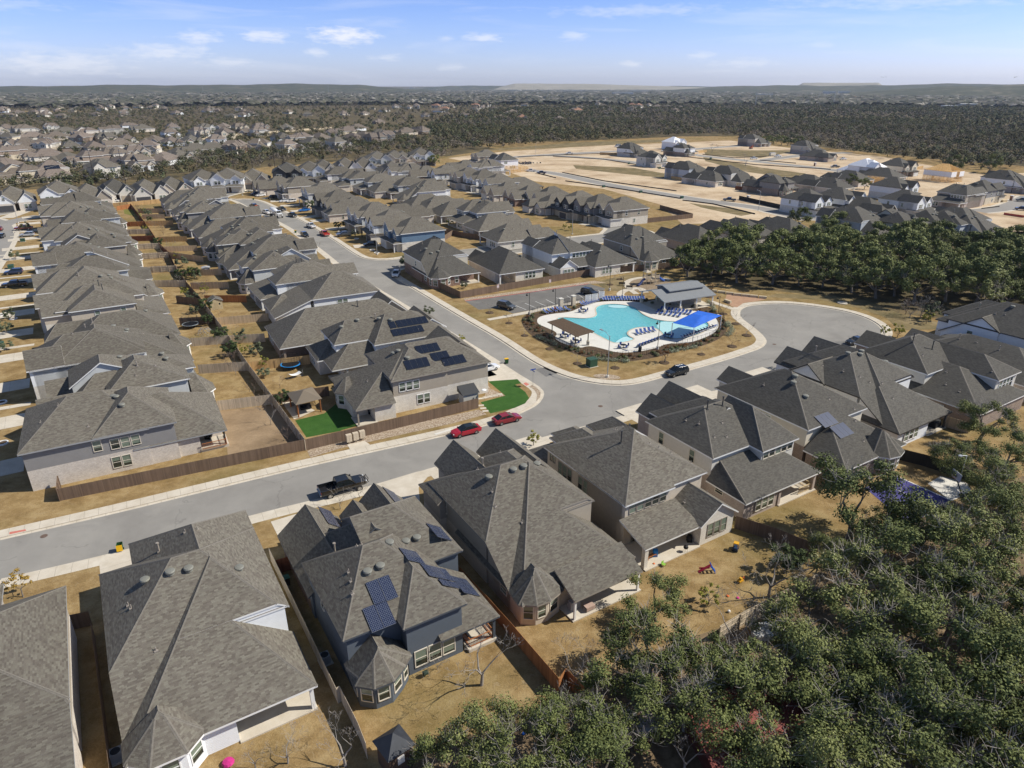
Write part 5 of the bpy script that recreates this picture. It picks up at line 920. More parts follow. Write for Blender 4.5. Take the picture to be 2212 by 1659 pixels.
# ---------------- pool court ----------------
deck=smooth([P4(x,y) for x,y in [(590,392),(610,368),(690,350),(820,338),(880,310),(930,285),(1000,270),(1100,262),(1200,262),(1330,275),(1340,300),(1600,330),(1700,330),(1790,360),(1825,400),(1830,440),(1800,480),(1740,510),(1640,545),(1560,550),(1480,552),(1430,575),(1330,600),(1240,612),(1140,615),(1050,590),(950,565),(880,585),(830,575),(700,520),(740,480),(650,440),(600,420)]],2,True)
def ring(name,outp,holes,z,m,kind='structure'):
 loops=[[Vector((*p,0)) for p in outp]]+[[Vector((*p,0)) for p in reversed(h)] for h in holes]; allp=list(outp)
 for h in holes: allp+=list(reversed(h))
 g=MB(); g.v=[(p[0],p[1],z) for p in allp]
 for t in tessellate_polygon(loops):
  a,b,c=[allp[k] for k in t]; ccw=(b[0]-a[0])*(c[1]-a[1])-(b[1]-a[1])*(c[0]-a[0])>0
  f=tuple(t) if ccw else tuple(reversed(t)); g.f.append(f); g.m.append(0); g.uv.append([allp[k] for k in f])
 return g.build(name,m,None,kind=kind)
bed=smooth([P4(x,y) for x,y in [(480,400),(500,365),(560,345),(700,325),(860,300),(930,270),(1000,248),(1200,235),(1340,250),(1760,290),(1850,370),(1890,420),(1880,480),(1820,530),(1700,575),(1560,600),(1400,650),(1180,680),(1000,665),(860,625),(720,575),(600,530),(520,470)]],2,True)
ring('mulch_bed',bed,[pool],.012,M_MULCH); ring('pool_deck',deck,[pool],.022,M_DECK)
strip('pool_coping',pool,0,.32,.034,mat('tan_pool_coping',(.50,.43,.33),.8,noise=(3,.15)),.6,-1 if sum(pool[i][0]*pool[(i+1)%len(pool)][1]-pool[(i+1)%len(pool)][0]*pool[i][1] for i in range(len(pool)))>0 else 1,True)
M_BASIN=noisy('turquoise_pool_plaster',[(.3,(.22,.66,.72)),(.7,(.36,.76,.80))],.25,8,.15,.7,.05)
bs=MB(); npl=len(pool)
for i in range(npl):
 a,b=pool[i],pool[(i+1)%npl]; bs.poly([(a[0],a[1],-1.35),(b[0],b[1],-1.35),(b[0],b[1],.02),(a[0],a[1],.02)],0)
tr=tessellate_polygon([[Vector((*p,0)) for p in pool]]);
for t in tr:
 q=[(pool[k][0],pool[k][1],-1.3) for k in t]; bs.poly(q,0)
bs.build('pool_basin',M_BASIN,None,kind='structure')
def waterm():
 m,t,b=new('pool_water'); tc=N(t,'ShaderNodeTexCoord'); n=_noise(t,tc.outputs['Object'],2.2,3,.6,.6); v=N(t,'ShaderNodeTexVoronoi'); v.inputs['Scale'].default_value=2.6; t.links.new(tc.outputs['Object'],v.inputs['Vector'])
 bump(t,b,_m(t,'ADD',n,_m(t,'MULTIPLY',v.outputs[0],.5)),.35,.05); c=_ramp(t,n,[(.35,(.16,.60,.66)),(.65,(.30,.72,.76))]); t.links.new(c,b.inputs['Base Color']); b.inputs['Roughness'].default_value=.04; b.inputs['Specular IOR Level'].default_value=.5; b.inputs['Transmission Weight'].default_value=.45; b.inputs['IOR'].default_value=1.33; return m
wm_=MB()
for t in tr:
 a,b,c=[pool[k] for k in t]; ccw=(b[0]-a[0])*(c[1]-a[1])-(b[1]-a[1])*(c[0]-a[0])>0
 wm_.poly([(pool[k][0],pool[k][1],-.09) for k in (t if ccw else reversed(t))],0)
wm_.build('pool_water',waterm(),None,kind='structure')
M_SHAL=mat('pale_wading_floor',(.40,.66,.68),.3,noise=(2,.1),spec=.5)
poly_sheet('wading_shelf',smooth([P4(x,y) for x,y in [(1065,293),(1110,287),(1170,288),(1215,296),(1190,308),(1110,306)]],2,True),-.075,M_SHAL)
poly_sheet('wading_shelf',smooth([P4(x,y) for x,y in [(1440,396),(1560,404),(1700,405),(1760,425),(1720,470),(1600,512),(1490,512),(1440,465),(1400,430)]],2,True),-.075,M_SHAL)
poly_sheet('wading_shelf',smooth([P4(x,y) for x,y in [(1130,535),(1190,500),(1225,510),(1255,520),(1190,540),(1125,548)]],1,True),-.072,M_SHAL)
lot=[Z('R5',*p) for p in ((800,292),(1600,180),(1720,215),(1700,235),(1640,255),(1560,275),(1320,330),(1160,360),(1010,335),(1000,345),(885,375))]
poly_sheet('car_park',[Z('R5',*p) for p in ((800,292),(1600,180),(1710,210),(1690,235),(1560,290),(1110,372),(1040,345),(1000,338),(890,348))],.016,M_ASPHD)
strip('red_kerb',[Z('R5',800,292),Z('R5',1200,238),Z('R5',1600,180)],-.12,.12,.026,M_RED,0,1)
for i in range(9):
 a=Z('R5',1120+i*68,318-i*12.0); b=Z('R5',1198+i*62,349-i*12.5)
 strip('bay_line',[a,b],-.06,.06,.024,M_PAINT,0,1)
poly_sheet('sidewalk',[Z('R5',*p) for p in ((940,408),(960,418),(1200,376),(1420,330),(1560,300),(1540,290),(1400,315),(1180,362))],.027,M_CONC)
strip('sidewalk',smooth([P4(x,y) for x,y in [(1210,240),(1150,225),(1180,190),(1290,170),(1330,205)]],2),-1.0,1.0,.028,M_CONC,1.6)
strip('sidewalk',smooth([P4(x,y) for x,y in [(1270,215),(1205,170),(1200,125),(1300,100),(1440,105),(1500,120)]],2),-.8,.8,.032,M_CONC,1.6)
poly_sheet('play_surface',smooth([P4(x,y) for x,y in [(1215,165),(1215,125),(1310,105),(1450,110),(1520,130),(1450,185),(1330,200),(1250,195)]],2,True),.024,M_PLAY)
strip('sidewalk',smooth([P4(x,y) for x,y in [(1780,265),(1830,285),(1880,300),(1940,322)]],1),-.8,.8,.028,M_CONC,1.6)
poly_sheet('granite_plaza',[P4(x,y) for x,y in [(1885,215),(1960,222),(2150,250),(2100,262),(2000,275),(1955,305),(1920,300),(1870,265)]],.02,M_GRAN)
poly_sheet('rock_bed',[Z('R5',*p) for p in ((790,275),(1640,160),(1720,175),(1600,180),(800,290))],.02,M_ROCK)
poly_sheet('rock_bed',smooth([Z('R5',*p) for p in ((1620,770),(1700,762),(1790,775),(1815,795),(1740,802),(1660,795))],1,True),.02,M_ROCK)
poly_sheet('sport_court',[Z('R6',*p) for p in ((1385,1425),(1740,1580),(1700,1660),(1440,1720),(1180,1500))],.022,mat('purple_court_paint',(.06,.055,.19),.8,noise=(1.2,.3)))
poly_sheet('sport_court_key',[Z('R6',*p) for p in ((1500,1570),(1610,1610),(1560,1660),(1440,1620))],.03,mat('grey_blue_court_paint',(.09,.11,.15),.6))
strip('court_line',[Z('R6',1385,1425),Z('R6',1740,1585)],-.08,.08,.032,M_PAINT,0)
strip('court_line',[Z('R6',1300,1475),Z('R6',1660,1640)],-.05,.05,.032,M_PAINT,0)
poly_sheet('patio_slab',[Z('R6',*p) for p in ((1590,1475),(1670,1425),(1840,1470),(1870,1520),(1800,1560),(1740,1590))],.026,M_DECK)
poly_sheet('patio_slab',[Z('R6',*p) for p in ((1060,1360),(1180,1340),(1180,1420),(1090,1440))],.026,M_CONC)
def ridge(name,a0,a1,dist,height,width,mat_,seed,n=90,tab=None,am=1):
 rg=random.Random(seed); mb=MB(); rows=7; P=[]
 ph=[rg.uniform(0,6) for _ in range(6)]
 for i in range(n+1):
  f=i/n; az=R(a0+(a1-a0)*f); env=min(1,f*6,(1-f)*6) if tab is None else tab(f)
  hh=height*env*(.78+am*(.09*math.sin(f*9+ph[0])+.05*math.sin(f*23+ph[1])+.03*math.sin(f*51+ph[2])+.02*math.sin(f*117+ph[3])))
  P.append([(math.sin(az)*(dist+(r/(rows-1)-.5)*width),math.cos(az)*(dist+(r/(rows-1)-.5)*width),max(-2,hh*math.sin(math.pi*r/(rows-1))) if 0<r<rows-1 else -2) for r in range(rows)])
 for i in range(n):
  for r in range(rows-1): mb.poly([P[i][r],P[i+1][r],P[i+1][r+1],P[i][r+1]][::-1])
 return mb.build(name,mat_,None,True,kind='structure')
M_HILL=noisy('wooded_hill',[(.35,(.045,.052,.03)),(.55,(.08,.08,.05)),(.68,(.20,.17,.12)),(.78,(.34,.30,.25))],.006,.03,.6,dist=1.5)
M_HILLP=noisy('quarry_hill',[(.3,(.24,.22,.17)),(.7,(.34,.31,.25))],.004,.02,.3)
ridge('hill',-50,-4,6500,70,2600,M_HILL,3); ridge('hill',10,50,6800,70,2800,M_HILL,9); ridge('hill',24,56,4600,160,1600,M_HILL,14,tab=lambda f: min(1,.1+f*1.15))
ridge('hill',-10,22,9500,62,2500,M_HILL,6); ridge('hill',-2,18,9000,92,1800,M_HILLP,21,tab=lambda f: min(1,f*9,(1-f)*1.3+.2),am=.2); ridge('hill',20.5,27,8200,98,900,M_HILLP,22,tab=lambda f: min(1,2.6*max(0,math.sin(math.pi*f))),am=.1)
# ---------------- trees ----------------
def leaf_quads(centres,radii,count,size,rs,flat=1.0,up=.35,shell=.55,jit=.5):
 """numpy: leaf clumps scattered in blobs; returns verts (4n,3)"""
 C=np.array(centres); Rr=np.array(radii); w=Rr**2; w/=w.sum(); k=rs.choice(len(C),count,p=w)
 d=rs.normal(size=(count,3)); d/=np.linalg.norm(d,axis=1)[:,None]; r=shell+(1-shell)*rs.random(count)
 pos=C[k]+d*(Rr[k]*r)[:,None]*np.array([1,1,flat])
 nrm=d+rs.normal(size=(count,3))*jit+np.array([0,0,up]); nrm/=np.linalg.norm(nrm,axis=1)[:,None]
 t=np.cross(nrm,rs.normal(size=(count,3))); t/=np.linalg.norm(t,axis=1)[:,None]; b=np.cross(nrm,t)
 s=(size*(.6+.8*rs.random(count)))[:,None]; a=s*.5; c=s*.5*(.45+.4*rs.random(count))[:,None]
 return np.stack([pos-t*a,pos-b*c,pos+t*a,pos+b*c],1).reshape(-1,3)
def quad_mesh(name,V,material,col=None):
 me=bpy.data.meshes.new(name); n=len(V)//4
 me.vertices.add(len(V)); me.vertices.foreach_set('co',V.astype(np.float32).ravel()); me.loops.add(n*4); me.loops.foreach_set('vertex_index',np.arange(n*4,dtype=np.int32))
 me.polygons.add(n); me.polygons.foreach_set('loop_start',np.arange(0,n*4,4,dtype=np.int32)); me.polygons.foreach_set('loop_total',np.full(n,4,dtype=np.int32))
 me.materials.append(material); me.update(calc_edges=True)
 if col is not None:
  a=me.color_attributes.new('tint','FLOAT_COLOR','POINT'); a.data.foreach_set('color',np.repeat(col,4,axis=0).astype(np.float32).ravel())
 return me
def limbs(mb,p,d,L,r,depth,rg,ends,spread=.6,seg=3,up=.15,nb=(2,3),shrink=.68,minr=.012,mat=0,rshrink=.62):
 p=Vector(p); d=Vector(d).normalized(); r0=r
 for i in range(seg):
  d=(d+Vector((rg.gauss(0,.16),rg.gauss(0,.16),rg.gauss(0,.10)+up*.12))).normalized(); q=p+d*(L/seg); r1=r0*(.86 if i<seg-1 else .8)
  mb.tube(p,q,max(r0,minr),max(r1,minr),6 if r0>.05 else (4 if r0>.025 else 3),mat,caps=False); p,r0=q,r1
 if depth<=0: ends.append(tuple(p)); return
 for k in range(rg.randint(*nb)):
  e=Vector((rg.gauss(0,1),rg.gauss(0,1),rg.gauss(0,.5))); e=(d+e.normalized()*spread*rg.uniform(.7,1.4)+Vector((0,0,up))).normalized()
  limbs(mb,p,e,L*shrink*rg.uniform(.8,1.2),r0*rshrink*rg.uniform(.85,1.1),depth-1,rg,ends,spread,seg,up,nb,shrink,minr,mat,rshrink)
TREE={}
def oak_proto(key,seed,rx=4.4,h=7.0,leaves=9000,size=.27,leafmat=None,trunkh=1.6,nblob=34,density=1.0,cz=None,bare=0.0):
 rg=random.Random(seed); rs=np.random.RandomState(seed); tb=MB(); ends=[]
 lean=Vector((rg.uniform(-.25,.25),rg.uniform(-.25,.25),1)); ends=[]
 nl=rg.randint(4,6)
 top=Vector((lean.x*trunkh,lean.y*trunkh,trunkh)); tb.tube((0,0,-.2),(top.x*.5,top.y*.5,trunkh*.55),.32*rx/4.4,.24*rx/4.4,8,0,False); tb.tube((top.x*.5,top.y*.5,trunkh*.55),top,.24*rx/4.4,.22*rx/4.4,8,0,False)
 for k in range(nl):
  a=2*math.pi*k/nl+rg.uniform(-.4,.4); d=Vector((math.cos(a),math.sin(a),rg.uniform(.45,1.0)))
  limbs(tb,top,d,rx*.5,.15*rx/4.4,2,rg,ends,.75,3,.2,(2,3),.66,.014)
 blobs=[];rad=[]
 for i in range(nblob):
  for _ in range(50):
   x,y,z=rg.uniform(-1,1),rg.uniform(-1,1),rg.uniform(-.45,1); q=math.sqrt(x*x+y*y+z*z)
   if .5<q<1.0 : break
  zz=(cz or h*.56)+z*h*.40; blobs.append((x*rx,y*rx,zz)); rad.append(rg.uniform(.17,.34)*rx)
 for e in ends:
  if rg.random()<.8: blobs.append(e); rad.append(rg.uniform(.10,.20)*rx)
 V=leaf_quads(blobs,rad,leaves,size,rs,.72,.5,.25)
 if leaves>5000 and leafmat is None:
  for e in ends:
   for _ in range(4):
    d=Vector((rg.gauss(0,1),rg.gauss(0,1),abs(rg.gauss(0,.8))+.3)).normalized(); q=Vector(e)+d*rg.uniform(.7,1.5); tb.tube(e,q,.028,.018,3,1,False); tb.tube(q,q+(d+Vector((rg.gauss(0,.6),rg.gauss(0,.6),.2))).normalized()*.6,.018,.010,3,1,False)
 tm=tb.mesh(key+'_trunk',[M_BARK,M_TWIG]); cm=quad_mesh(key+'_crown',V,leafmat or M_OAK)
 TREE[key]=(tm,cm); return key
def bare_proto(key,seed,h=6,depth=4,m=None,spread=.6,r=.13,n0=3,extra=True):
 rg=random.Random(seed); tb=MB(); ends=[]; tm=MB()
 tm.tube((0,0,-.2),(rg.uniform(-.2,.2),rg.uniform(-.2,.2),h*.22),r*1.25,r,8,0,False)
 for k in range(n0):
  a=2*math.pi*k/n0+rg.uniform(-.5,.5); limbs(tb,(0,0,h*.2),(math.cos(a)*.7,math.sin(a)*.7,rg.uniform(.7,1.2)),h*.30,r*.72,depth,rg,ends,spread,3,.12,(2,3),.70,.009,0,.62)
 TREE[key]=(tm.mesh(key+'_trunk',m or M_TWIG),tb.mesh(key+'_twigs',m or M_TWIG)); return key
def tree(key,loc,label,name='oak_tree',cat='tree',group=None,s=1.0,rz=None,rg=random,crown='crown',z=0):
 t=thing(name,(loc[0],loc[1],z),rz if rz is not None else rg.uniform(0,6.28),label,cat,group); t.scale=(s,s,s*rg.uniform(.9,1.1))
 for nm,me in zip(('trunk',crown),TREE[key]):
  if me is None: continue
  o=bpy.data.objects.new(nm,me); COL.objects.link(o); o.parent=t
 return t
tr_=random.Random(77)
for i in range(5): oak_proto('oak%d'%i,100+i,5.0,7.8,11500,.22,nblob=(15,20,17,13,22)[i],trunkh=(1.4,1.8,1.2,2.0,1.5)[i])
for i in range(3): oak_proto('grove%d'%i,200+i,4.6,9.0,6200,.38,nblob=24)
oak_proto('jun0',300,2.0,5.5,5200,.22,M_JUN,.5,24,cz=2.9); oak_proto('yellow0',310,.9,2.3,1500,.14,M_BUSHY,.5,12,cz=1.4); oak_proto('yellow1',311,1.2,3.2,1800,.17,M_BUSHY,.7,12,cz=1.9); oak_proto('dusty0',320,1.5,3.0,2600,.19,M_BUSHG,.4,16,cz=1.6); oak_proto('autumn0',330,1.2,3.4,900,.17,M_ORLEAF,1.0,12,cz=2.3); oak_proto('dry0',331,1.1,3.2,700,.16,M_DRYLEAF,1.0,12,cz=2.2)
for i in range(3): bare_proto('bare%d'%i,400+i,6.5,5,None,.62)
bare_proto('sap0',410,3.2,3,M_TWIG,.5,.04); bare_proto('sap1',411,2.8,3,M_TWIGB,.5,.035); bare_proto('bbush',412,3.0,4,M_TWIG,.75,.05,5); bare_proto('bbush1',413,3.4,4,M_TWIGB,.75,.05,5)
NO=[(1422,1270,.78,'first oak from the white-edged patio roof, dark trunk showing below'),(1405,1395,.95,'oak growing over the fence left of the toy-strewn yard'),(1340,1500,.95,'dark oak behind the chain of rear fences'),(1450,1475,.9,'oak with grey twigs left of the rusty lean-to roof'),(1560,1500,1.0,'oak over the fallen pale sheet'),(1250,1560,.85,'small oak behind the slate-blue house yard, right of the others'),(1050,1580,.8,'broad low oak at the bottom edge under the bare tree'),(960,1620,.7,'left-hand oak at the bottom edge beside the dark playhouse'),
 (1150,1610,.85,'oak at the bottom edge over scattered blue scraps'),(1290,1640,.85,'oak at the bottom edge in front of the pale pipe'),(1850,1100,1.4,'big oak in the yard behind the brick-sided house'),(1800,1160,.6,'low oak limb crown at the yard fence'),(1760,1330,1.05,'oak just behind the broken timber fence'),(1860,1270,1.15,'wide oak right of the dark yard juniper'),(1960,1230,1.2,'wide oak in the middle of the right-hand woods'),(2070,1180,1.15,'oak below the purple court'),(2160,1120,1.1,'oak at the right edge below the court'),(2180,1250,1.2,'oak at the right edge, middle height'),
 (2060,1320,1.15,'oak with an exposed dark trunk in the right-hand woods'),(1940,1370,1.1,'oak above the corrugated shed roof'),(1830,1430,1.05,'oak left of the corrugated shed roof'),(1720,1430,1.0,'oak behind the white rubble heap'),(1700,1540,1.05,'oak right of the red metal roof'),(1830,1550,1.1,'olive oak low down in the right-hand woods'),(1950,1500,1.1,'oak below the corrugated shed roof'),(2080,1450,1.15,'oak right of the corrugated shed roof'),(2190,1400,1.1,'oak at the right edge, lower middle'),(2200,1540,1.1,'oak at the lower right edge'),(2090,1590,1.15,'olive oak near the bottom right corner'),(1970,1640,1.1,'bottom edge oak, second from the right corner'),(1850,1650,1.0,'bottom edge oak over brown leaf litter'),(1750,1650,.95,'bottom edge oak beside the lower red roof'),(2190,1650,1.1,'oak filling the bottom right corner'),
 (2130,900,.95,'spreading oak over the rear wall of the long low-sloped house'),(2060,960,.7,'small oak below the spreading one at the right'),(2190,960,1.0,'oak at the right edge beside the houses'),(2130,1010,.95,'round oak casting shade on the dry yard'),(2200,1060,1.0,'oak at the right edge above the court'),(1600,1440,.85,'low oak inside the bottom of the toy yard'),(1640,1660,.8,'small oak by the pale pipes at the bottom'),
 (2000,1125,1.0,'oak whose crown covers the near edge of the purple court'),(1925,1120,.8,'low oak between the big yard oak and the court'),(2300,1330,1.3,'oak just past the right edge, upper'),(2300,1500,1.3,'oak just past the right edge, lower')]
for i,(x,y,s,lb) in enumerate(NO): tree('oak%d'%(i%5),at(x,y,4.2),lb,s=s*.9,rg=tr_,group='live oaks of the lower right woods')
for x,y,k,s,lb in [(1040,1480,'bare0',1.0,'leafless grey tree in the slate-blue house yard'),(1660,1290,'bare1',1.1,'leafless thicket tree at the corner of the toy yard'),(620,1640,'bare2',.5,'small bare tree at the bottom of the turret-bay yard'),(745,1645,'bare0',.8,'dense bare grey tree beside the dark playhouse'),(550,1650,'bare2',.35,'twiggy bare sapling by the pink toy'),(2110,1180,'bare1',.7,'bare grey tree beside the court'),(1240,1480,'bare2',.7,'leafless branches at the end of the orange fence'),(1480,1660,'bare0',.7,'leafless grey tree at the bottom over pale rubble')]:
 p=at(x,y,0) if y<1600 else at(x,y,.5); tree(k,p,lb,'bare_tree',s=s,rg=tr_,crown='twigs')
tree('jun0',at(1702,1200,2.5),'dark upright juniper against the weathered yard fence','juniper_tree',s=.9,rg=tr_)
tree('yellow1',at(1530,1305),'small staked yellow-green tree on the toy yard lawn','young_tree',s=.95,rg=tr_); tree('yellow0',at(1153,962),'yellow-green shrub on the verge between two driveways','shrub',s=1.1,rg=tr_,cat='shrub')
tree('autumn0',at(50,1290),'small yellowing street tree at the left edge of the street','young_tree',s=1.0,rg=tr_)
gp=random.Random(9); GR=[]
def inpoly(p,poly):
 c=False; j=len(poly)-1
 for i in range(len(poly)):
  if (poly[i][1]>p[1])!=(poly[j][1]>p[1]) and p[0]<(poly[j][0]-poly[i][0])*(p[1]-poly[i][1])/(poly[j][1]-poly[i][1])+poly[i][0]: c=not c
  j=i
 return c
def scatter(pxpoly,mind,n,rg,tries=40):
 P=[at(*q) for q in pxpoly]; xs=[p[0] for p in P]; ys=[p[1] for p in P]; out=[]; cell={}
 for _ in range(n*tries):
  if len(out)>=n: break
  p=(rg.uniform(min(xs),max(xs)),rg.uniform(min(ys),max(ys)))
  if not inpoly(p,P): continue
  k=(int(p[0]//mind),int(p[1]//mind))
  if any(math.hypot(p[0]-q[0],p[1]-q[1])<mind for a in (-1,0,1) for b in (-1,0,1) for q in cell.get((k[0]+a,k[1]+b),())): continue
  cell.setdefault(k,[]).append(p); out.append(p)
 return out
GPOLY=[(1480,600),(1485,570),(1520,555),(1620,545),(1760,530),(1850,545),(2010,535),(2100,545),(2230,545),(2400,560),(2400,700),(2212,668),(2100,680),(2060,662),(1975,655),(1900,650),(1790,632),(1700,620),(1600,612),(1540,612)]
gg=sorted(scatter(GPOLY,5.9,215,gp),key=lambda p:p[1])
for i,p in enumerate(gg):
 if gp.random()<.12: tree('bare%d'%(i%3),p,'leafless grey tree standing inside the oak grove behind the cul-de-sac','bare_tree',group='bare trees of the grove',s=gp.uniform(.8,1.15),rg=gp,crown='twigs')
 else: tree('grove%d'%(i%3),p,'live oak of the dense grove behind the cul-de-sac and playground','oak_tree',group='oaks of the grove behind the cul-de-sac',s=gp.choice((.7,.85,1,1.1,1.25,1.35)),rg=gp)
for x,y,s,lb in [(1725,480,.9,'lone oak between two streets, left of the bigger one'),(1800,500,1.15,'tall oak in front of the new houses, right of the lone oak'),(1900,505,.8,'smaller oak beside the tall oak by the new houses'),(1840,395,.75,'oak with mixed leaves among the new roofs'),(1800,388,.6,'small oak left of the mixed-leaf oak among the new roofs'),(1868,400,.7,'third oak among the new roofs'),(938,352,.9,'lone oak with an open crown near the upper houses'),(900,350,.7,'oak leaning against the upper houses'),(2060,366,1.3,'solitary round oak at the wood edge by the framed house'),(2140,366,1.2,'second round oak at the wood edge by the framed house')]:
 tree('grove%d'%(tr_.randrange(3)),at(x,y,2.0),lb,s=s,rg=tr_)
for x,y,s,lb in [(1745,305,1.1,'bare tree on the cleared ground, left one'),(1880,355,1.2,'bare tree beside the new street, middle one'),(2155,410,1.0,'bare tree in front of the dormered white house')]:
 pass
for z,x,y,s,lb in [('X4',1240,355,1.1,'bare tree on the cleared ground behind the fenced house'),('X4',1610,510,1.25,'tall bare tree beside the new street'),('X5',1050,640,1.1,'bare brown tree in front of the dormered white house')]: tree('bare%d'%tr_.randrange(3),Z(z,x,y),lb,'bare_tree',s=s,rg=tr_,crown='twigs')
for i in range(9): tree('grove%d'%(i%3),Z('X4',1700+i*62,265+tr_.uniform(-8,22)),'oak in the clump on the cleared ground',group='oak clump on the cleared ground',s=tr_.uniform(.8,1.1),rg=tr_)
for z,x,y,k,s,lb in [('R6',1470,400,'bbush',1.5,'bare grey bush at the edge of the white house lot, left one'),('R6',1540,395,'bbush',1.6,'bare grey bush at the edge of the white house lot, middle one'),('R6',1440,380,'bbush1',1.3,'bare brown bush beside the grey ones'),('R6',1630,400,'bbush',1.2,'bare bush next to the white house wall'),('R2',620,1020,'bbush',.6,'dark bare bush against the slate-blue rear wall'),('R4',1862,1195,'bbush1',.7,'red-brown bare bush in the corner of the brown yard')]:
 tree(k,Z(z,x,y),lb,'bare_bush',cat='bush',s=s,rg=tr_,crown='twigs')
tree('dusty0',Z('R6',1610,385,1),'dusty green bush beside the bare grey ones','bush',cat='bush',s=1.4,rg=tr_); tree('yellow0',Z('R6',1578,440),'small yellow tree at the edge of the white house lot','young_tree',s=1.3,rg=tr_)
tree('yellow1',Z('R6',1310,520),'bushy young tree at the end of the cul-de-sac pavement, left','young_tree',s=.9,rg=tr_); tree('yellow0',Z('R6',1390,525),'yellowish young tree at the end of the cul-de-sac pavement, right','young_tree',s=1.4,rg=tr_)
for x,y,s,lb in [(1585,1385,.8,'leafless grey tree among the oaks behind the broken fence'),(1480,1560,.9,'leafless grey tree among the oaks above the red roof'),(1820,1330,.8,'leafless grey tree deep in the oaks, right of the fence'),(2020,1420,.9,'leafless grey tree deep in the oaks, farther right'),(1330,1480,.8,'leafless grey tree at the corner of the rear fences'),(1920,1590,.8,'leafless grey tree low in the oaks near the bottom'),(2120,1280,.9,'leafless grey tree in the oaks by the right edge'),(1240,1600,.7,'leafless grey tree at the bottom among small oaks')]: tree('bare%d'%tr_.randrange(3),at(x,y,1),lb,'bare_tree',s=s*1.15,rg=tr_,crown='twigs')
for i in range(34):
 v=104+i*7.1+tr_.uniform(-2,2); sd2=(-1,1)[i%2]; u=14.3-.05*(v-110)+sd2*tr_.uniform(1.0,2.6); k=('sap0','jun0','sap1','dusty0','bbush1','yellow0','sap0')[i%7]
 tree(k,UV(u,v),'yard tree along the central fence','garden_tree',s=tr_.uniform(.55,.85) if k=='jun0' else tr_.uniform(.8,1.3),rg=tr_,crown='twigs' if k[0:3] in ('sap','bbu') else 'crown',group='yard trees along the central fence')
GT=[('R4',68,410,'dusty0',.9,'green street tree in a white ring, left edge'),('R4',45,500,'dusty0',1.0,'street tree second from the white ring, left edge'),('R4',45,610,'dusty0',.9,'leafy street tree third along the left edge'),('R4',1250,300,'dusty0',1.1,'round garden tree by the fence of the second left yard'),('R4',1340,360,'jun0',.8,'bushy evergreen behind the round trampoline fence'),('R4',1435,560,'jun0',.8,'dark garden tree beside the climbing dome'),('R4',1565,560,'dusty0',1.0,'round garden tree on the dry lawn behind the brown brick house'),('R4',1662,640,'dusty0',1.0,'pointed green bush beside the brown brick house'),('R4',1500,650,'jun0',.8,'dark garden tree near the fence corner'),('R4',1715,730,'yellow0',1.1,'yellowish bush left of the blue trampoline'),('R4',1240,130,'yellow0',1.2,'yellow-green garden tree behind the tool shed'),('R4',1275,150,'dusty0',.9,'green garden bush behind the tool shed'),('R4',1325,240,'yellow1',.9,'garden tree at the brown stained fence'),('R4',1180,160,'jun0',.8,'dark garden tree along the central fence'),
 ('R5',795,210,'dusty0',.7,'small bush in the yard behind the pool car park'),('R5',1505,115,'yellow0',1.0,'yellow-green shrub in the lawn behind the long fence'),('R5',565,385,'dusty0',.9,'green bush over the solar roof edge by the cross street'),('R5',780,560,'yellow0',.8,'yellow bush on the verge of the cross street'),('T2',412,1400,'dusty0',1.1,'street tree on the corner island by the white SUV'),('X2',1525,1210,'jun0',.7,'leafy street tree in front of the dark timber porch'),('X2',1610,1200,'jun0',.7,'leafy street tree second from the dark timber porch'),('X2',1720,1290,'dusty0',.9,'leafy street tree by the grey parked pickup'),('X2',520,820,'yellow1',.9,'street tree at the top bend, left one'),('X2',565,820,'yellow1',.9,'street tree at the top bend, right one'),('X2',745,820,'yellow0',1.1,'yellow street tree by the parked dark blue vehicle'),('X2',1225,1000,'jun0',1.0,'dark round tree beside the blue parked car'),
 ('X1',290,1220,'dusty0',1.1,'street tree between the parked pickup and the orange bush'),('X1',220,1240,'dry0',.9,'orange-brown bush by the silver parked SUV'),('X1',170,1540,'dusty0',1.0,'street tree on the dry verge, left edge'),('X1',1455,870,'yellow1',.9,'yellowish tree before the twin stone gables'),('X1',1745,850,'yellow1',1.0,'tree in front of the clerestory house, left'),('X1',1840,830,'dusty0',1.0,'tree in front of the clerestory house, right'),('X1',100,390,'dry0',1.2,'reddish tree in the older suburb'),('X3',550,1170,'yellow1',1.2,'green shrub at the back of the crowded block'),('X3',245,1075,'dusty0',.8,'garden shrub behind the blue house, left'),('X3',315,1050,'yellow1',.8,'garden shrub behind the blue house, right'),('X3',700,1200,'yellow0',1.1,'bush beside the hipped single-storey patio'),('X3',905,770,'dusty0',1.0,'tree behind the parked green vehicle'),('X3',1820,1210,'yellow0',1.1,'young tree at the side street corner, left'),('X3',1885,1225,'yellow0',1.1,'young tree at the side street corner, right'),('X3',1310,900,'autumn0',.8,'small yellow tree beside the white van'),
 ('R6',620,720,'yellow0',.9,'yellowish bush in front of the black-trimmed house'),('X3',70,1620,'dusty0',1.0,'round street tree on the corner by the white SUV')]
for z,x,y,k,s,lb in GT: tree(k,Z(z,x,y),lb,'garden_tree' if 'bush' not in lb and 'shrub' not in lb else 'bush',cat='tree' if 'bush' not in lb and 'shrub' not in lb else 'bush',s=s,rg=tr_)
ringm=MB(); ringm.lathe((0,0,0),[(.95,0),(.85,.10),(.45,.13),(.05,.10)],14)
RM=ringm.mesh('ring',M_MULCH)
SPL=[('R5',960,368),('R5',1085,435),('R5',1187,516),('R5',1350,602),('R5',1528,697),('R5',1772,725),('R5',2092,692),('P',1458,682),('P',1710,625),('P',1920,572),('P',2020,497),('P',1860,350),('P',1945,418),('P',1762,236),('P',1090,152),('P',1157,115),('P',1305,222)]
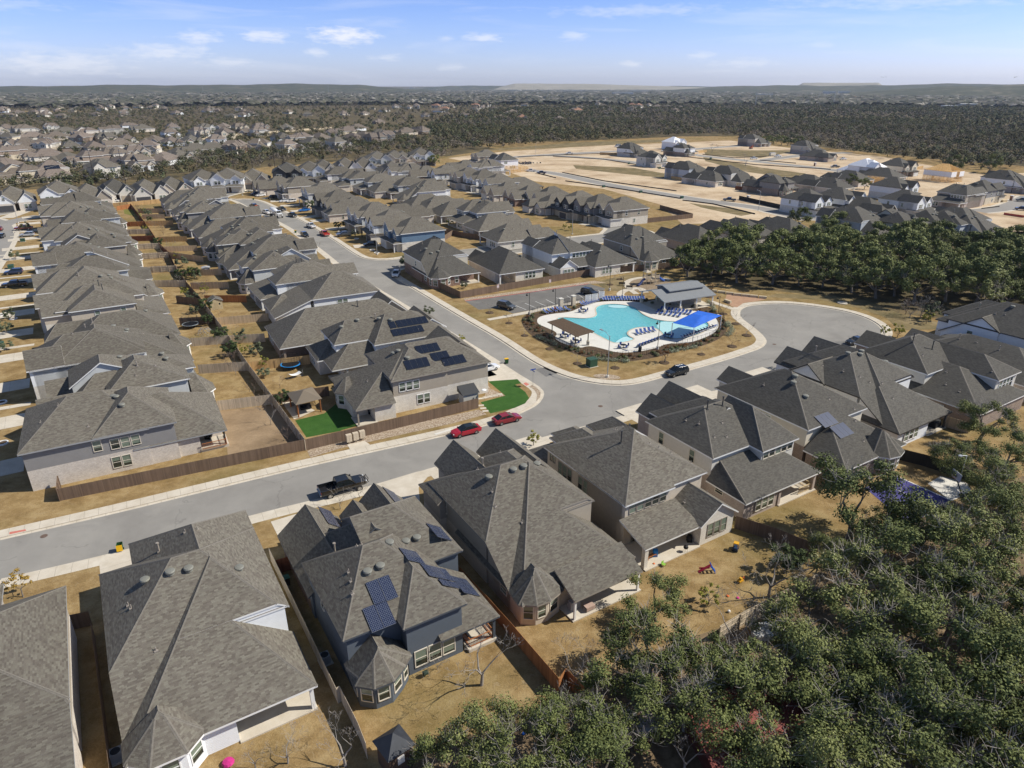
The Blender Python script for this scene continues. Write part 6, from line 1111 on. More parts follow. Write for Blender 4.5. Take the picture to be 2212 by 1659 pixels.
for i,(z,x,y) in enumerate(SPL):
 p=Z(z,x,y); k='dry0' if i in (7,13) else 'sap%d'%(i%2)
 t=tree(k,p,'bare sapling in a round bed of dark mulch beside the pool court' if k!='dry0' else ('brown-leaved sapling in a mulch ring at the pool corner lawn' if i==7 else 'brown-leaved sapling by the stone blocks'),'sapling',group='saplings in mulch rings' if k!='dry0' else None,s=tr_.uniform(.9,1.15),rg=tr_,crown='twigs')
 o=bpy.data.objects.new('mulch_ring',RM); COL.objects.link(o); o.parent=t
for z,x,y,s,lb in [('R1',1100,1500,.8,'x')][:0]: pass
for z,x,y,lb in [('Q2',728,360,'bare sapling on the verge beside the black pickup, left'),('Q2',912,255,'bare sapling on the verge beside the black pickup, right'),('R4',1705,985,'bare sapling by the fence of the brown yard'),('R4',1530,770,'bare sapling in the yard below the white fence'),('R4',1615,880,'bare sapling along the central fence'),('R6',1115,590,'bare sapling beside the black sedan'),('Q6',265,1000,'bare sapling in the trampoline yard'),('X2',1390,1150,'bare sapling on the verge of the busy street'),('X2',1050,1330,'bare sapling opposite the dark parked SUV'),('X2',1300,1440,'brown bare sapling near the street corner'),('X2',1095,960,'bare grey tree in front of the dark gabled houses')]:
 tree('sap%d'%tr_.randrange(2),Z(z,x,y),lb,'sapling',s=1.0,rg=tr_,crown='twigs')
sh_=random.Random(3); sp=MB()
bc=[sum(p[0] for p in deck)/len(deck),sum(p[1] for p in deck)/len(deck)]
def shrub_mesh(key,leaf,seed,n=260,size=.13,r=.38):
 rs=np.random.RandomState(seed); V=leaf_quads([(0,0,r*.8),(.15,.1,r*.6),(-.15,-.1,r*.7)],[r,r*.8,r*.8],n,size,rs,.9); return quad_mesh(key,V,leaf)
SMESH=[shrub_mesh('shrub_a',M_BUSHG,1),shrub_mesh('shrub_b',M_OAK,2),shrub_mesh('shrub_c',M_DRYLEAF,3)]
cnt=0
for i in range(len(deck)*3):
 p=deck[sh_.randrange(len(deck))]; q=bed[min(range(len(bed)),key=lambda k:(bed[k][0]-p[0])**2+(bed[k][1]-p[1])**2)]
 w=math.hypot(q[0]-p[0],q[1]-p[1])
 if w<1.5: continue
 f=sh_.uniform(.25,.9); x,y=p[0]+(q[0]-p[0])*f,p[1]+(q[1]-p[1])*f
 if y>UV(0,0)[1]+1e9: continue
 o=bpy.data.objects.new('shrub',SMESH[(0,0,1,2)[sh_.randrange(4)]]); COL.objects.link(o); o.location=(x,y,0); s=sh_.uniform(.7,1.25); o.scale=(s,s,s); tag(o,'low shrub planted in the mulch bed round the pool fence','shrub','shrubs of the pool mulch bed'); cnt+=1
 if cnt>170: break
def sage(L,lb,seed):
 rs=np.random.RandomState(seed); C=[];Rr=[]; P=smooth([P4(*q) for q in L],2)
 for a in P: C.append((a[0]+rs.normal()*.2,a[1]+rs.normal()*.2,.35)); Rr.append(.75)
 V=leaf_quads(C,Rr,260*len(C)//3,.16,rs,.55); o=bpy.data.objects.new('sage_hedge',quad_mesh('sage',V,M_SAGE)); COL.objects.link(o); tag(o,lb,'hedge')
sage([(985,660),(1060,665),(1130,672),(1205,678)],'silver-green sage drift beside the green transformer box',1); sage([(1500,612),(1570,600),(1665,582)],'silver-green sage drift before the lounger row',2); sage([(1880,415),(1910,440),(1920,470),(1890,500)],'silver-green sage drift at the curve by the blue shade sail',3); sage([(1760,270),(1790,300),(1800,330)],'silver-green sage drift behind the blue shade sail',4); sage([(590,508),(640,530),(720,560)],'grey-green sage drift left of the pergola',5)
# ---------------- woods that read as one mass ----------------
def woods(name,label,polys,seed,clear=()):
 rs=np.random.RandomState(seed); rg=random.Random(seed); Vs=[];Cs=[]
 for pxpoly,mind,n,quads,size,r,h,dark,grey in polys:
  for p in scatter(pxpoly,mind,n,rg,12):
   if any(math.hypot(p[0]-c[0],p[1]-c[1])<c[2] for c in clear): continue
   s=rg.uniform(.75,1.25); rr=r*s; pn=math.sin(p[0]*.011+math.sin(p[1]*.007)*2)*math.sin(p[1]*.009+p[0]*.004); g=rg.random()<grey+.45*pn
   nb=rg.randint(4,7); C=[];Rr=[]
   for _ in range(nb): a=rg.uniform(0,6.28); q=rg.uniform(0,.62)*rr; C.append((p[0]+math.cos(a)*q,p[1]+math.sin(a)*q,h*s*rg.uniform(.45,.72))); Rr.append(rr*rg.uniform(.38,.62))
   nq=int(quads*(.75 if g else 1)); V=leaf_quads(C,Rr,nq,size*(.8 if g else 1),rs,.85,.9,.6,.4); Vs.append(V)
   if g: base=np.array([.16,.138,.112])*rg.uniform(.75,1.15)
   else: base=np.array([.084,.090,.048])*rg.uniform(.6,1.4)*np.array([rg.uniform(.9,1.25),1,1])
   Cs.append(np.tile(np.append(base*dark,1.0),(nq,1)))
 V=np.concatenate(Vs); C=np.concatenate(Cs); o=bpy.data.objects.new(name,quad_mesh(name,V,M_WOOD,C)); COL.objects.link(o); tag(o,label,'woodland',None,'stuff'); return len(V)//4
def zp(L):
 out=[]
 for z,x,y in L: ox,oy,k=ZO[z]; out.append((ox+x/k,oy+y/k))
 return out
gb=zp([('T1',-100,790),('T1',100,780),('T1',420,740),('T1',480,790),('T1',850,740),('T1',1150,730),('T1',1250,690),('T1',1500,660),('T1',1650,640),('T1',1900,610),('T1',2212,590),('T2',150,575),('T2',350,560),('T2',560,600),('T2',640,660),('T2',700,690),('T2',640,720),('T2',400,650),('T2',100,680),('T1',2000,700),('T1',1750,730),('T1',1450,780),('T1',1100,800),('T1',850,850),('T1',620,880),('T1',250,880),('T1',100,930),('T1',-100,900)])
n1=woods('greenbelt_woods','strip of scrubby woods under the power lines between the two suburbs',[(gb,5.2,900,95,.95,3.2,5.6,1.0,.35)],11)
wd=zp([('T2',640,660),('T2',1000,640),('T2',1300,612),('T2',1700,590),('T2',2212,560),('T3',300,560),('T3',480,590),('T3',760,610),('T3',950,650),('T3',1300,700),('T3',1580,730),('T3',1900,780),('T3',2400,760),('T3',2400,560),('T3',1500,470),('T3',0,450),('T2',1400,450),('T2',900,470),('T2',560,500),('T2',620,570)])
wd2=zp([('T2',560,500),('T2',900,470),('T2',1400,450),('T3',0,450),('T3',1500,470),('T3',2400,560),('T3',2600,400),('T3',1500,370),('T3',0,360),('T2',1200,380),('T2',700,430)])
n2=woods('far_woodland','broad dark evergreen and grey woodland filling the land beyond the building site',[(wd,6.6,3600,85,1.35,4.9,7.5,1.0,.3),(wd2,8.5,4200,38,2.3,5.2,8,1.0,.3)],12)
print('woods',n1,n2)
# ---------------- beyond: mixed suburb and woods to the horizon ----------------
fr2=random.Random(21)
def far_house_mesh(i):
 mb=MB(); r=random.Random(i); w,d=r.uniform(12,17),r.uniform(14,20); e=r.choice([3.2,3.2,5.8]); blk=[(-w/2,w/2,-d/2,d/2,(e,.6),(e,.6),(e,.6),(e,.6)),(-w/2+1,0,0,d/2+2,(e+.02,.8),(e+.02,.8),None,None)]
 if r.random()<.6: blk.append((0,w/2-1,-d/2-2.5,0,(3,.6),(3,.6),None,None))
 rm=MB(); wm=MB()
 for k,b in enumerate(blk): roof_mesh(rm,b,k,False); wall_mesh(wm,b,k)
 for k in range(len(rm.m)): rm.m[k]=0 if rm.m[k]==0 else 1
 for k in range(len(wm.m)): wm.m[k]=2
 rm.merge(wm); return rm
FHM=[]
for i in range(8): FHM.append(far_house_mesh(i).mesh('far_house_mesh',[[M_ROOFT,M_ROOFB,M_ROOFT,M_ROOF,M_ROOFT,M_ROOFO,M_ROOFB,M_ROOFT][i],T_TAUPE,[S_STUCCO,B_PALE,S_WHITE,B_TAN,B_BROWN,S_STUCCO,S_LSTUC,B_WHITE][i]]))
FH=[]; seen=[]
def fh(px,py,grp,lb):
 p=at(px,py,4)
 if any(math.hypot(p[0]-q[0],p[1]-q[1])<17 for q in seen): return False
 seen.append(p); o=bpy.data.objects.new('distant_house',FHM[fr2.randrange(8)]); COL.objects.link(o); o.location=(p[0],p[1],0); o.rotation_euler=(0,0,fr2.uniform(0,6.28)); tag(o,lb,'house',grp); FH.append(p); return True
def cluster(poly,n,grp,lb):
 P=[at(*q) for q in poly]; xs=[p[0] for p in P]; ys=[p[1] for p in P]; k=0
 for _ in range(n*30):
  if k>=n: break
  p=(fr2.uniform(min(xs),max(xs)),fr2.uniform(min(ys),max(ys)))
  if not inpoly(p,P): continue
  if any(math.hypot(p[0]-q[0],p[1]-q[1])<19 for q in seen): continue
  seen.append(p); o=bpy.data.objects.new('distant_house',FHM[fr2.randrange(8)]); COL.objects.link(o); o.location=(p[0],p[1],0); o.rotation_euler=(0,0,fr2.uniform(0,6.28)); tag(o,lb,'house',grp); FH.append(p); k+=1
cluster(zp([('T1',-200,440),('T1',-200,340),('T1',700,360),('T1',1500,390),('T1',2100,420),('T1',2212,480),('T1',1500,460),('T1',700,440)]),60,'tile-roofed houses among trees, left','small house half hidden by trees beyond the taupe-roofed suburb')
cluster(zp([('T1',600,290),('T1',2200,290),('T1',2200,345),('T1',600,335)]),55,'far row houses, left','tiny pale house in the far line of roofs on the left')
cluster(zp([('T2',0,390),('T2',700,330),('T2',1700,330),('T2',2212,360),('T2',2212,400),('T2',1500,470),('T2',800,470),('T2',400,500),('T2',0,480)]),80,'houses among trees, middle distance','small house among grey trees beyond the woods in the middle')
cluster(zp([('T3',880,285),('T3',1300,275),('T3',2100,330),('T3',2050,360),('T3',1600,365),('T3',1200,340)]),45,'houses on the rise, right','tan house of the far cluster above the right-hand woodland')
print('far houses',len(FH))
clear=[(p[0],p[1],13) for p in FH]
hp=[(o.location.x,o.location.y,0) for o in list(COL.objects) if o.name.startswith('suburban_house')]
M_SHED=mat('pale_commercial_wall',(.55,.53,.50),.8,noise=(.02,.1)); M_SHEDR=mat('white_flat_roof',(.72,.72,.70),.7)
def big(px,py,w,d,h,lb):
 p=at(px,py,0); t=thing('commercial_building',p,fr2.uniform(-.2,.2),lb,'building'); a=MB(); h*=1.7; a.box(-w/2,w/2,-d/2,d/2,0,h); a.build('wall',M_SHED,t); b=MB(); b.box(-w/2-.3,w/2+.3,-d/2-.3,d/2+.3,h,h+1); b.build('roof',M_SHEDR,t)
 g=MB()
 for i in range(int(w/9)): g.box(-w/2+3+i*9,-w/2+8+i*9,-d/2-.15,-d/2,2,4.5)
 g.build('window_band',M_DGLASS,t)
for q in [(155,200,150,60,20,'large pale office block on the far left skyline'),(215,199,90,40,9,'long white warehouse right of the office block'),(125,197,70,40,8,'low pale building left of the office block'),(310,198.5,60,30,9,'small pale store on the left horizon'),(890,193,70,30,14,'yellowish block on the middle horizon'),(935,196,90,30,8,'white store beside the yellowish block'),(775,197.5,110,40,6,'long white shed left of the middle horizon'),(1345,206,110,50,9,'bright white shed on the right horizon'),(1110,198,130,40,7,'cluster shed on the middle horizon'),(1240,199,160,40,7,'long pale shed right of the pylon'),(1380,199.5,150,40,7,'long pale shed further right of the pylon'),(2085,233,40,24,5,'pale metal barn roof in the right-hand woods, right one'),(2050,235,30,20,4,'pale metal barn roof in the right-hand woods, left one'),(1790,206,60,26,12,'cream apartment block on the right, left one'),(1822,206,60,26,12,'cream apartment block on the right, right one'),(1650,209,80,25,7,'low cream building left of the apartments'),(2030,200,130,30,6,'white strip building on the right horizon')]: big(*q)
def pylon(px,py,h,lb,m=M_METAL,w=.8):
 p=at(px,py,0); t=MB(); t.tube((0,0,0),(0,0,h),w,w*.35,6);
 for k in (.8,.9): t.tube((-h*.07,0,h*k),(h*.07,0,h*k),.3,n=4)
 o=t.build('transmission_pole',m); o.location=(p[0],p[1],0); tag(o,lb,'pole')
for q in [(106,203,50,'tall steel pole on the far left skyline'),(439,203,58,'tall steel pole on the left skyline'),(710,203,58,'tall steel pole left of the middle skyline'),(950,198,62,'thin mast on the middle skyline'),(1153,200,60,'lattice pylon right of the middle skyline'),(1318,199,55,'lattice pylon further right on the skyline'),(1631,232,40,'grey pole standing in the right-hand woodland, left'),(1800,226,36,'grey pole standing in the right-hand woodland, right'),(2185,197,45,'mast on the ridge at the right edge')]: pylon(*q)
L1=zp([('T1',-300,440),('T1',-300,330),('T1',2212,330),('T2',1400,330),('T3',0,340),('T3',0,362),('T2',1200,382),('T2',700,432),('T2',560,500),('T2',300,500),('T2',0,470),('T1',1800,450),('T1',1500,400),('T1',800,400),('T1',0,420)])
L2=zp([('T1',-300,332),('T1',-300,282),('T1',2212,276),('T2',2212,276),('T3',2500,300),('T3',2500,400),('T3',1500,372),('T3',0,362),('T3',0,342),('T2',1400,332),('T1',2212,332)])
L0=zp([('T1',-300,900),('T1',-300,430),('T1',800,400),('T1',1500,400),('T1',1850,450),('T2',0,480),('T2',560,500),('T2',620,570),('T2',700,690),('T2',400,720),('T2',0,760),('T1',1900,760),('T1',1600,800),('T1',1200,850),('T1',700,900)])
hpx=[(o.location.x,o.location.y) for o in COL.objects if o.get('category')=='house' and o.name.startswith('suburban')]
cl=clear+[( (lambda m:(m[0],m[1],11.5*o.scale[0]))(o.matrix_basis@Vector((7,12,0)))) for o in COL.objects if o.get('category')=='house' and o.name.startswith('suburban')]
class Grid:
 pass
gridc={}
for c in cl: gridc.setdefault((int(c[0]//40),int(c[1]//40)),[]).append(c)
class ClearList:
 def __iter__(s): return iter(())
def near_house(p):
 k=(int(p[0]//40),int(p[1]//40))
 return any(math.hypot(p[0]-c[0],p[1]-c[1])<c[2] for a in (-1,0,1) for b in (-1,0,1) for c in gridc.get((k[0]+a,k[1]+b),()))
_sc=scatter
def scatter(pxpoly,mind,n,rg,tries=40): return [p for p in _sc(pxpoly,mind,n,rg,tries) if not near_house(p)]
n3=woods('suburban_trees','grey and green trees filling the gaps of the older suburb and the land beyond it',[(L0,8.5,2600,80,1.1,3.6,6.0,1,.35),(L1,9.5,3000,50,2.0,5.2,8.5,1.0,.45),(L2,19,6500,20,4.2,9.0,10,1.0,.4)],31)
print('trees3',n3)
def canopy():
 mb=MB(); rs=np.random.RandomState(5); rows=[]; d=2100
 ds=[]
 while d<9000: ds.append(d); d*=1.012
 na=420; az=np.linspace(R(-48),R(48),na); V=[];F=[];C=[]
 for i,d in enumerate(ds):
  hh=3+rs.random(na)*9;
  V.append(np.stack([np.sin(az)*d+rs.normal(size=na)*2,np.cos(az)*d+rs.normal(size=na)*d*.003,hh],1))
  g=rs.random(na); patch=.5+.5*np.sin(az*37+i*.21)*np.cos(i*.37+az*11)
  base=np.where((g<.35)[:,None],np.array([.135,.12,.10]),np.array([.066,.068,.045]))*(.7+.6*rs.random(na))[:,None]
  base=np.where(((rs.random(na)<.05)&(patch>.35))[:,None],np.array([.38,.35,.31]),base); C.append(base)
 V=np.concatenate(V); C=np.concatenate(C); idx=np.arange(len(V)).reshape(len(ds),na)
 q=np.stack([idx[:-1,:-1],idx[:-1,1:],idx[1:,1:],idx[1:,:-1]],-1).reshape(-1,4)
 me=bpy.data.meshes.new('horizon'); me.from_pydata(V.tolist(),[],q[:,::-1].tolist()); me.materials.append(M_WOOD); a=me.color_attributes.new('tint','FLOAT_COLOR','POINT'); a.data.foreach_set('color',np.hstack([C,np.ones((len(C),1))]).astype(np.float32).ravel())
 o=bpy.data.objects.new('distant_tree_cover',me); COL.objects.link(o); tag(o,'hazy tree cover with pale specks of roofs running to the horizon','woodland',None,'stuff')
canopy()
# ---------------- vehicles ----------------
def paint(name,c,rough=.22): return mat(name,c,rough,.0,.5,coat=.8)
P_BLACK=paint('black_car_paint',(.010,.011,.013)); P_RED=paint('deep_red_paint',(.36,.008,.022)); P_RED2=paint('dark_red_paint',(.23,.012,.02)); P_WHITE=paint('white_car_paint',(.72,.73,.74)); P_SIL=paint('silver_paint',(.42,.44,.46)); P_NAVY=paint('dark_blue_paint',(.015,.03,.085)); P_BLUE=paint('bright_blue_paint',(.015,.14,.45)); P_GREY=paint('graphite_paint',(.07,.075,.08)); P_CREAM=paint('cream_van_paint',(.62,.58,.48)); P_BRED=paint('bright_red_paint',(.48,.03,.02))
M_CHR=mat('bright_wheel_metal',(.62,.62,.62),.25,.9); M_HL=mat('headlight_lens',(.65,.68,.7),.1,spec=.8); M_TL=mat('tail_light_lens',(.42,.01,.01),.2,spec=.7)
WHEELM={}
def wheel_mesh(r,w,chrome=True):
 k=(r,w)
 if k in WHEELM: return WHEELM[k]
 a=MB(); prof=[(r*.62,-w/2),(r*.95,-w/2),(r,-w*.36),(r,w*.36),(r*.95,w/2),(r*.62,w/2)]; n=20
 for (r0,y0),(r1,y1) in zip(prof,prof[1:]):
  for i in range(n):
   t0,t1=2*math.pi*i/n,2*math.pi*(i+1)/n
   a.poly([(r0*math.cos(t0),y0,r0*math.sin(t0)),(r1*math.cos(t0),y1,r1*math.sin(t0)),(r1*math.cos(t1),y1,r1*math.sin(t1)),(r0*math.cos(t1),y0,r0*math.sin(t1))])
 b=MB()
 for s in (-1,1):
  for q in range(5):
   t=2*math.pi*q/5; c,sn=math.cos(t),math.sin(t); wv=.12*r
   P=[(-sn*wv,s*w*.42,c*wv),(sn*wv,s*w*.42,-c*wv),(c*r*.62+sn*wv*.7,s*w*.46,sn*r*.62-c*wv*.7),(c*r*.62-sn*wv*.7,s*w*.46,sn*r*.62+c*wv*.7)]
   b.poly(P if s<0 else P[::-1]);
  b.poly([(r*.22*math.cos(2*math.pi*i/10),s*w*.45,r*.22*math.sin(2*math.pi*i/10)*(-s)) for i in range(10)])
  ring_=[];
  for i in range(n):
   t0,t1=2*math.pi*i/n,2*math.pi*(i+1)/n
   P=[(r*.56*math.cos(t0),s*w*.44,r*.56*math.sin(t0)),(r*.64*math.cos(t0),s*w*.49,r*.64*math.sin(t0)),(r*.64*math.cos(t1),s*w*.49,r*.64*math.sin(t1)),(r*.56*math.cos(t1),s*w*.44,r*.56*math.sin(t1))]
   b.poly(P if s>0 else P[::-1])
 WHEELM[k]=(a.mesh('tyre_mesh',M_RUB,True),b.mesh('rim_mesh',M_CHR)); return WHEELM[k]
def loft(mb,secs,mat_=0,close=True):
 """secs: list of rings with the same number of points"""
 for A,B in zip(secs,secs[1:]):
  n=len(A)
  for i in range(n): j=(i+1)%n; mb.poly([A[i],A[j],B[j],B[i]],mat_)
 if close: mb.poly(secs[0][::-1],mat_); mb.poly(secs[-1],mat_)
def body_ring(x,w,zb,zs,zt,ins):
 """one cross-section: floor zb, shoulder zs, top zt"""
 h=w/2
 return [(x,-h*.86,zb),(x,-h*.98,zb+.10),(x,-h,zb+(zs-zb)*.55),(x,-h*.97,zs),(x,-h*ins,zt),(x,h*ins,zt),(x,h*.97,zs),(x,h,zb+(zs-zb)*.55),(x,h*.98,zb+.10),(x,h*.86,zb)]
SPEC=dict(
 sedan=dict(L=4.85,w=1.86,g=.20,body=[(-2.42,.80,.55,.80,.86),(-2.30,.93,.42,.93,.97),(-1.7,1,.38,.97,1.03),(-.9,1,.34,.95,1.0),(.9,1,.34,.93,.98),(1.5,.99,.36,.88,.94),(2.15,.94,.38,.76,.80),(2.42,.80,.46,.62,.66)],cab=[(-2.05,.74,.98),(-1.15,.70,1.40),(.15,.70,1.44),(1.15,.76,.96)],wb=(-1.42,1.42),wr=.34),
 suv=dict(L=4.7,w=1.92,g=.26,body=[(-2.34,.86,.6,1.0,1.06),(-2.25,.97,.46,1.08,1.12),(-1.5,1,.42,1.06,1.10),(.9,1,.42,1.02,1.06),(1.4,.99,.42,1.0,1.04),(2.1,.95,.44,.92,.96),(2.36,.84,.5,.74,.78)],cab=[(-2.22,.78,1.10),(-1.95,.74,1.66),(.1,.73,1.72),(1.1,.80,1.04)],wb=(-1.38,1.40),wr=.37),
 van=dict(L=5.8,w=2.05,g=.28,body=[(-2.9,.92,.5,1.1,1.15),(-2.8,1,.4,1.2,1.25),(1.6,1,.4,1.15,1.2),(2.3,.97,.42,1.05,1.1),(2.85,.86,.5,.8,.85)],cab=[(-2.85,.86,1.22),(-2.75,.80,2.35),(.9,.80,2.4),(2.2,.84,1.1)],wb=(-1.75,1.8),wr=.37))
def add_wheels(t,xs,w,r,zoff=0,tw=.24):
 tm,rm=wheel_mesh(r,tw)
 for x in xs:
  for s in (-1,1):
   a=bpy.data.objects.new('wheel',tm); COL.objects.link(a); a.parent=t; a.location=(x,s*(w/2-tw*.45),r+zoff)
   b=bpy.data.objects.new('rim',rm); COL.objects.link(b); b.parent=a
def car(kind,p,ang,pm,label,z=-.134,s=1.0,roofm=None,group=None,rack=False):
 if kind=='pickup': return pickup(p,ang,pm,label,z,s)
 q=SPEC[kind]; t=thing(kind if kind!='suv' else 'suv_car',(p[0],p[1],z),R(ang),label,'car' if kind!='van' else 'van',group); t.scale=(s,s,s); w=q['w']
 mb=MB(); secs=[body_ring(x,w*f,zb*q['g']/.3,zs,zt,.86) for x,f,zb,zs,zt in q['body']]; loft(mb,secs); bo=mb.build('body',pm,t,True)
 md=bo.modifiers.new('b','BEVEL'); md.width=.04; md.segments=2; md.limit_method='ANGLE'; md.angle_limit=R(40)
 c=q['cab']; n=len(c); roof=MB(); zb0=c[0][2]
 (x0,f0,z0),(x1,f1,z1),(x2,f2,z2),(x3,f3,z3)=c
 def pt(x,f,z,s_): return (x,s_*w/2*f,z)
 fb0,fb3=.93,.93
 A=[pt(x0,.88,z0,-1),pt(x0,.88,z0,1)]; B=[pt(x1,f1,z1,-1),pt(x1,f1,z1,1)]; Cc=[pt(x2,f2,z2,-1),pt(x2,f2,z2,1)]; Dd=[pt(x3,.88,z3,-1),pt(x3,.88,z3,1)]
 rf=MB(); th=.03
 rf.poly([B[0],Cc[0],Cc[1],B[1]]);
 for a,b in ((A,B),(Cc,Dd)):
  for k in (0,1):
   v=Vector(b[k])-Vector(a[k]); sx=.07
   rf.tube(a[k],b[k],.045,n=4)
 for k in (0,1):
  rf.tube(B[k],Cc[k],.04,n=4); mid=((x1+x2)/2,B[k][1],(z1+z2)/2+.0); rf.tube((mid[0],B[k][1],z1),(mid[0]-.1,B[k][1]*1.2,z0),.045,n=4)
 rf.build('roof',roofm or pm,t,False)
 g=MB(); e=.012
 g.poly([A[0],B[0],B[1],A[1]]); g.poly([Dd[1],Cc[1],Cc[0],Dd[0]])
 for k in (0,1):
  P=[A[k],Dd[k],Cc[k],B[k]]; g.poly(P if k==0 else P[::-1])
 g.build('windows',M_DGLASS,t)
 L0=q['body'][-1][0]; R0=q['body'][0][0]; zf=q['body'][-1][3]; zr=q['body'][0][3]
 for s_ in (-1,1):
  h=MB(); h.box(L0-.30,L0-.02,min(s_*w*.40,s_*w*.26),max(s_*w*.40,s_*w*.26),zf-.03,zf+.10); h.build('headlight',M_HL,t)
  h=MB(); h.box(R0-.005,R0+.12,min(s_*w*.42,s_*w*.24),max(s_*w*.42,s_*w*.24),zr-.08,zr+.10); h.build('tail_light',M_TL,t)
  h=MB(); h.box(x3-.28,x3-.10,min(s_*w*.48,s_*w*.56),max(s_*w*.48,s_*w*.56),z3-.02,z3+.12); h.build('mirror',pm,t)
 h=MB(); h.box(L0-.04,L0+.012,-w*.2,w*.2,zf-.22,zf-.04); h.build('grille',M_BLACK,t)
 if rack:
  h=MB()
  for s_ in (-1,1): h.tube((x1+.15,s_*w*.31,z1+.07),(x2-.1,s_*w*.31,z2+.07),.025,n=6)
  h.build('roof_rail',M_CHR,t)
 add_wheels(t,q['wb'],w,q['wr']); return t
def pickup(p,ang,pm,label,z=-.134,s=1.0,group=None,lift=0.0,cargo=None):
 t=thing('pickup_truck',(p[0],p[1],z),R(ang),label,'pickup',group); t.scale=(s,s,s); w=2.02; l=lift; mb=MB()
 secs=[body_ring(x,w*f,zb+l,zs+l,zt+l,.93) for x,f,zb,zs,zt in [(-.95,1,.5,1.12,1.16),(1.35,1,.5,1.12,1.16),(1.6,1,.5,1.1,1.14),(2.6,.97,.5,1.06,1.10),(2.92,.90,.56,.92,.97)]]; loft(mb,secs)
 for sy in (-1,1): mb.box(-2.92,-.93,min(sy*w/2,sy*(w/2-.1)),max(sy*w/2,sy*(w/2-.1)),.5+l,1.14+l)
 mb.box(-2.92,-.95,-w/2+.1,w/2-.1,.55+l,.66+l); mb.box(-2.94,-2.86,-w/2+.02,w/2-.02,.56+l,1.12+l); bo=mb.build('body',pm,t)
 md=bo.modifiers.new('b','BEVEL'); md.width=.035; md.segments=2; md.limit_method='ANGLE'; md.angle_limit=R(40)
 c=MB();
 def rg_(x,f,z0): return (x,f,z0)
 zt=1.82+l; zb=1.14+l; A=[(-.93,sy*.90,zb) for sy in (-1,1)]; B=[(-.80,sy*.74,zt) for sy in (-1,1)]; C_=[(.72,sy*.74,zt) for sy in (-1,1)]; D_=[(1.45,sy*.88,zb) for sy in (-1,1)]
 c.poly([B[0],C_[0],C_[1],B[1]]);
 for a,b in ((A,B),(C_,D_)):
  for k in (0,1): c.tube(a[k],b[k],.05,n=4)
 for k in (0,1): c.tube(B[k],C_[k],.045,n=4); c.tube((-.0,B[k][1],zt),(-.02,A[k][1],zb),.05,n=4)
 c.build('roof',pm,t); g=MB(); g.poly([A[0],B[0],B[1],A[1]]); g.poly([D_[1],C_[1],C_[0],D_[0]])
 for k in (0,1):
  P=[A[k],D_[k],C_[k],B[k]]; g.poly(P if k==0 else P[::-1])
 g.build('windows',M_DGLASS,t)
 ln=MB(); ln.box(-2.84,-.97,-w/2+.13,w/2-.13,.665+l,.69+l); ln.build('bed_liner',M_BLACK,t)
 for sy in (-1,1):
  h=MB(); h.box(2.78,2.95,min(sy*.58,sy*.88),max(sy*.58,sy*.88),.82+l,1.0+l); h.build('headlight',M_HL,t)
  h=MB(); h.box(-2.96,-2.90,min(sy*.86,sy*1.0),max(sy*.86,sy*1.0),.78+l,1.08+l); h.build('tail_light',M_TL,t)
  h=MB(); h.box(1.25,1.42,min(sy*1.02,sy*1.22),max(sy*1.02,sy*1.22),1.12+l,1.34+l); h.build('mirror',M_BLACK,t)
 h=MB(); h.box(2.90,2.97,-.55,.55,.7+l,.98+l); h.build('grille',M_BLACK if pm is P_BLACK else M_CHR,t)
 h=MB(); h.box(-3.06,-2.94,-.95,.95,.5+l,.66+l); h.box(2.9,3.04,-.95,.95,.5+l,.68+l); h.build('bumper',M_CHR,t)
 if cargo:
  h=MB(); h.box(-2.2,-1.3,-.5,.4,.7+l,1.2+l); h.box(-2.6,-2.3,-.7,0,.7+l,1.05+l); h.build('cargo',cargo,t)
 add_wheels(t,(-1.85,1.9),w,.42 if l else .38,0,.27); return t
pt=pickup(Z('Q2',750,195),AB+1,P_BLACK,'lifted black pickup truck parked on the near street, bright wheels and bull bar',lift=.22,s=1.06)
bb=MB();
for y in (-.55,.55): bb.tube((3.0,y,.6),(3.22,y,1.35),.04,n=6)
bb.tube((3.22,-.6,1.33),(3.22,.6,1.33),.04,n=6); bb.tube((3.15,-.9,1.0),(3.15,.9,1.0),.045,n=6); bb.build('bull_bar',M_BLACK,pt)
sb_=MB()
for y in (-1.05,1.05): sb_.tube((-1.0,y,.55),(1.5,y,.55),.05,n=6)
sb_.build('side_step',M_BLACK,pt)
car('sedan',Z('Q1',530,165),AB+180,P_RED,'bright red hatch-backed car with a black glass roof at the kerb',roofm=M_DGLASS)
car('sedan',Z('Q1',860,68),AB,P_RED2,'dark red saloon car parked just ahead of the bright red one')
car('suv',Z('R5',2170,765),AB+180,P_BLACK,'black compact SUV with silver roof rails on the street by the pool corner',rack=True)
car('sedan',Z('R6',1120,562),AB+178,P_BLACK,'black saloon car at the edge of the cul-de-sac')
car('suv',Z('R5',355,128),AB+180+62,P_WHITE,'white SUV parked on the cross street beside the corner fence')
car('suv',Z('R5',1068,340),AB-68,P_GREY,'dark grey SUV in the pool car park bay nearest the street',z=.018,s=1.05)
car('suv',Z('R5',1605,250),AB-70,P_BLACK,'black SUV in the pool car park beside the entrance pillars',z=.018)
car('sedan',Z('R5',945,742),AB+5,P_WHITE,'white car peeking from the driveway of the taupe corner house',z=.016)
V_=AB+90
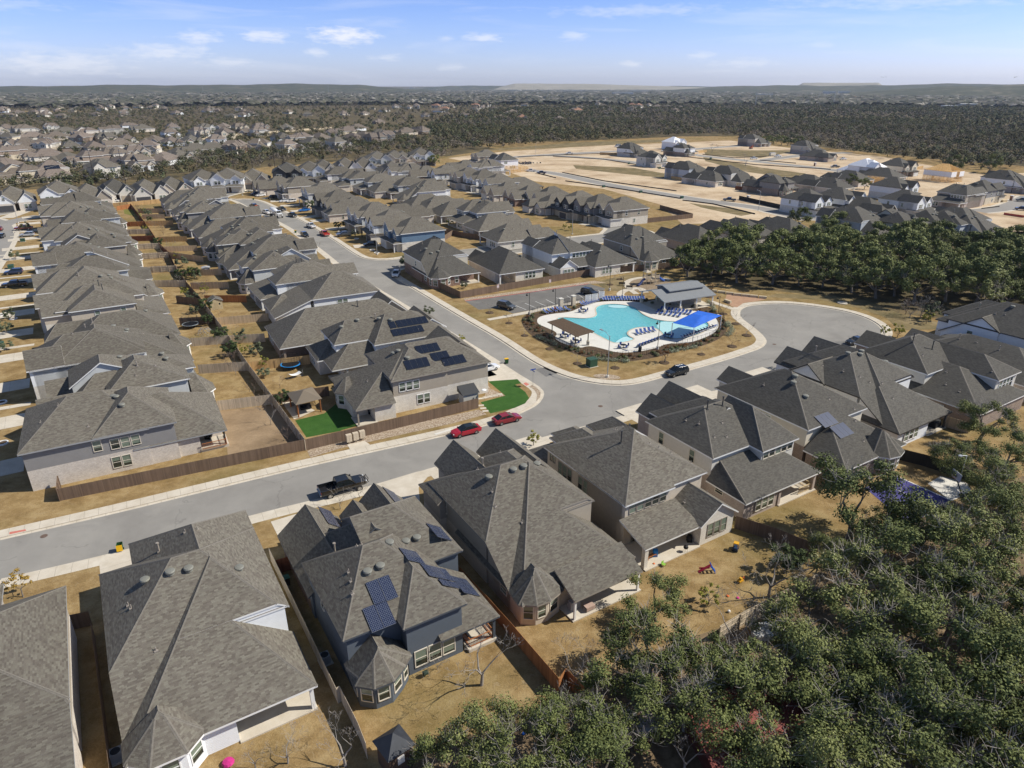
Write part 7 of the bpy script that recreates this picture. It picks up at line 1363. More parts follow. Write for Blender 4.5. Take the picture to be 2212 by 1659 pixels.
for z,x,y,k,a,pm,lb,zz in [('X2',600,965,'pickup',V_+18,P_BLACK,'black pickup with orange load driving up the busy street',0),('X2',738,1035,'pickup',V_+15,P_WHITE,'white pickup parked beside the cement mixer',0),('X2',903,1000,'pickup',V_+195,P_BLACK,'black pickup across the road from the cement mixer',0),('X2',1025,1065,'pickup',V_+190,P_BLACK,'black pickup, second in the kerbside row of the busy street',0),('X2',1230,1185,'pickup',V_+8,P_WHITE,'white pickup in the kerbside row of the busy street',0),('X2',1160,1285,'suv',V_+185,P_BLACK,'black SUV heading down the busy street',0),('X2',1378,1272,'pickup',V_+6,P_BRED,'bright red pickup in the kerbside row of the busy street',0),
 ('X2',1600,1285,'pickup',AB+180,P_GREY,'graphite pickup on the driveway of the half-timbered house',.02),('X2',1885,1395,'suv',AB+180,P_BLACK,'black car on the driveway beside the blue corner house',.02),('X2',1155,1010,'sedan',AB+190,P_BLUE,'blue saloon on a driveway of the busy street',.02),('X2',935,908,'sedan',AB+190,P_WHITE,'white hatchback on a driveway near the top bend, left of two',.02),('X2',1010,912,'suv',AB+190,P_WHITE,'white car on a driveway near the top bend, right of two',.02),('X2',795,870,'suv',AB+195,P_BLACK,'dark blue-black SUV on a driveway near the top bend',.02),('X2',672,845,'sedan',AB+195,P_WHITE,'white saloon with blue stripe at the top bend',.02),('X2',615,828,'suv',AB+195,P_NAVY,'dark car beside the white saloon at the top bend',.02),
 ('X2',305,770,'pickup',AB+175,P_WHITE,'white pickup in front of the boxed-window house',.02),('X2',285,802,'sedan',AB+180,P_BLACK,'black saloon crossing the top junction',0),('X2',470,765,'suv',AB+175,P_RED2,'dark red car in front of the brown stone house',.02),
 ('R4',92,118,'suv',AB+175,P_NAVY,'dark SUV on a left-hand driveway, upper of two',.02),('R4',100,198,'pickup',AB+175,P_BLACK,'black pickup on a left-hand driveway below the dark SUV',.02),('T1',155,1165,'pickup',AB+170,P_RED2,'dark red pickup on the driveway by the street lamp',.02),('T1',178,1208,'suv',AB+172,P_SIL,'silver SUV on a driveway at the left',.02),('T1',12,1215,'sedan',V_+175,P_BLACK,'black car with red tail lights at the left edge',0.03),('T1',740,985,'sedan',AB+165,P_WHITE,'white saloon parked before the low entry house',.02),('T1',955,960,'sedan',AB+165,P_NAVY,'navy saloon on the drive of the twin stone gables',.02),('T1',0,1170,'suv',V_,P_RED2,'dark red car cut by the left edge',.03),
 ('X3',545,710,'pickup',AB+185,P_BLUE,'blue pickup in front of the white house with the dark-framed gable',.02),('X3',712,735,'pickup',AB+185,P_WHITE,'white pickup in the crowded block driveway',.02),('X3',968,815,'suv',AB+185,P_GREY,'dark green-grey vehicle beside the cream van',.02),('X3',1140,855,'van',AB+185,P_CREAM,'cream high-roofed van on a driveway',.02),('X3',1238,950,'sedan',AB+120,P_WHITE,'white car at the end of the second street',.02),('X3',2150,1125,'pickup',AB+185,P_BLUE,'bright blue pickup in front of the end house',.02),('X3',1935,1055,'sedan',AB+185,P_BLACK,'black car on the driveway of the grey stone-based house',.02),('X3',1448,572,'pickup',AB+150,P_WHITE,'white pickup on the building lots beside the timber skeleton',.03),('X3',1565,595,'pickup',AB+130,P_NAVY,'dark blue pickup on the new street beside the white one',.03),('X3',1875,378,'pickup',AB+160,P_WHITE,'white pickup alone on the far new street',.03),
 ('X4',1430,898,'pickup',AB+130,P_GREY,'dark grey pickup driving on the new street past the black fence',.03),('X4',1700,435,'pickup',AB+170,P_WHITE,'white pickup beside the works equipment',.04),('X4',705,350,'suv',AB+170,P_WHITE,'white vehicle behind the utility trailer',.03),('X4',1965,410,'pickup',AB+175,P_WHITE,'white truck at the road works equipment',.04),('X4',195,300,'van',AB+170,P_WHITE,'white van by the cedar fence at the wood edge',.03),('X5',425,395,'pickup',AB+178,P_WHITE,'white pickup beside the long single-storey brick house',.03),('X5',345,470,'pickup',AB+160,P_GREY,'grey pickup on the new street near the sheeted house',.03),('X5',2185,805,'suv',AB+115,P_GREY,'grey car on the right-hand new street, far one',.04),('X5',2180,890,'suv',AB+115,P_NAVY,'navy vehicle on the right-hand new street, near one',.04),('X5',1555,578,'sedan',AB,P_NAVY,'dark blue car behind the golden roof frame',.04)]:
 p=Z(z,x,y); zz=-.134 if zz==0 else zz
 if k=='pickup': pickup(p,a,pm,lb,zz,cargo=mat('orange_cargo',(.6,.13,.04)) if 'orange load' in lb else None)
 else: car(k,p,a,pm,lb,zz)
def mixer():
 p=Z('X2',845,1070); t=thing('concrete_mixer_truck',(p[0],p[1],-.134),R(V_+195),'white concrete mixer truck with a tilted drum on the busy street','truck')
 b=MB(); b.box(-4,3.9,-.5,.5,.7,1.0); b.build('chassis',M_BLACK,t)
 c=MB(); loft(c,[body_ring(x,2.3*f,zb,zs,zt,.9) for x,f,zb,zs,zt in [(1.6,1,.8,1.9,2.0),(2.9,.9,.8,1.8,1.9),(4.1,.8,.8,1.6,1.7)]]); c.box(1.5,2.6,-1.1,1.1,1.9,2.9); c.build('cab',P_WHITE,t)
 w=MB(); w.poly([(2.62,-1,2.0),(2.62,1,2.0),(2.61,.95,2.8),(2.61,-.95,2.8)]); w.box(1.7,2.4,-1.12,1.12,2.1,2.75); w.build('windows',M_DGLASS,t)
 g=MB(); g.box(4.05,4.15,-.7,.7,.9,1.7); g.build('grille',M_CHR,t)
 d=MB(); secs=[]
 for x,r,z in [(-4.0,.55,3.1),(-3.3,1.0,2.85),(-2.0,1.25,2.5),(-.4,1.25,2.2),(.8,.9,2.0),(1.3,.45,1.95)]: secs.append([(x,r*math.cos(2*math.pi*i/18),z+r*math.sin(2*math.pi*i/18)) for i in range(18)])
 loft(d,secs); d.build('drum',P_WHITE,t,True)
 ch=MB(); ch.box(-4.8,-3.8,-.35,.35,1.6,3.2); ch.tube((-4.6,0,1.8),(-5.2,0,1.1),.18); ch.build('chute',M_METAL,t); add_wheels(t,(-3.2,-1.9,3.2),2.4,.52,0,.35)
mixer()
def trailer(z,x,y,a,L,h,m,lb):
 p=Z(z,x,y); t=thing('utility_trailer',(p[0],p[1],.03),R(a),lb,'trailer'); b=MB(); b.box(-L/2,L/2,-1.1,1.1,.6,h); b.build('box_body',m,t); c=MB(); c.tube((L/2,0,.6),(L/2+1.3,0,.5),.06); c.build('tow_bar',M_BLACK,t); add_wheels(t,(-.5,.5),2.2,.34)
trailer('X4',785,360,AB+175,6,2.6,M_METAL,'grey enclosed utility trailer by the new street')
trailer('X4',1905,400,AB+175,5,2.4,P_CREAM,'cream works machine on a trailer at the road works')
# ---------------- fences, walls, street furniture ----------------
def fence(pts,label,m=None,h=1.85,posts=True,rails=0,name='wood_fence',z=0,pspc=2.44,step=None):
 """pts: world points; rails: +1 / -1 side on which rails and posts show"""
 m=m or M_FG; t=thing(name,(pts[0][0],pts[0][1],z),0,label,'fence'); o=pts[0]; b=MB(); acc=0; r=MB(); pm=MB()
 pmesh=None; k=0; pos=[]
 for p,q in zip(pts,pts[1:]):
  p=(p[0]-o[0],p[1]-o[1]); q=(q[0]-o[0],q[1]-o[1]); L=math.hypot(q[0]-p[0],q[1]-p[1])
  if L<.05: continue
  a=math.atan2(q[1]-p[1],q[0]-p[0]); M=Matrix.Translation((p[0],p[1],0))@Matrix.Rotation(a,4,'Z'); n=max(1,int(round(L/2.44)))
  for i in range(n):
   x0,x1=L*i/n,L*(i+1)/n; dz=((i*37)%5-2)*.008
   P=[(x0,-.012),(x1,-.012),(x1,.012),(x0,.012)]
   V=[tuple(M@Vector((x,y,zz))) for zz in (0,h+dz) for x,y in P]
   for f,w0,w1 in (((0,1,5,4),x0,x1),((2,3,7,6),x1,x0)): b.poly([V[j] for j in f],0,[(acc+w0,0),(acc+w1,0),(acc+w1,h),(acc+w0,h)])
   b.poly([V[4],V[5],V[6],V[7]],0,[(acc+x0,h),(acc+x1,h),(acc+x1,h),(acc+x0,h)]); b.poly([V[1],V[2],V[6],V[5]],0)
  acc+=L
  if rails:
   for zz in (.35,.95,1.55): r.box(0,L,min(rails*.02,rails*.06),max(rails*.02,rails*.06),zz-.045,zz+.045,0,M)
   for i in range(n+1): pos.append((M@Vector((L*i/n,rails*.07,0)),a))
 b.build('board_panel',m,t)
 if rails: r.build('rail',m,t)
 if pos:
  q=MB(); q.box(-.05,.05,-.05,.05,0,h-.05); me=q.mesh('post_mesh',m);
  for v,a in pos[:80]: po=bpy.data.objects.new('post',me); COL.objects.link(po); po.parent=t; po.location=v; po.rotation_euler=(0,0,a)
 return t
ZZ=lambda *L:[Z(*p) for p in L]
fence(ZZ(('R4',383,1588),('R4',1985,1258),('R5',0,1205)),'long dark brown street fence before the grey corner house',M_FB)
fence(ZZ(('R4',385,1590),('R4',392,1500)),'short return of the street fence against the brick corner',M_FB,rails=-1)
fence(ZZ(('R5',0,1205),('R5',888,985),('R5',885,955)),'dark brown street fence before the taupe corner house, ending at the lean-to shed',M_FB)
central=[('R4',1985,1258),('R4',1770,963),('R4',1610,745),('R4',1490,568),('R4',1405,450),('R4',1310,320),('R4',1215,210),('R4',1150,120),('T1',1100,1345),('T1',1040,1290),('T1',975,1190),('T1',900,1085),('T1',850,1020)]
cp=ZZ(*central)
fence(cp[:3],'weathered central fence, nearest stretch beside the gazebo yard',M_FG,rails=1); fence(cp[2:6],'weathered central fence, middle stretch',M_FG,rails=1); fence(cp[5:9],'dark central fence, upper stretch',M_FB,rails=1); fence(cp[8:],'orange-brown central fence, farthest stretch',M_FR,rails=1)
LF=[(('R4',1415,1003),('R4',1768,960),M_FG,0,'pale boards facing the brown dirt yard'),(('R4',1290,763),('R4',1608,742),M_FG,0,'sun-bleached boards above the second dry yard'),(('R4',1240,585),('R4',1488,567),M_FG,0,'grey boards below the climbing dome'),(('R4',1170,450),('R4',1400,440),M_FB,1,'dark railed boards behind the round trampoline'),(('R4',1150,305),('R4',1308,322),M_FB,1,'dark railed boards above the trampoline yard'),(('R4',995,200),('R4',1215,200),M_FG,1,'railed grey boards, seventh yard'),(('R4',945,110),('R4',1150,100),M_FG,1,'railed grey boards, eighth yard'),(('T1',850,1360),('T1',1095,1345),M_FG,1,'railed grey boards, ninth yard'),(('T1',850,1295),('T1',1040,1285),M_FG,1,'railed grey boards, tenth yard'),(('T1',840,1240),('T1',1005,1235),M_FR,1,'red-brown railed boards, eleventh yard'),(('T1',810,1195),('T1',975,1190),M_FG,1,'railed grey boards, twelfth yard'),(('T1',800,1145),('T1',945,1140),M_FO,1,'bright orange railed boards, far yard'),(('T1',760,1040),('T1',850,1025),M_FO,1,'orange boards at the far yard end')]
for a,b,m,r,lb in LF: fence(ZZ(a,b),'left-hand yard fence of '+lb,m,rails=-r)
RF=[(('R4',1768,960),('R4',2135,905),M_FB,'dark boards behind the gazebo'),(('R4',1612,745),('R4',2010,700),M_FC,'new yellow cedar boards behind the blue trampoline'),(('R4',1490,568),('R4',1720,555),M_FG,'grey boards above the evergreen bush'),(('R4',1405,450),('R4',1745,420),M_FT,'tan boards above the pointed bush'),(('R4',1330,300),('R4',1600,300),M_FO,'brown stained boards behind the garden shed'),(('R4',1240,215),('R4',1485,210),M_FT,'tan boards, sixth yard on the right'),(('R4',1180,130),('R4',1440,125),M_FT,'tan boards beside the tool cabinet'),(('T1',1100,1345),('T1',1320,1375),M_FT,'tan boards, eighth yard on the right'),(('T1',1070,1310),('T1',1280,1300),M_FT,'tan boards, ninth yard on the right'),(('T1',1025,1245),('T1',1215,1240),M_FC,'yellowish boards, tenth yard on the right'),(('T1',950,1140),('T1',1125,1135),M_FC,'yellow cedar boards, eleventh yard on the right'),(('T1',925,1095),('T1',1070,1092),M_FT,'tan boards, twelfth yard on the right'),(('T1',895,1055),('T1',1060,1055),M_FT,'tan boards, thirteenth yard on the right')]
for a,b,m,lb in RF: fence(ZZ(a,b),'right-hand yard fence of '+lb,m)
fence(ZZ(('T1',735,1018),('T1',830,1012),('T1',1050,990)),'honey-coloured railed fence along the back street',M_FC,rails=-1)
fence(ZZ(('X3',0,1395) if False else ('R5',460,130),('R5',770,275),('R5',1100,215),('R5',1640,120),('R5',2212,75),('R6',60,80)),'long dark brown fence along the pool car park',M_FB)
fence(ZZ(('R5',460,130),('R5',470,100)),'short end of the car park fence at the corner house',M_FB)
for a,b,m,lb in [(('R5',1010,150),('R5',1125,205),M_FT,'between the turret-bay house and its neighbour'),(('R5',1320,85),('R5',1430,140),M_FT,'between the decked house and the gabled wing'),(('R5',1600,60),('R5',1740,100),M_FO,'orange boards beside the gabled wing patio'),(('R5',1930,30),('R5',2010,60),M_FB,'beside the white stairs yard')]: fence(ZZ(a,b),'back yard fence '+lb,m)
fence(ZZ(('T2',380,1300),('T2',400,1305),('T2',660,1240),('T2',720,1200)),'dark brown fence round the side yard of the blue corner house',M_FB)
fence(ZZ(('X3',480,1250),('X3',700,1300),('X3',1000,1345),('X3',1450,1280)),'dark brown fence of the long brick house on the side street',M_FB)
fence(ZZ(('X4',450,1145),('X4',1025,1085),('X4',660,985)),'brown fence round the side yard of the end house',M_FB)
fence(ZZ(('X4',700,1345),('X4',900,1430),('X4',1080,1440)),'red-brown fence between the single-storey house and the taupe bay house',M_FR,rails=1)
for i,(L,m,lb) in enumerate([((('X4',785,655),('X4',1240,720),('X4',1640,690)),M_FC,'golden cedar fence round the three houses on the cleared lots'),((('X4',0,385),('X4',300,395),('X4',435,385)),M_FC,'golden cedar fence at the wood edge'),((('X4',1000,378),('X4',1180,355)),M_FC,'cedar fence beside the white and brown house'),((('X4',800,355),('X4',1005,378)),M_FB,'dark fence beside the white and brown house'),((('X4',1495,770),('X4',1900,815)),M_FR,'reddish cedar fence below the dark grey two-storey'),((('X4',1535,880),('X4',2030,990)),M_FD,'black-stained fence along the new street bend'),((('X5',1035,510),('X5',1215,480)),M_FC,'pale cedar fence at the wood edge on the right'),((('X5',1235,800),('X5',1520,830)),M_FB,'dark fence beside the long taupe house'),((('X5',860,1140),('X5',1070,1175)),M_FT,'tan fence between two houses above the right grove')]): fence(ZZ(*L),lb,m,rails=(-1 if i in (0,1,4) else 0))
fence(ZZ(('R1',1755,315),('R1',1890,600),('R1',2190,1240),('R2',0,1225),('R2',120,1470),('R2',170,1600)),'grey fence between the white bay house and the slate-blue house',M_FG)
fence([S(25.9,64),S(26.9,54),S(27.2,44),S(27.2,36),Z('R2',1450,1110),Z('R2',1575,1240)],'orange-stained fence running down the slate-blue house yard',M_FO)
fence(ZZ(('R3',335,105),('R3',600,190),('R3',860,300)),'curving weathered fence at the edge of the toy-strewn yard',M_FB)
fence(ZZ(('R3',850,490),('R3',560,640),('R3',360,750),('R3',230,830)),'broken-looking timber fence with rails facing the woods',M_FG,rails=1)
fence(ZZ(('R3',1560,130),('R3',1290,250),('R3',1150,330)),'pale-topped rear fence of the oak yard',M_FG)
fence(ZZ(('R6',1400,1320),('R6',1560,1360),('R6',1860,1460)),'black-stained fence beside the sport court',M_FD)
fence(ZZ(('R6',1680,1100),('R6',1850,1150)),'tan fence behind the black barbecue cover',M_FT)
fence([S(-7.8,66),S(-7.5,55),S(-7.2,44),S(-7.0,38)],'dark narrow-yard fence between the two left-hand roofs',M_FB)
fence(ZZ(('R1',478,760),('R1',600,735)),'dark gate fence between the two left-hand roofs',M_FB); fence(ZZ(('R1',1795,400),('R1',1910,365)),'red-brown gate between the white bay house and the slate-blue house',M_FR)
fence(ZZ(('R2',1290,1400),('R2',1500,1290),('R2',1680,1200)),'leaning grey fence under the oaks',M_FG)
fence(ZZ(('T1',1130,600),('T1',1500,560),('T1',2000,520),('T1',2150,510)),'tan masonry wall along the older suburb road',mat('tan_masonry',(.50,.42,.30),.9,noise=(.5,.1)),h=2.2,name='boundary_wall')
M_SILT=mat('black_silt_fabric',(.045,.036,.03),.9)
for k,L in enumerate([(('T2',1370,690),('T2',1700,710),('T2',2212,790)),(('T2',1430,795),('T2',1700,850),('T2',2170,915)),(('T2',1450,850),('T2',1700,885),('T2',2200,965)),(('T3',0,975),('T3',200,1000),('T3',350,1035),('T3',470,1065)),(('T3',130,678),('T3',330,700),('T3',560,690)),(('T3',500,715),('T3',735,735)),(('T3',0,690),('T3',200,715),('T3',480,745),('T3',960,775)),(('T2',1140,695),('T2',1450,680),('T2',1900,665)),(('T2',1270,800),('T2',1390,830)),(('X5',1790,880),('X5',1970,858))]):
 fence(ZZ(*L),('long' if k<5 else 'short')+' black silt fence on the cleared land, '+['above the upper new street','below the far lots','along the near kerb of the lower street','along the bend of the lower street','behind the fenced houses','beside the works trailer','along the middle new street','along the far new street','beside the dark blue pickup','before the long taupe house'][k],M_SILT,h=.5,posts=False,name='silt_fence')
fence(ZZ(('X5',2010,935),('X5',2212,965)),'red plastic safety netting by the new street',mat('red_netting',(.5,.10,.07),.8),h=.9,name='safety_netting')
def railing(pts,label,h=1.45,sp=.45):
 t=thing('metal_railing',(pts[0][0],pts[0][1],0),0,label,'railing'); o=pts[0]; a=MB(); b=MB()
 for p,q in zip(pts,pts[1:]):
  p=(p[0]-o[0],p[1]-o[1]); q=(q[0]-o[0],q[1]-o[1]); L=math.hypot(q[0]-p[0],q[1]-p[1]); n=max(1,int(L/sp))
  for z in (.15,h-.12): a.tube((*p,z),(*q,z),.02,n=4,caps=False)
  for i in range(n): f=i/n; x,y=p[0]+(q[0]-p[0])*f,p[1]+(q[1]-p[1])*f; b.tube((x,y,0),(x,y,h),.014 if i%5 else .035,n=4,caps=False)
 a.build('rail',M_BLACK,t); b.build('bars',M_BLACK,t)
rp=smooth([P4(x,y) for x,y in [(1040,225),(950,262),(860,290),(700,320),(600,335),(540,360),(525,400),(560,450),(640,500),(730,560),(830,600),(950,640),(1080,655),(1230,645),(1400,620),(1560,575),(1700,540),(1800,505),(1860,450),(1865,390),(1830,340)]],2); railing(rp,'black metal railing round the planted edge of the pool court')
def lamp(p,a,label,h=8.6,arm=2.2,base=True,name='street_lamp'):
 t=thing(name,(p[0],p[1],0),R(a),label,'street lamp'); m=MB(); m.tube((0,0,0),(0,0,h),.10,.06,8); m.build('pole',M_METAL,t)
 b=MB(); b.tube((0,0,h-.3),(arm*.5,0,h+.35),.04,n=6); b.tube((arm*.5,0,h+.35),(arm,0,h+.4),.04,n=6); b.build('arm',M_METAL,t)
 c=MB(); c.box(arm-.1,arm+.65,-.16,.16,h+.32,h+.46); c.build('lamp_head',M_METAL,t)
 if base: d=MB(); d.tube((0,0,0),(0,0,.35),.3,.28,12); d.build('base',M_DECK,t)
lamp(Z('R5',1722,785),AB+90,'tall grey street lamp in the rock bed at the pool corner',8.2,2.4)
lamp(Z('T1',118,1120),AB-150,'tall street lamp left of the left column',9,2.2); lamp(Z('X2',1960,1490),AB+120,'tall street lamp before the blue corner house',8.8,2); lamp(Z('X2',470,835),AB+100,'street lamp at the top junction',8,1.8); lamp(Z('X3',1905,1265),AB+180,'street lamp of the second street',8.6,1.6); lamp(Z('X5',1492,812),AB,'street lamp beside the long taupe house',8.4,2); lamp(Z('X4',1752,1000),AB+90,'street lamp by the black-stained fence',8,1.6); lamp(Z('T2',1258,670),AB,'street lamp on the far new street',8,2); lamp(Z('X1',10,790),AB,'street lamp at the far left edge',8,2); lamp(Z('X1',690,490),AB+180,'street lamp in the older suburb',8,2)
def poollamp(p,label,h=4.6,a=0,pair=False):
 t=thing('pool_lamp',(p[0],p[1],0),a,label,'lamp post'); b=MB(); b.tube((0,0,0),(0,0,.7),.28,.26,10); b.build('base',M_DECK,t)
 m=MB(); m.tube((0,0,.7),(0,0,h),.065,.05,8); m.tube((0,0,h-.1),(.7,0,h-.02),.03,n=6); m.build('pole',M_BLACK,t)
 c=MB(); c.lathe((.68,0,h-.62),[(.30,0),(.24,.18),(.08,.36),(.05,.6)],12); c.build('lamp_shade',M_BLACK,t)
 if pair: c=MB(); c.lathe((-.68,0,h-.62),[(.30,0),(.24,.18),(.08,.36),(.05,.6)],12); c.tube((0,0,h-.1),(-.7,0,h-.02),.03,n=6); c.build('lamp_shade',M_BLACK,t)
for q,lb,h in [((540,355),'black pool lamp beside the parked grey SUV',5.4),((716,318),'black pool lamp between car park and pool railing',5.2),((1085,192),'tall black lamp at the path to the playground',7.2),((1173,236),'black lamp beside the playground path',5.4),((1412,590),'black pool lamp beside the four loungers in front',6.2),((1822,372),'black pool lamp at the cul-de-sac side of the shade sail',5.2)]: poollamp(P4(*q),lb,h,R(AB+180))
p=Z('R5',1240,842); t=thing('street_sign',p,0,'street name sign with two blue blades above a stop sign seen from behind','sign'); m=MB(); m.tube((0,0,0),(0,0,3.2),.03,n=8); m.build('pole',M_METAL,t)
mb_=mat('blue_sign_face',(.02,.07,.33),.5)
def text_on(parent,s,size,M,m,name='lettering'):
 cu=bpy.data.curves.new(name,'FONT'); cu.body=s; cu.size=size; cu.extrude=.004; cu.align_x='CENTER'; cu.align_y='CENTER'; o=bpy.data.objects.new(name,cu); COL.objects.link(o)
 dg=bpy.context.evaluated_depsgraph_get(); me=bpy.data.meshes.new_from_object(o.evaluated_get(dg)); COL.objects.unlink(o); bpy.data.objects.remove(o); me.materials.clear(); me.materials.append(m)
 q=bpy.data.objects.new(name,me); COL.objects.link(q); q.parent=parent; q.matrix_local=M; return q
for a,z in ((R(AB),3.25),(R(AB+90),3.0)):
 M=Matrix.Translation((0,0,z))@Matrix.Rotation(a,4,'Z'); b=MB(); b.box(-.55,.55,-.012,.012,-.11,.11,0,M); b.build('name_blade',mb_,t)
s=MB(); M=Matrix.Translation((0,-.05,2.35))@Matrix.Rotation(R(AB+60),4,'Z'); P=[M@Vector((.38*math.cos(R(22.5+45*i)),0,.38*math.sin(R(22.5+45*i)))) for i in range(8)]; Q=[p_+M.to_3x3()@Vector((0,.01,0)) for p_ in P]; s.poly(P); s.poly(Q[::-1]); s.build('stop_plate',M_METAL,t)
for i,(x,y) in enumerate([('R5',1014),('R5',1350)]):
 p=Z('R5',y,240 if i==0 else 205); t=thing('parking_sign',p,R(AB),('left' if i==0 else 'right')+'-hand white parking sign with red print in the rock strip by the long fence','sign')
 m=MB(); m.tube((0,0,0),(0,0,2.3),.03,n=6); m.build('pole',M_METAL,t); b=MB(); b.box(-.3,.3,-.05,-.03,1.4,2.3); b.build('sign_board',M_PAINT,t); r_=MB()
 for zz in (1.5,1.65,2.05,2.15): r_.box(-.24,.24,-.06,-.052,zz,zz+.05)
 r_.lathe((0,-.06,1.86),[(.12,0),(.12,.01)],12) if False else None
 r_.build('sign_print',M_RED,t)
wt=[('FIRE LANE',1000,262),('NO PARKING',1265,226),('FIRE LANE',1545,186)]
for s_,x,y in wt:
 p=Z('R5',x,y); M=Matrix.Translation((p[0],p[1],.034))@Matrix.Rotation(R(AB-1),4,'Z')
 cu=bpy.data.curves.new('k','FONT'); cu.body=s_; cu.size=.52; cu.align_x='CENTER'; cu.align_y='CENTER'; o=bpy.data.objects.new('k',cu); COL.objects.link(o); me=bpy.data.meshes.new_from_object(o.evaluated_get(bpy.context.evaluated_depsgraph_get())); bpy.data.objects.remove(o); me.materials.clear(); me.materials.append(M_PAINT)
 q=bpy.data.objects.new('kerb_lettering',me); COL.objects.link(q); q.matrix_world=M; q['kind']='structure'
M_PPOLE=mat('dark_creosote_pole',(.05,.04,.035),.9)
def ppole(p,h,lb):
 t=thing('power_pole',(p[0],p[1],0),R(AB+10),lb,'power pole'); m=MB(); m.tube((0,0,0),(0,0,h),.22,.14,8); m.build('pole',M_PPOLE,t); c=MB(); c.box(-.08,.08,-1.7,1.7,h-.7,h-.5); c.build('crossarm',M_METAL,t)
 for y in (-1.5,0,1.5): i=MB(); i.tube((0,y,h-.5),(0,y,h-.2),.07,n=6); i.build('insulator',M_METAL,t)
PP=[]
for z,x,y,h,lb in [('X1',1062,715,17,'creosoted power pole left of the tall gables'),('X1',1390,700,18,'creosoted power pole right of the tall gables, with a stay'),('X2',385,590,17,'power pole behind the boxed-window house'),('X2',585,560,18,'power pole right behind the brown stone house'),('X2',846,650,19,'power pole before the charcoal house, left one'),('X2',945,640,19,'power pole before the charcoal house, right one')]: p=Z(z,x,y); PP.append((p,h)); ppole(p,h,lb)
M_WIRE=mat('pale_power_wire',(.45,.43,.36),.6)
def wire(a,b,lb,sag=2.0,r=.035):
 m=MB(); n=24; o=a; P=[]
 for i in range(n+1): f=i/n; P.append((a[0]+(b[0]-a[0])*f-o[0],a[1]+(b[1]-a[1])*f-o[1],a[2]+(b[2]-a[2])*f-4*sag*f*(1-f)))
 for p,q in zip(P,P[1:]): m.tube(p,q,r,n=3,caps=False)
 w=m.build('power_line',M_WIRE); w.location=(o[0],o[1],0); tag(w,lb,'power line')
def top(k,dz=-.4): return (*PP[k][0],PP[k][1]+dz)
wire((*Z('X1',-300,640,17),17),top(0),'power line sagging from the left edge to the first pole',2.5,.05); wire(top(0),top(2),'upper power line between the left poles',3,.05); wire(top(1),(*Z('X2',240,395,17),17) ,'upper power line from the stayed pole',1.5,.05); wire(top(2),top(3),'power line behind the brown stone house',1.5,.04)
wire((*Z('X1',-200,770,9),9),(*PP[0][0],12),'lower power line at the left',1.5,.04); wire((*PP[1][0],10),(*PP[3][0],13),'lower power line over the greenbelt',1.5,.04); wire(top(3),(*Z('X2',1500,330,16),16),'power line leading off over the greenbelt',2,.03)
# ---------------- pool court objects ----------------
M_SLING=mat('blue_sling_fabric',(.035,.075,.25),.8,noise=(5,.15)); M_LFR=mat('pale_lounger_frame',(.55,.56,.58),.5); M_SAIL=mat('bright_blue_sail_cloth',(.015,.11,.52),.8,noise=(.8,.12)); M_STONE=B_TAN
M_SEAM=siding('standing_seam_metal',(.20,.21,.22),.42,True,.6)
def lounger():
 t=thing('lounge_chair',(0,0,0),0,'blue pool lounger','lounger','pool loungers'); f=MB()
 for y in (-.3,.3): f.box(-.95,.35,y-.03,y+.03,.30,.36);
 f.build('frame',M_LFR,t)
 for x in (-.8,.8*.3+.0):
  for y in (-.3,.3): l=MB(); l.box(x-.03,x+.03,y-.03,y+.03,0,.32); l.build('leg',M_LFR,t)
 s=MB(); s.box(-.95,.35,-.27,.27,.345,.375); s.build('seat',M_SLING,t)
 b=MB(); M=Matrix.Translation((.35,0,.36))@Matrix.Rotation(R(-35),4,'Y'); b.box(0,.75,-.27,.27,-.015,.015,0,M); b.build('backrest',M_SLING,t);
 b=MB();
 for y in (-.3,.3): b.box(0,.78,y-.03,y+.03,-.02,.03,0,M)
 b.build('back_frame',M_LFR,t); return t
l0=lounger(); usedl=[0]
def putl(p,a,lb,g):
 global l0
 if not usedl[0]: l0.location=(p[0],p[1],.024); l0.rotation_euler=(0,0,a); l0['label']=lb; l0['group']=g; usedl[0]=1; return l0
 return dup(l0,(p[0],p[1],.024),a,lb,g)
def row(a,b,n,ang,lb,g,curve=None):
 for i in range(n):
  f=i/(n-1) if n>1 else 0; x,y=a[0]+(b[0]-a[0])*f,a[1]+(b[1]-a[1])*f
  if curve: y+=curve*4*f*(1-f)
  putl(P4(x,y),ang(f) if callable(ang) else ang,lb,g)
row((650,345),(742,328),4,R(AB+95),'blue lounger of the short row left of the entrance pillars','loungers left of the pillars'); row((765,325),(800,325),2,R(AB+100),'blue lounger between the gate pillars and the walking person','loungers by the walking person')
row((905,292),(1010,258),7,lambda f:R(AB+115),'blue lounger below the white boards','loungers below the white boards'); row((1030,255),(1320,256),17,R(AB+65),'blue lounger of the long back row along the far pool edge','loungers of the back row')
row((1435,325),(1400,352) if False else (1630,352),9,R(AB+30),'blue lounger in the double row before the pavilion','loungers before the pavilion')
row((1412,345),(1560,368),6,R(AB+32),'blue lounger in the front line before the pavilion','loungers in line before the pavilion')
row((1275,488),(1385,466),5,R(AB+70),'blue-striped lounger on the half-round pool island','loungers on the pool island')
row((1290,572),(1415,525),7,R(AB-160+20),'blue lounger of the row beside the black pool lamp','loungers beside the pool lamp')
row((1590,515),(1800,440),12,R(AB-170),'blue lounger in the fan under the shade sail edge','loungers in the fan by the shade sail')
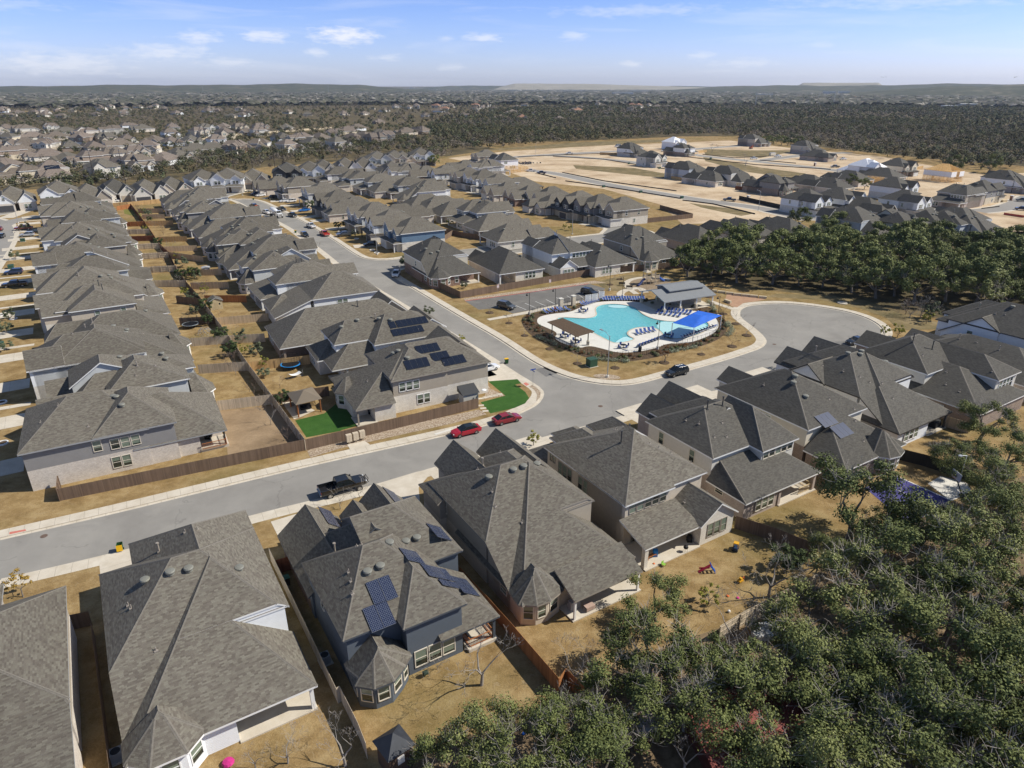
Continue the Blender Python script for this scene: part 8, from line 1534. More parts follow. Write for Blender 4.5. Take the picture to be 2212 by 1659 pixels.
def dining(p,label):
 t=thing('round_table',(p[0],p[1],.024),0,label,'table'); a=MB(); a.tube((0,0,.70),(0,0,.74),.6,n=16); a.build('tabletop',M_BLACK,t); a=MB(); a.tube((0,0,0),(0,0,.7),.05); a.tube((0,0,0),(0,0,.04),.3); a.build('pedestal',M_BLACK,t)
 for k in range(4):
  ang=k*math.pi/2+.4; c=thing('patio_chair',(p[0]+math.cos(ang)*.95,p[1]+math.sin(ang)*.95,.024),ang,label.replace('round dark table','blue chair at the round dark table'),'chair','blue patio chairs')
  s=MB(); s.box(-.24,.24,-.24,.24,.42,.46); s.build('seat',M_SLING,c); s=MB(); s.box(.2,.26,-.24,.24,.46,.95); s.build('backrest',M_SLING,c)
  for x in (-.2,.2):
   for y in (-.2,.2): l=MB(); l.box(x-.02,x+.02,y-.02,y+.02,0,.42); l.build('leg',M_BLACK,c)
for q,lb in [((907,338),'round dark table on the deck left of the pool'),((1180,582),'round dark table at the front edge of the pool deck'),((785,510),'round dark table under the pergola, rear one'),((857,550),'round dark table under the pergola, front one'),((1485,512),'round dark table beside the shade sail')]: dining(P4(*q),lb)
def pergola():
 c=[P4(672,415,3.0),P4(768,390,3.0),P4(970,475,3.0),P4(858,508,3.0)]; z=3.0; o=((c[0][0]+c[2][0])/2,(c[0][1]+c[2][1])/2); t=thing('pergola',(*o,.02),0,'dark timber pergola with a slatted roof on stone-footed posts','pergola'); L=[(p[0]-o[0],p[1]-o[1]) for p in c]
 def bl(a,b,u,v): return ((L[0][0]*(1-u)+L[1][0]*u)*(1-v)+(L[3][0]*(1-u)+L[2][0]*u)*v,(L[0][1]*(1-u)+L[1][1]*u)*(1-v)+(L[3][1]*(1-u)+L[2][1]*u)*v)
 s=MB(); n=34
 for i in range(n+1):
  v=-.03+i/n*1.06; a,b=bl(0,0,-.05,v),bl(0,0,1.05,v); s.tube((*a,z+.22),(*b,z+.22),.105,n=4)
 s.build('roof_slats',M_TIMB,t); r=MB()
 for u in (.08,.92): r.tube((*bl(0,0,u,-.04),z+.05),(*bl(0,0,u,1.04),z+.05),.12,n=4)
 r.build('beam',M_TIMB,t)
 for u in (.1,.9):
  for v in (.08,.92):
   x,y=bl(0,0,u,v); p=MB(); p.box(x-.1,x+.1,y-.1,y+.1,.9,z+.1); p.build('post',M_TIMB,t); q=MB(); q.box(x-.28,x+.28,y-.28,y+.28,0,.95); q.build('stone_pier',B_TAN,t)
pergola()
def pavilion():
 C=[P4(1345,205,3.2),P4(1455,130,3.2),P4(1742,205,3.2),P4(1665,262,3.2)]; o=(sum(c[0] for c in C)/4,sum(c[1] for c in C)/4); t=thing('pool_pavilion',(*o,0),0,'grey metal-roofed open pavilion with a raised roof monitor and stone piers','pavilion')
 a0=inv(AB,o); L=15.5; Wd=10.5; ang=R(AB-4); t.rotation_euler=(0,0,ang); z=2.9
 r=MB();
 def slope(x0,x1,y0,z0,y1,z1):
  r.poly([(x0,y0,z0),(x1,y0,z0),(x1,y1,z1),(x0,y1,z1)] if y0<y1 else [(x1,y0,z0),(x0,y0,z0),(x0,y1,z1),(x1,y1,z1)],0,[(0,0),(x1-x0,0),(x1-x0,6),(0,6)] if y0<y1 else [(x1-x0,0),(0,0),(0,6),(x1-x0,6)])
  r.poly([(x1,y0,z0-.2),(x0,y0,z0-.2),(x0,y1,z1-.2),(x1,y1,z1-.2)] if y0<y1 else [(x0,y0,z0-.2),(x1,y0,z0-.2),(x1,y1,z1-.2),(x0,y1,z1-.2)],1)
  r.poly([(x0,y0,z0-.2),(x1,y0,z0-.2),(x1,y0,z0),(x0,y0,z0)],1)
  for x in (x0,x1): r.poly([(x,y0,z0-.2),(x,y1,z1-.2),(x,y1,z1),(x,y0,z0)],1)
 slope(-L/2,L/2,-Wd/2,z,0.3,z+1.5); slope(-L/2,L/2,Wd/2,z,0.3,z+1.5); slope(-4.2,L/2-1.2,-2.2,z+1.55,.8,z+2.2); slope(-4.2,L/2-1.2,3.6,z+1.6,.8,z+2.2); r.build('roof',[M_SEAM,T_GREY],t)
 m=MB(); m.box(-3.9,L/2-1.5,-1.8,3.2,z+.8,z+1.62); m.build('monitor_wall',S_GREY,t)
 w=MB(); w.box(L/2-8.6,L/2-1.2,-1.4,4.4,0,z+.1); w.build('changing_room_wall',mat('taupe_render',(.30,.28,.25),.9,noise=(2,.08)),t)
 for x in (-L/2+.5,-L/2+5.2,-L/2+10,L/2-.6):
  for y in (-Wd/2+.5,Wd/2-.6):
   p=MB(); p.box(x-.12,x+.12,y-.12,y+.12,1,z); p.build('post',T_WHITE,t); q=MB(); q.box(x-.32,x+.32,y-.32,y+.32,0,1.05); q.build('stone_pier',B_TAN,t)
 b=MB(); b.box(-L/2+.2,L/2-.2,-Wd/2+.2,Wd/2-.2,.02,.06); b.build('floor',M_CONC,t)
pavilion()
def sail():
 c=[P4(1515,408,3.6),P4(1690,325,3.9),P4(1850,358,3.6),P4(1662,445,3.2)]; o=((c[0][0]+c[2][0])/2,(c[0][1]+c[2][1])/2); t=thing('shade_sail',(*o,.02),0,'bright blue hipped shade sail on white posts over the wading pool','shade sail'); L=[(p[0]-o[0],p[1]-o[1],zz) for p,zz in zip(c,(3.5,3.8,3.5,3.2))]
 s=MB(); n=12; pk=1.0
 def pt(u,v):
  x=(L[0][0]*(1-u)+L[1][0]*u)*(1-v)+(L[3][0]*(1-u)+L[2][0]*u)*v; y=(L[0][1]*(1-u)+L[1][1]*u)*(1-v)+(L[3][1]*(1-u)+L[2][1]*u)*v
  z=(L[0][2]*(1-u)+L[1][2]*u)*(1-v)+(L[3][2]*(1-u)+L[2][2]*u)*v; d=min(u,1-u,)*2; e=min(v,1-v)*2; return (x,y,z+pk*min(1,min(d,e*1.7)))
 for i in range(n):
  for j in range(n): s.poly([pt(i/n,j/n),pt(i/n,(j+1)/n),pt((i+1)/n,(j+1)/n),pt((i+1)/n,j/n)])
 o2=s.build('canopy',M_SAIL,t); md=o2.modifiers.new('s','SOLIDIFY'); md.thickness=.03
 for q in L: p=MB(); p.tube((q[0],q[1],0),(q[0],q[1],q[2]),.09,n=10); p.build('post',T_WHITE,t)
sail()
for i,(x,y) in enumerate([(753,315),(838,295)]):
 p=P4(x,y); t=thing('stone_pillar',(*p,.02),R(AB),('left' if i==0 else 'right')+'-hand stone gate pillar with a pale cap','pillar'); a=MB(); a.box(-.45,.45,-.45,.45,0,2.5); a.build('shaft',B_TAN,t); b=MB(); b.box(-.52,.52,-.52,.52,2.5,2.65); b.build('cap',M_DECK,t)
g=MB(); a,b=P4(775,308),P4(818,298); L_=math.hypot(b[0]-a[0],b[1]-a[1]); t=thing('pool_gate',(*a,.02),math.atan2(b[1]-a[1],b[0]-a[0]),'black metal gate between the stone pillars','gate');
for i in range(int(L_/.14)): g.tube((i*.14,0,.1),(i*.14,0,2.2),.02,n=4)
for z in (.1,1.1,2.2): g.tube((0,0,z),(L_,0,z),.03,n=4)
g.build('bars',M_BLACK,t)
for i,(x,y) in enumerate([(940,275),(985,268),(1030,252)]):
 p=P4(x,y); t=thing('notice_board',(*p,.02),R(AB-6),['left','middle','right'][i]+' of three white pool rule boards with grey print','sign'); a=MB(); a.box(-.85,.85,-.03,.03,.4,2.1); a.build('board',M_PAINT,t); b=MB()
 for k in range(7): b.box(-.65,.65-.2*(k%3),-.042,-.032,.6+k*.19,.65+k*.19)
 b.box(-.55,.55,-.042,-.032,1.92,2.02); b.build('print',T_GREY,t)
 for xx in (-.8,.8): c=MB(); c.tube((xx,0.06,0),(xx,.06,2.15),.035,n=6); c.build('post',M_BLACK,t)
def boxed(name,p,a,dims,m,label,cat,z=0,lid=None):
 t=thing(name,(p[0],p[1],z),a,label,cat); w,d,h=dims; b=MB(); b.box(-w/2,w/2,-d/2,d/2,.05,h*.82); b.build('cabinet',m,t); c=MB(); c.box(-w/2-.03,w/2+.03,-d/2-.03,d/2+.03,h*.82,h); c.build('lid',lid or m,t); e=MB(); e.box(-w/2-.15,w/2+.15,-d/2-.15,d/2+.15,0,.06); e.build('plinth',M_CONC,t); return t
M_GBOX=mat('utility_green_paint',(.035,.085,.055),.5,noise=(3,.1))
boxed('transformer_box',Z('R5',1620,712),R(AB),(1.7,1.5,1.6),M_GBOX,'green transformer box on a concrete pad by the sage drift','utility box')
for z,x,y,lb in [('X1',255,1345,'green utility box on the verge of the left street'),('X1',125,1645,'green utility box by the lower left driveway'),('R4',75,78,'small green utility box above the dark SUV'),('R4',5,590,'green utility box cut by the left edge'),('X4',320,488,'green utility box along the upper new street'),('X4',660,540,'green utility box right of the tan house'),('X4',40,745,'green utility box at the lower new street, left'),('X4',450,805,'green utility box at the lower new street, middle'),('X4',905,868,'green utility box at the lower new street, right'),('X4',1225,432,'green utility box behind the fenced houses')]: boxed('utility_box',Z(z,x,y),R(AB),(1.4,1.1,1.1),M_GBOX,lb,'utility box')
def binn(p,a,lb,lid,body,open_=False,z=0):
 t=thing('wheelie_bin',(p[0],p[1],z),a,lb,'bin'); b=MB();
 A=[(-.24,-.27),(.24,-.27),(.24,.27),(-.24,.27)]; B=[(-.3,-.34),(.3,-.34),(.3,.38),(-.3,.38)]
 for i in range(4): j=(i+1)%4; b.poly([(*A[i],.06),(*A[j],.06),(*B[j],1.0),(*B[i],1.0)])
 b.poly([(*q,.06) for q in A[::-1]]);
 if not open_: b.poly([(*q,1.0) for q in B])
 else: b.poly([(q[0]*.8,q[1]*.8,.35) for q in B])
 b.build('body',body,t); l=MB()
 if open_: M=Matrix.Translation((0,-.36,1.0))@Matrix.Rotation(R(-115),4,'X'); l.box(-.31,.31,-.0,.74,-.03,.03,0,Matrix.Translation((0,-.36,1.0))@Matrix.Rotation(R(-100),4,'X'))
 else: l.box(-.32,.32,-.36,.42,1.0,1.06)
 l.build('lid',lid,t)
 for x in (-.27,.27): w=MB(); w.tube((x-.03,.3,.12),(x+.03,.3,.12),.12,n=10); w.build('wheel',M_RUB,t)
M_BG=mat('bin_green_plastic',(.02,.075,.025),.5); M_BY=mat('bin_yellow_plastic',(.72,.42,.01),.5); M_BB=mat('bin_brown_plastic',(.06,.045,.03),.5)
binn(Z('R1',782,245),R(AB-8),'open green bin with its yellow lid hanging down, at the near kerb',M_BY,M_BG,True,-.134); binn(Z('R5',1070,692),R(AB+80),'green bin with a yellow edge at the kerb of the cross street',M_BY,M_BG,False,-.134)
binn(Z('X2',1058,1248),R(AB+90),'yellow-lidded green bin at the kerb of the busy street',M_BY,M_BG,False,-.1); binn(Z('X2',592,882),R(AB+90),'yellow-lidded green bin at the top bend',M_BY,M_BG,False,-.1); binn(Z('X2',433,792),R(AB+90),'yellow-lidded bin beside the dark red car',M_BY,M_BG,False,0); binn(Z('X2',205,808),R(AB+90),'yellow-lidded bin by the black saloon',M_BY,M_BG,False,0)
binn(Z('R1',1862,470),R(AS),'green-lidded bin in the dark side yard, near the gate',mat('green_bin_lid',(.05,.16,.10),.5),M_BB); binn(Z('R5',1932,620),0,'black waste bin at the front pool railing',M_BLACK,M_BLACK)
M_MAIL=mat('beige_mailbox',(.52,.44,.33),.5)
for i,(x,y) in enumerate([(52,1215),(95,1203),(137,1190)]):
 p=Z('R5',x,y); t=thing('cluster_mailbox',(*p,.03),R(AB+1),['left','middle','right'][i]+' of three beige cluster mailboxes by the street fence','mailbox'); b=MB(); b.box(-.42,.42,-.28,.28,.35,1.55); b.build('cabinet',M_MAIL,t); f=MB()
 for r_ in range(4):
  for c_ in range(2): f.box(-.38+c_*.4,-.02+c_*.4,-.295,-.282,.45+r_*.27,.68+r_*.27)
 f.build('doors',mat('mailbox_door_beige',(.58,.50,.39),.5),t); q=MB(); q.box(-.15,.15,-.12,.12,0,.35); q.build('pedestal',M_MAIL,t)
poly_sheet('storm_drain_lid',[Z('R5',*p) for p in ((600,1150),(705,1120),(715,1128),(612,1160))],.022,M_DECK); d=MB(); a,b=Z('R5',600,1158,-.03),Z('R5',712,1128,-.03)
strip('storm_drain_slot',[a,b],-.1,.1,-.02,M_BLACK,0)
for z,x,y,zz in [('R5',1678,968,-.13),('R1',283,150,-.13),('R6',595,568,-.13)]:
 p=Z(z,x,y); m=MB(); m.tube((0,0,0),(0,0,.012),.4,n=18); o=m.build('manhole_cover',mat('rusty_iron_lid',(.13,.09,.07),.8,noise=(8,.3))); o.location=(*p,zz); tag(o,{'R5':'rusty manhole cover at the street junction','R1':'manhole cover in the lane at the left edge','R6':'manhole cover at the mouth of the cul-de-sac'}[z],'manhole cover')
p=Z('R6',1035,305); m=MB(); m.lathe((0,0,0),[(1.25,0),(1.2,.15),(.5,.2),(.05,.2)],20); o=m.build('concrete_manhole',M_CONC); o.location=(*p,.012); tag(o,'round concrete manhole ring on the grass beyond the cul-de-sac','manhole')
for i,(x,y) in enumerate([(1748,192),(1790,200),(1848,208),(1903,216),(1957,224),(2013,230),(2068,236),(2128,243)]):
 p=P4(x,y); b=MB(); b.box(-.95,.95,-.3,.3,0,.55); o=b.build('limestone_block',mat('limestone_block_face',(.55,.47,.33),.9,noise=(2.5,.2))); o.location=(*p,.02); o.rotation_euler=(0,0,R(-16)); md=o.modifiers.new('b','BEVEL'); md.width=.05; tag(o,'cut limestone block in the line along the grove edge','stone block','limestone blocks of the grove edge')
p=P4(1890,272); b=MB(); b.box(-1.1,1.1,-.3,.3,0,.6); o=b.build('limestone_block',MATS['limestone_block_face']); o.location=(*p,.02); o.rotation_euler=(0,0,R(-62)); tag(o,'limestone block turned across the line at the granite plaza','stone block')
def play():
 p=P4(1385,140); t=thing('play_structure',(*p,.02),R(AB-5),'tan and navy play tower with a curved blue slide','playground'); T=mat('tan_play_plastic',(.42,.36,.27),.6); B=mat('navy_play_plastic',(.025,.04,.13),.5)
 for x in (-3,-1.6,-.2,1.2):
  for y in (-.8,.8): q=MB(); q.tube((x,y,0),(x,y,3.4 if x<0 else 2.7),.07); q.build('post',T,t)
 d=MB(); d.box(-3.1,-1.5,-.9,.9,1.5,1.6); d.box(-1.6,-.2,-.9,.9,1.1,1.2); d.box(-.2,1.3,-.9,.9,1.5,1.6); d.build('deck',T,t)
 r=MB();
 for x0,x1,z in ((-3.1,-1.5,1.6),(-.2,1.3,1.6)):
  for y in (-.88,.88): r.box(x0,x1,y-.03,y+.03,z,z+.8)
 r.build('panel',T,t); f=MB(); f.poly([(-3.3,-1,3.4),(-1.4,-1,3.4),(-2.35,0,4.0)]); f.poly([(-1.4,-1,3.4),(-1.4,1,3.4),(-2.35,0,4.0)]); f.poly([(-1.4,1,3.4),(-3.3,1,3.4),(-2.35,0,4.0)]); f.poly([(-3.3,1,3.4),(-3.3,-1,3.4),(-2.35,0,4.0)]); f.build('canopy',T,t)
 s=MB(); P=[(-3.1,-.3,1.6),(-3.9,-.4,1.3),(-4.6,-.7,.8),(-5.2,-1.0,.4),(-5.9,-1.2,.25)]
 for a,b in zip(P,P[1:]): s.tube(a,b,.32,n=8)
 s.build('slide',B,t); s=MB(); P=[(1.3,0,1.6),(2.2,.2,1.1),(3.0,.1,.5),(3.6,0,.3)]
 for a,b in zip(P,P[1:]): s.tube(a,b,.3,n=8)
 s.build('slide',mat('blue_play_plastic',(.03,.10,.40),.5),t)
 c=MB()
 for k in range(6): c.tube((-.9,-1.7,.3*k),(-.3,-1.7,.3*k),.03,n=5)
 for x in (-.9,-.3): c.tube((x,-1.9,0),(x,-1,1.6),.04)
 c.build('climbing_ladder',T,t)
play()
for x,y,lb in [(1170,158,'black bench beside the playground path, left one'),(1220,180,'black bench beside the playground path, right one')]:
 p=P4(x,y); t=thing('park_bench',(*p,.03),R(AB-35),lb,'bench'); b=MB(); b.box(-.85,.85,-.25,.2,.42,.47); b.build('seat',M_BLACK,t); b=MB(); b.box(-.85,.85,.2,.25,.5,.9); b.build('backrest',M_BLACK,t)
 for xx in (-.75,.75): l=MB(); l.box(xx-.04,xx+.04,-.25,.25,0,.42); l.build('leg',M_BLACK,t)
def person(p,a,label,top,legs,z=.03,scale=1.0):
 t=thing('person',(p[0],p[1],z),a,label,'person'); V=[(0,0,.95),(0,0,1.15),(0,0,1.38),(0,0,1.5),(0,0.01,1.60),(0,.02,1.70),(.10,0,.9),(.12,.12,.5),(.12,.05,.09),(.12,.22,.04),(-.10,0,.9),(-.12,-.10,.5),(-.12,-.22,.12),(-.12,-.06,.05),(.19,0,1.4),(.26,.04,1.14),(.24,.22,.96),(.24,.30,.90),(-.19,0,1.4),(-.26,-.04,1.12),(-.25,.08,.92),(-.25,.13,.84)]
 E=[(0,1),(1,2),(2,3),(3,4),(4,5),(0,6),(6,7),(7,8),(8,9),(0,10),(10,11),(11,12),(12,13),(2,14),(14,15),(15,16),(16,17),(2,18),(18,19),(19,20),(20,21)]
 Rr=[.15,.14,.15,.06,.09,.08,.095,.065,.045,.04,.095,.065,.045,.04,.065,.048,.038,.032,.065,.048,.038,.032]
 me=bpy.data.meshes.new('person_body'); me.from_pydata(V,E,[]); o=bpy.data.objects.new('body',me); COL.objects.link(o); o.parent=t; o.scale=(scale,)*3; me.materials.append(mat('skin_tone',(.42,.25,.17),.6)); me.materials.append(top); me.materials.append(legs)
 md=o.modifiers.new('skin','SKIN'); me.skin_vertices.new() if not me.skin_vertices else None
 for i,r_ in enumerate(Rr): me.skin_vertices[0].data[i].radius=(r_,r_)
 me.skin_vertices[0].data[0].use_root=True; o.modifiers.new('sub','SUBSURF').render_levels=1
 dg=bpy.context.evaluated_depsgraph_get(); me2=bpy.data.meshes.new_from_object(o.evaluated_get(dg)); o.modifiers.clear(); o.data=me2
 me2.materials.clear();
 for m in (mat('skin_tone'),top,legs): me2.materials.append(m)
 for f in me2.polygons:
  c=f.center; f.material_index=1 if (.95<c.z<1.47) else (2 if c.z<=.95 and abs(c.x)<.2 and c.z>.1 else 0); f.use_smooth=True
 h=MB(); h.lathe((0,.0,1.62),[(.095,.0),(.11,.06),(.09,.13),(.03,.16)],10); h.build('hair',mat('dark_hair',(.02,.014,.01),.7),t,True)
person(P4(712,345),R(AB+40),'person in a dark red top walking past the loungers by the pool',mat('dark_red_cloth',(.20,.02,.03),.9),mat('dark_trousers',(.03,.02,.03),.9)); person(P4(532,100),R(200),'person in dark clothes standing on the lawn behind the long fence',mat('black_cloth',(.02,.02,.022),.9),MATS['dark_trousers'] if 'dark_trousers' in MATS else M_BLACK)
# ---------------- back-yard and building-site objects ----------------
def trampoline(p,r,label,rim,net=True):
 t=thing('trampoline',(p[0],p[1],0),0,label,'trampoline'); m=MB(); m.tube((0,0,.84),(0,0,.86),r*.88,n=28); m.build('mat',M_BLACK,t); f=MB(); n=28
 for i in range(n):
  a,b=2*math.pi*i/n,2*math.pi*(i+1)/n; f.poly([(r*.86*math.cos(a),r*.86*math.sin(a),.88),(r*math.cos(a),r*math.sin(a),.88),(r*math.cos(b),r*math.sin(b),.88),(r*.86*math.cos(b),r*.86*math.sin(b),.88)]); f.poly([(r*math.cos(a),r*math.sin(a),.80),(r*math.cos(b),r*math.sin(b),.80),(r*math.cos(b),r*math.sin(b),.88),(r*math.cos(a),r*math.sin(a),.88)])
 f.build('rim_pad',rim,t)
 for i in range(6): a=2*math.pi*i/6; l=MB(); l.tube((r*math.cos(a),r*math.sin(a),0),(r*math.cos(a),r*math.sin(a),2.6),.03,n=6); l.build('leg',M_BLACK,t)
 if net:
  g=MB()
  for i in range(36): a=2*math.pi*i/36; g.tube((r*.95*math.cos(a),r*.95*math.sin(a),.9),(r*.95*math.cos(a),r*.95*math.sin(a),2.5),.008,n=3,caps=False)
  for z in (1.2,1.5,1.8,2.1,2.5):
   for i in range(n): a,b=2*math.pi*i/n,2*math.pi*(i+1)/n; g.tube((r*.95*math.cos(a),r*.95*math.sin(a),z),(r*.95*math.cos(b),r*.95*math.sin(b),z),.012 if z<2.4 else .03,n=3,caps=False)
  g.build('safety_net',M_BLACK,t)
trampoline(Z('R4',1885,725),1.9,'trampoline with a bright blue rim in the yellow-fenced yard',mat('bright_blue_pad',(.02,.22,.55),.6)); trampoline(Z('R4',1238,462),1.8,'trampoline with a pale rim and black net in the left-hand yard',mat('pale_pad',(.22,.25,.27),.6))
p=Z('R4',1330,505); t=thing('climbing_dome',p,0,'grey metal climbing dome beside the pale-rimmed trampoline','climbing frame'); m=MB(); Rr=1.6; V=[[(Rr*math.cos(e)*math.cos(a+(k%2)*math.pi/8),Rr*math.cos(e)*math.sin(a+(k%2)*math.pi/8),Rr*math.sin(e)) for a in [2*math.pi*i/8 for i in range(8)]] for k,e in enumerate((0,R(32),R(62)))]
for k in range(3):
 for i in range(8):
  m.tube(V[k][i],V[k][(i+1)%8],.03,n=4,caps=False)
  if k<2:
   m.tube(V[k][i],V[k+1][i],.03,n=4,caps=False); m.tube(V[k][(i+1)%8] if k%2==0 else V[k][i-1] if False else V[k][(i+1)%8],V[k+1][i],.03,n=4,caps=False)
m.build('bars',M_METAL,t)
p=Z('R4',1915,785); t=thing('hammock',p,R(AB+15),'white cloth hammock slung on a stand below the blue trampoline','hammock'); m=MB()
for i in range(8):
 x0,x1=-1.1+i*.27,-1.1+(i+1)*.27; z=lambda x:.55+.3*(x/1.1)**2; m.poly([(x0,-.55,z(x0)),(x1,-.55,z(x1)),(x1,.55,z(x1)),(x0,.55,z(x0))])
m.build('cloth',T_WHITE,t); m=MB(); m.tube((-1.5,0,.05),(1.5,0,.05),.04); m.tube((-1.5,0,.05),(-1.5,0,1.1),.04); m.tube((1.5,0,.05),(1.5,0,1.1),.04); m.build('stand',M_METAL,t)
c=[Z('R4',*q,2.5) for q in ((1862,888),(2020,850),(2080,922),(1918,962))]; o=(sum(a[0] for a in c)/4,sum(a[1] for a in c)/4); t=thing('gazebo',(*o,.02),0,'brown metal-roofed gazebo with dark side nets above the turf','gazebo'); L=[(a[0]-o[0],a[1]-o[1]) for a in c]; m=MB(); cen=sum(x for x,_ in L)/4,sum(y for _,y in L)/4
SEAMB=siding('brown_ribbed_metal',(.17,.14,.105),.25,True,.6)
for i in range(4):
 a,b=L[i],L[(i+1)%4]; w=math.hypot(b[0]-a[0],b[1]-a[1]); P=[(a[0]*1.06,a[1]*1.06,2.45),(b[0]*1.06,b[1]*1.06,2.45),(cen[0],cen[1],3.5)]
 n=(Vector(P[1])-Vector(P[0])).cross(Vector(P[2])-Vector(P[0])); uvq=[(0,0),(w,0),(w/2,2)]
 if n.z<0: P,uvq=P[::-1],uvq[::-1]
 m.poly(P,0,uvq)
m.build('roof',SEAMB,t)
for a in L: q=MB(); q.box(a[0]*.9-.09,a[0]*.9+.09,a[1]*.9-.09,a[1]*.9+.09,0,2.5); q.build('post',M_DECKW,t)
q=MB()
for i in range(4): a,b=L[i],L[(i+1)%4]; q.tube((a[0]*.92,a[1]*.92,2.4),(b[0]*.92,b[1]*.92,2.4),.08,n=4)
q.build('beam',M_DECKW,t); n_=mat('dark_mosquito_net',(.015,.015,.016),.9,alpha=.55)
for i in (0,1,3): a,b=L[i],L[(i+1)%4]; q=MB(); f=.45; q.poly([(a[0]*.88,a[1]*.88,0.05),(a[0]*.88*(1-f)+b[0]*.88*f,a[1]*.88*(1-f)+b[1]*.88*f,0.05),(a[0]*.88*(1-f*.6)+b[0]*.88*f*.6,a[1]*.88*(1-f*.6)+b[1]*.88*f*.6,2.4),(a[0]*.88,a[1]*.88,2.4)]); q.build('side_net',n_,t)
def furn(parent,L):
 for x,y,w,d,h,m in L: b=MB(); b.box(x-w/2,x+w/2,y-d/2,y+d/2,0.0,h); b.build('x',m,parent)
def sofa(p,a,lb,m,z=.03):
 t=thing('outdoor_sofa',(*p,z),a,lb,'sofa'); b=MB(); b.box(-.9,.9,-.4,.4,.12,.4); b.build('seat',m,t); b=MB(); b.box(-.9,.9,.3,.42,.4,.85); b.build('backrest',m,t)
 for x in (-.9,.8): b=MB(); b.box(x,x+.1,-.4,.4,.12,.6); b.build('armrest',m,t)
sofa(o,R(AB),'dark sofa under the gazebo',M_BLACK); sofa(Z('Q6',1060,1225),R(AB+90),'dark sofa on the covered patio of the taupe corner house',M_BLACK,.15)
sofa(Z('R4',1360,1195),R(AB+70),'dark sofa on the timber-railed porch of the grey corner house',M_BLACK,.52)
def rails(pts,z,label,m=None,h=.95):
 t=thing('deck_railing',(*pts[0],z),0,label,'railing'); o=pts[0]; a=MB(); b=MB()
 for p,q in zip(pts,pts[1:]):
  p=(p[0]-o[0],p[1]-o[1]); q=(q[0]-o[0],q[1]-o[1]); L=math.hypot(q[0]-p[0],q[1]-p[1])
  for zz in (.1,h): a.tube((*p,zz),(*q,zz),.055,n=4)
  for i in range(int(L/.16)+1): f=min(1,i*.16/L); x,y=p[0]+(q[0]-p[0])*f,p[1]+(q[1]-p[1])*f; b.tube((x,y,.1),(x,y,h),.022,n=4,caps=False)
 a.build('rail',m or M_DECKW,t); b.build('baluster',m or M_DECKW,t)
rails([UV(2.4,99.9),UV(5.8,99.95),UV(5.75,103.2)],.5,'stained timber railing round the porch of the grey corner house')
rails([S(22.9,46.6),S(23.0,44.7),S(25.5,44.7),S(25.5,47.6)],.35,'stained timber railing round the slate-blue house porch')
rails([S(73.0,45.6),S(75.6,45.6),S(75.6,48)],.15,'timber railing at the patio of the brick-sided house',M_LUMB)
def ac(p,a,lb):
 t=thing('air_conditioner',(*p,.0),a,lb,'air conditioner'); b=MB(); b.box(-.42,.42,-.42,.42,.08,.95); b.build('casing',T_GREY,t); c=MB(); c.lathe((0,0,.95),[(.38,0),(.36,.03),(.1,.04)],16); c.build('fan_grille',M_BLACK,t); d=MB(); d.box(-.6,.6,-.6,.6,0,.08); d.build('pad',M_CONC,t)
ac(S(10.6,50.6),R(AS),'air conditioner on its pad in the side yard of the slate-blue house'); ac(S(-6.9,49.5),R(AS),'air conditioner half hidden left of the white bay house'); ac(S(8.9+52.9,56),R(AS),'air conditioner between the beige and the brick-sided house')
def cover(p,a,w,d,h,m,lb,z=.0,cat='cover',name='covered_grill'):
 t=thing(name,(*p,z),a,lb,cat); b=MB(); P=[(-w/2,-d/2),(w/2,-d/2),(w/2,d/2),(-w/2,d/2)]; Q=[(x*.9,y*.86) for x,y in P]
 for i in range(4): j=(i+1)%4; b.poly([(*P[i],0),(*P[j],0),(*Q[j],h),(*Q[i],h)])
 b.poly([(*q,h) for q in Q]); o=b.build('cover_cloth',m,t); md=o.modifiers.new('b','BEVEL'); md.width=.12; md.segments=3; return t
cover(Z('R2',1505,625),R(AS),1.3,.7,1.15,mat('pale_grey_cover',(.30,.30,.32),.85,noise=(3,.15)),'pale grey covered barbecue beside the bay of the taupe house',cat='covered barbecue')
cover(Z('Q5',1405,1235),R(AS+5),2.0,1.4,1.0,mat('black_cover',(.025,.027,.03),.8),'large black covered spa on the corner patio of the white house',.15,cat='covered spa',name='covered_spa')
t=thing('patio_table',(*Z('R2',1600,635),.0),R(AS),'small table under a pale brown cloth at the patio edge','table'); b=MB(); b.box(-.55,.55,-.4,.4,.68,.74); b.box(-.55,.55,-.41,-.38,.3,.7); b.build('cloth',mat('dusty_pink_cloth',(.40,.29,.24),.9,noise=(4,.15)),t)
for x in (-.5,.5):
 for y in (-.35,.35): l=MB(); l.tube((x,y,0),(x,y,.7),.02,n=5); l.build('leg',M_BLACK,t)
t=thing('kettle_grill',(*Z('R3',18,262),0),0,'black kettle barbecue on three legs at the patio edge','barbecue'); b=MB(); b.lathe((0,0,.55),[(.05,0),(.24,.06),(.3,.2),(.24,.36),(.05,.44)],16); b.build('bowl',M_BLACK,t,True)
for k in range(3): l=MB(); l.tube((.15*math.cos(k*2.1),.15*math.sin(k*2.1),.6),(.3*math.cos(k*2.1),.3*math.sin(k*2.1),0),.015,n=5); l.build('leg',M_BLACK,t)
t=thing('kettle_grill',(*Z('R3',42,195),.14),0,'second black covered barbecue inside the open patio','barbecue'); b=MB(); b.lathe((0,0,0),[(.3,0),(.38,.5),(.3,.85),(.05,.95)],12); b.build('cover',M_BLACK,t,True); l=MB(); l.box(-.3,.3,-.3,.3,0,.06); l.build('base',M_BLACK,t)
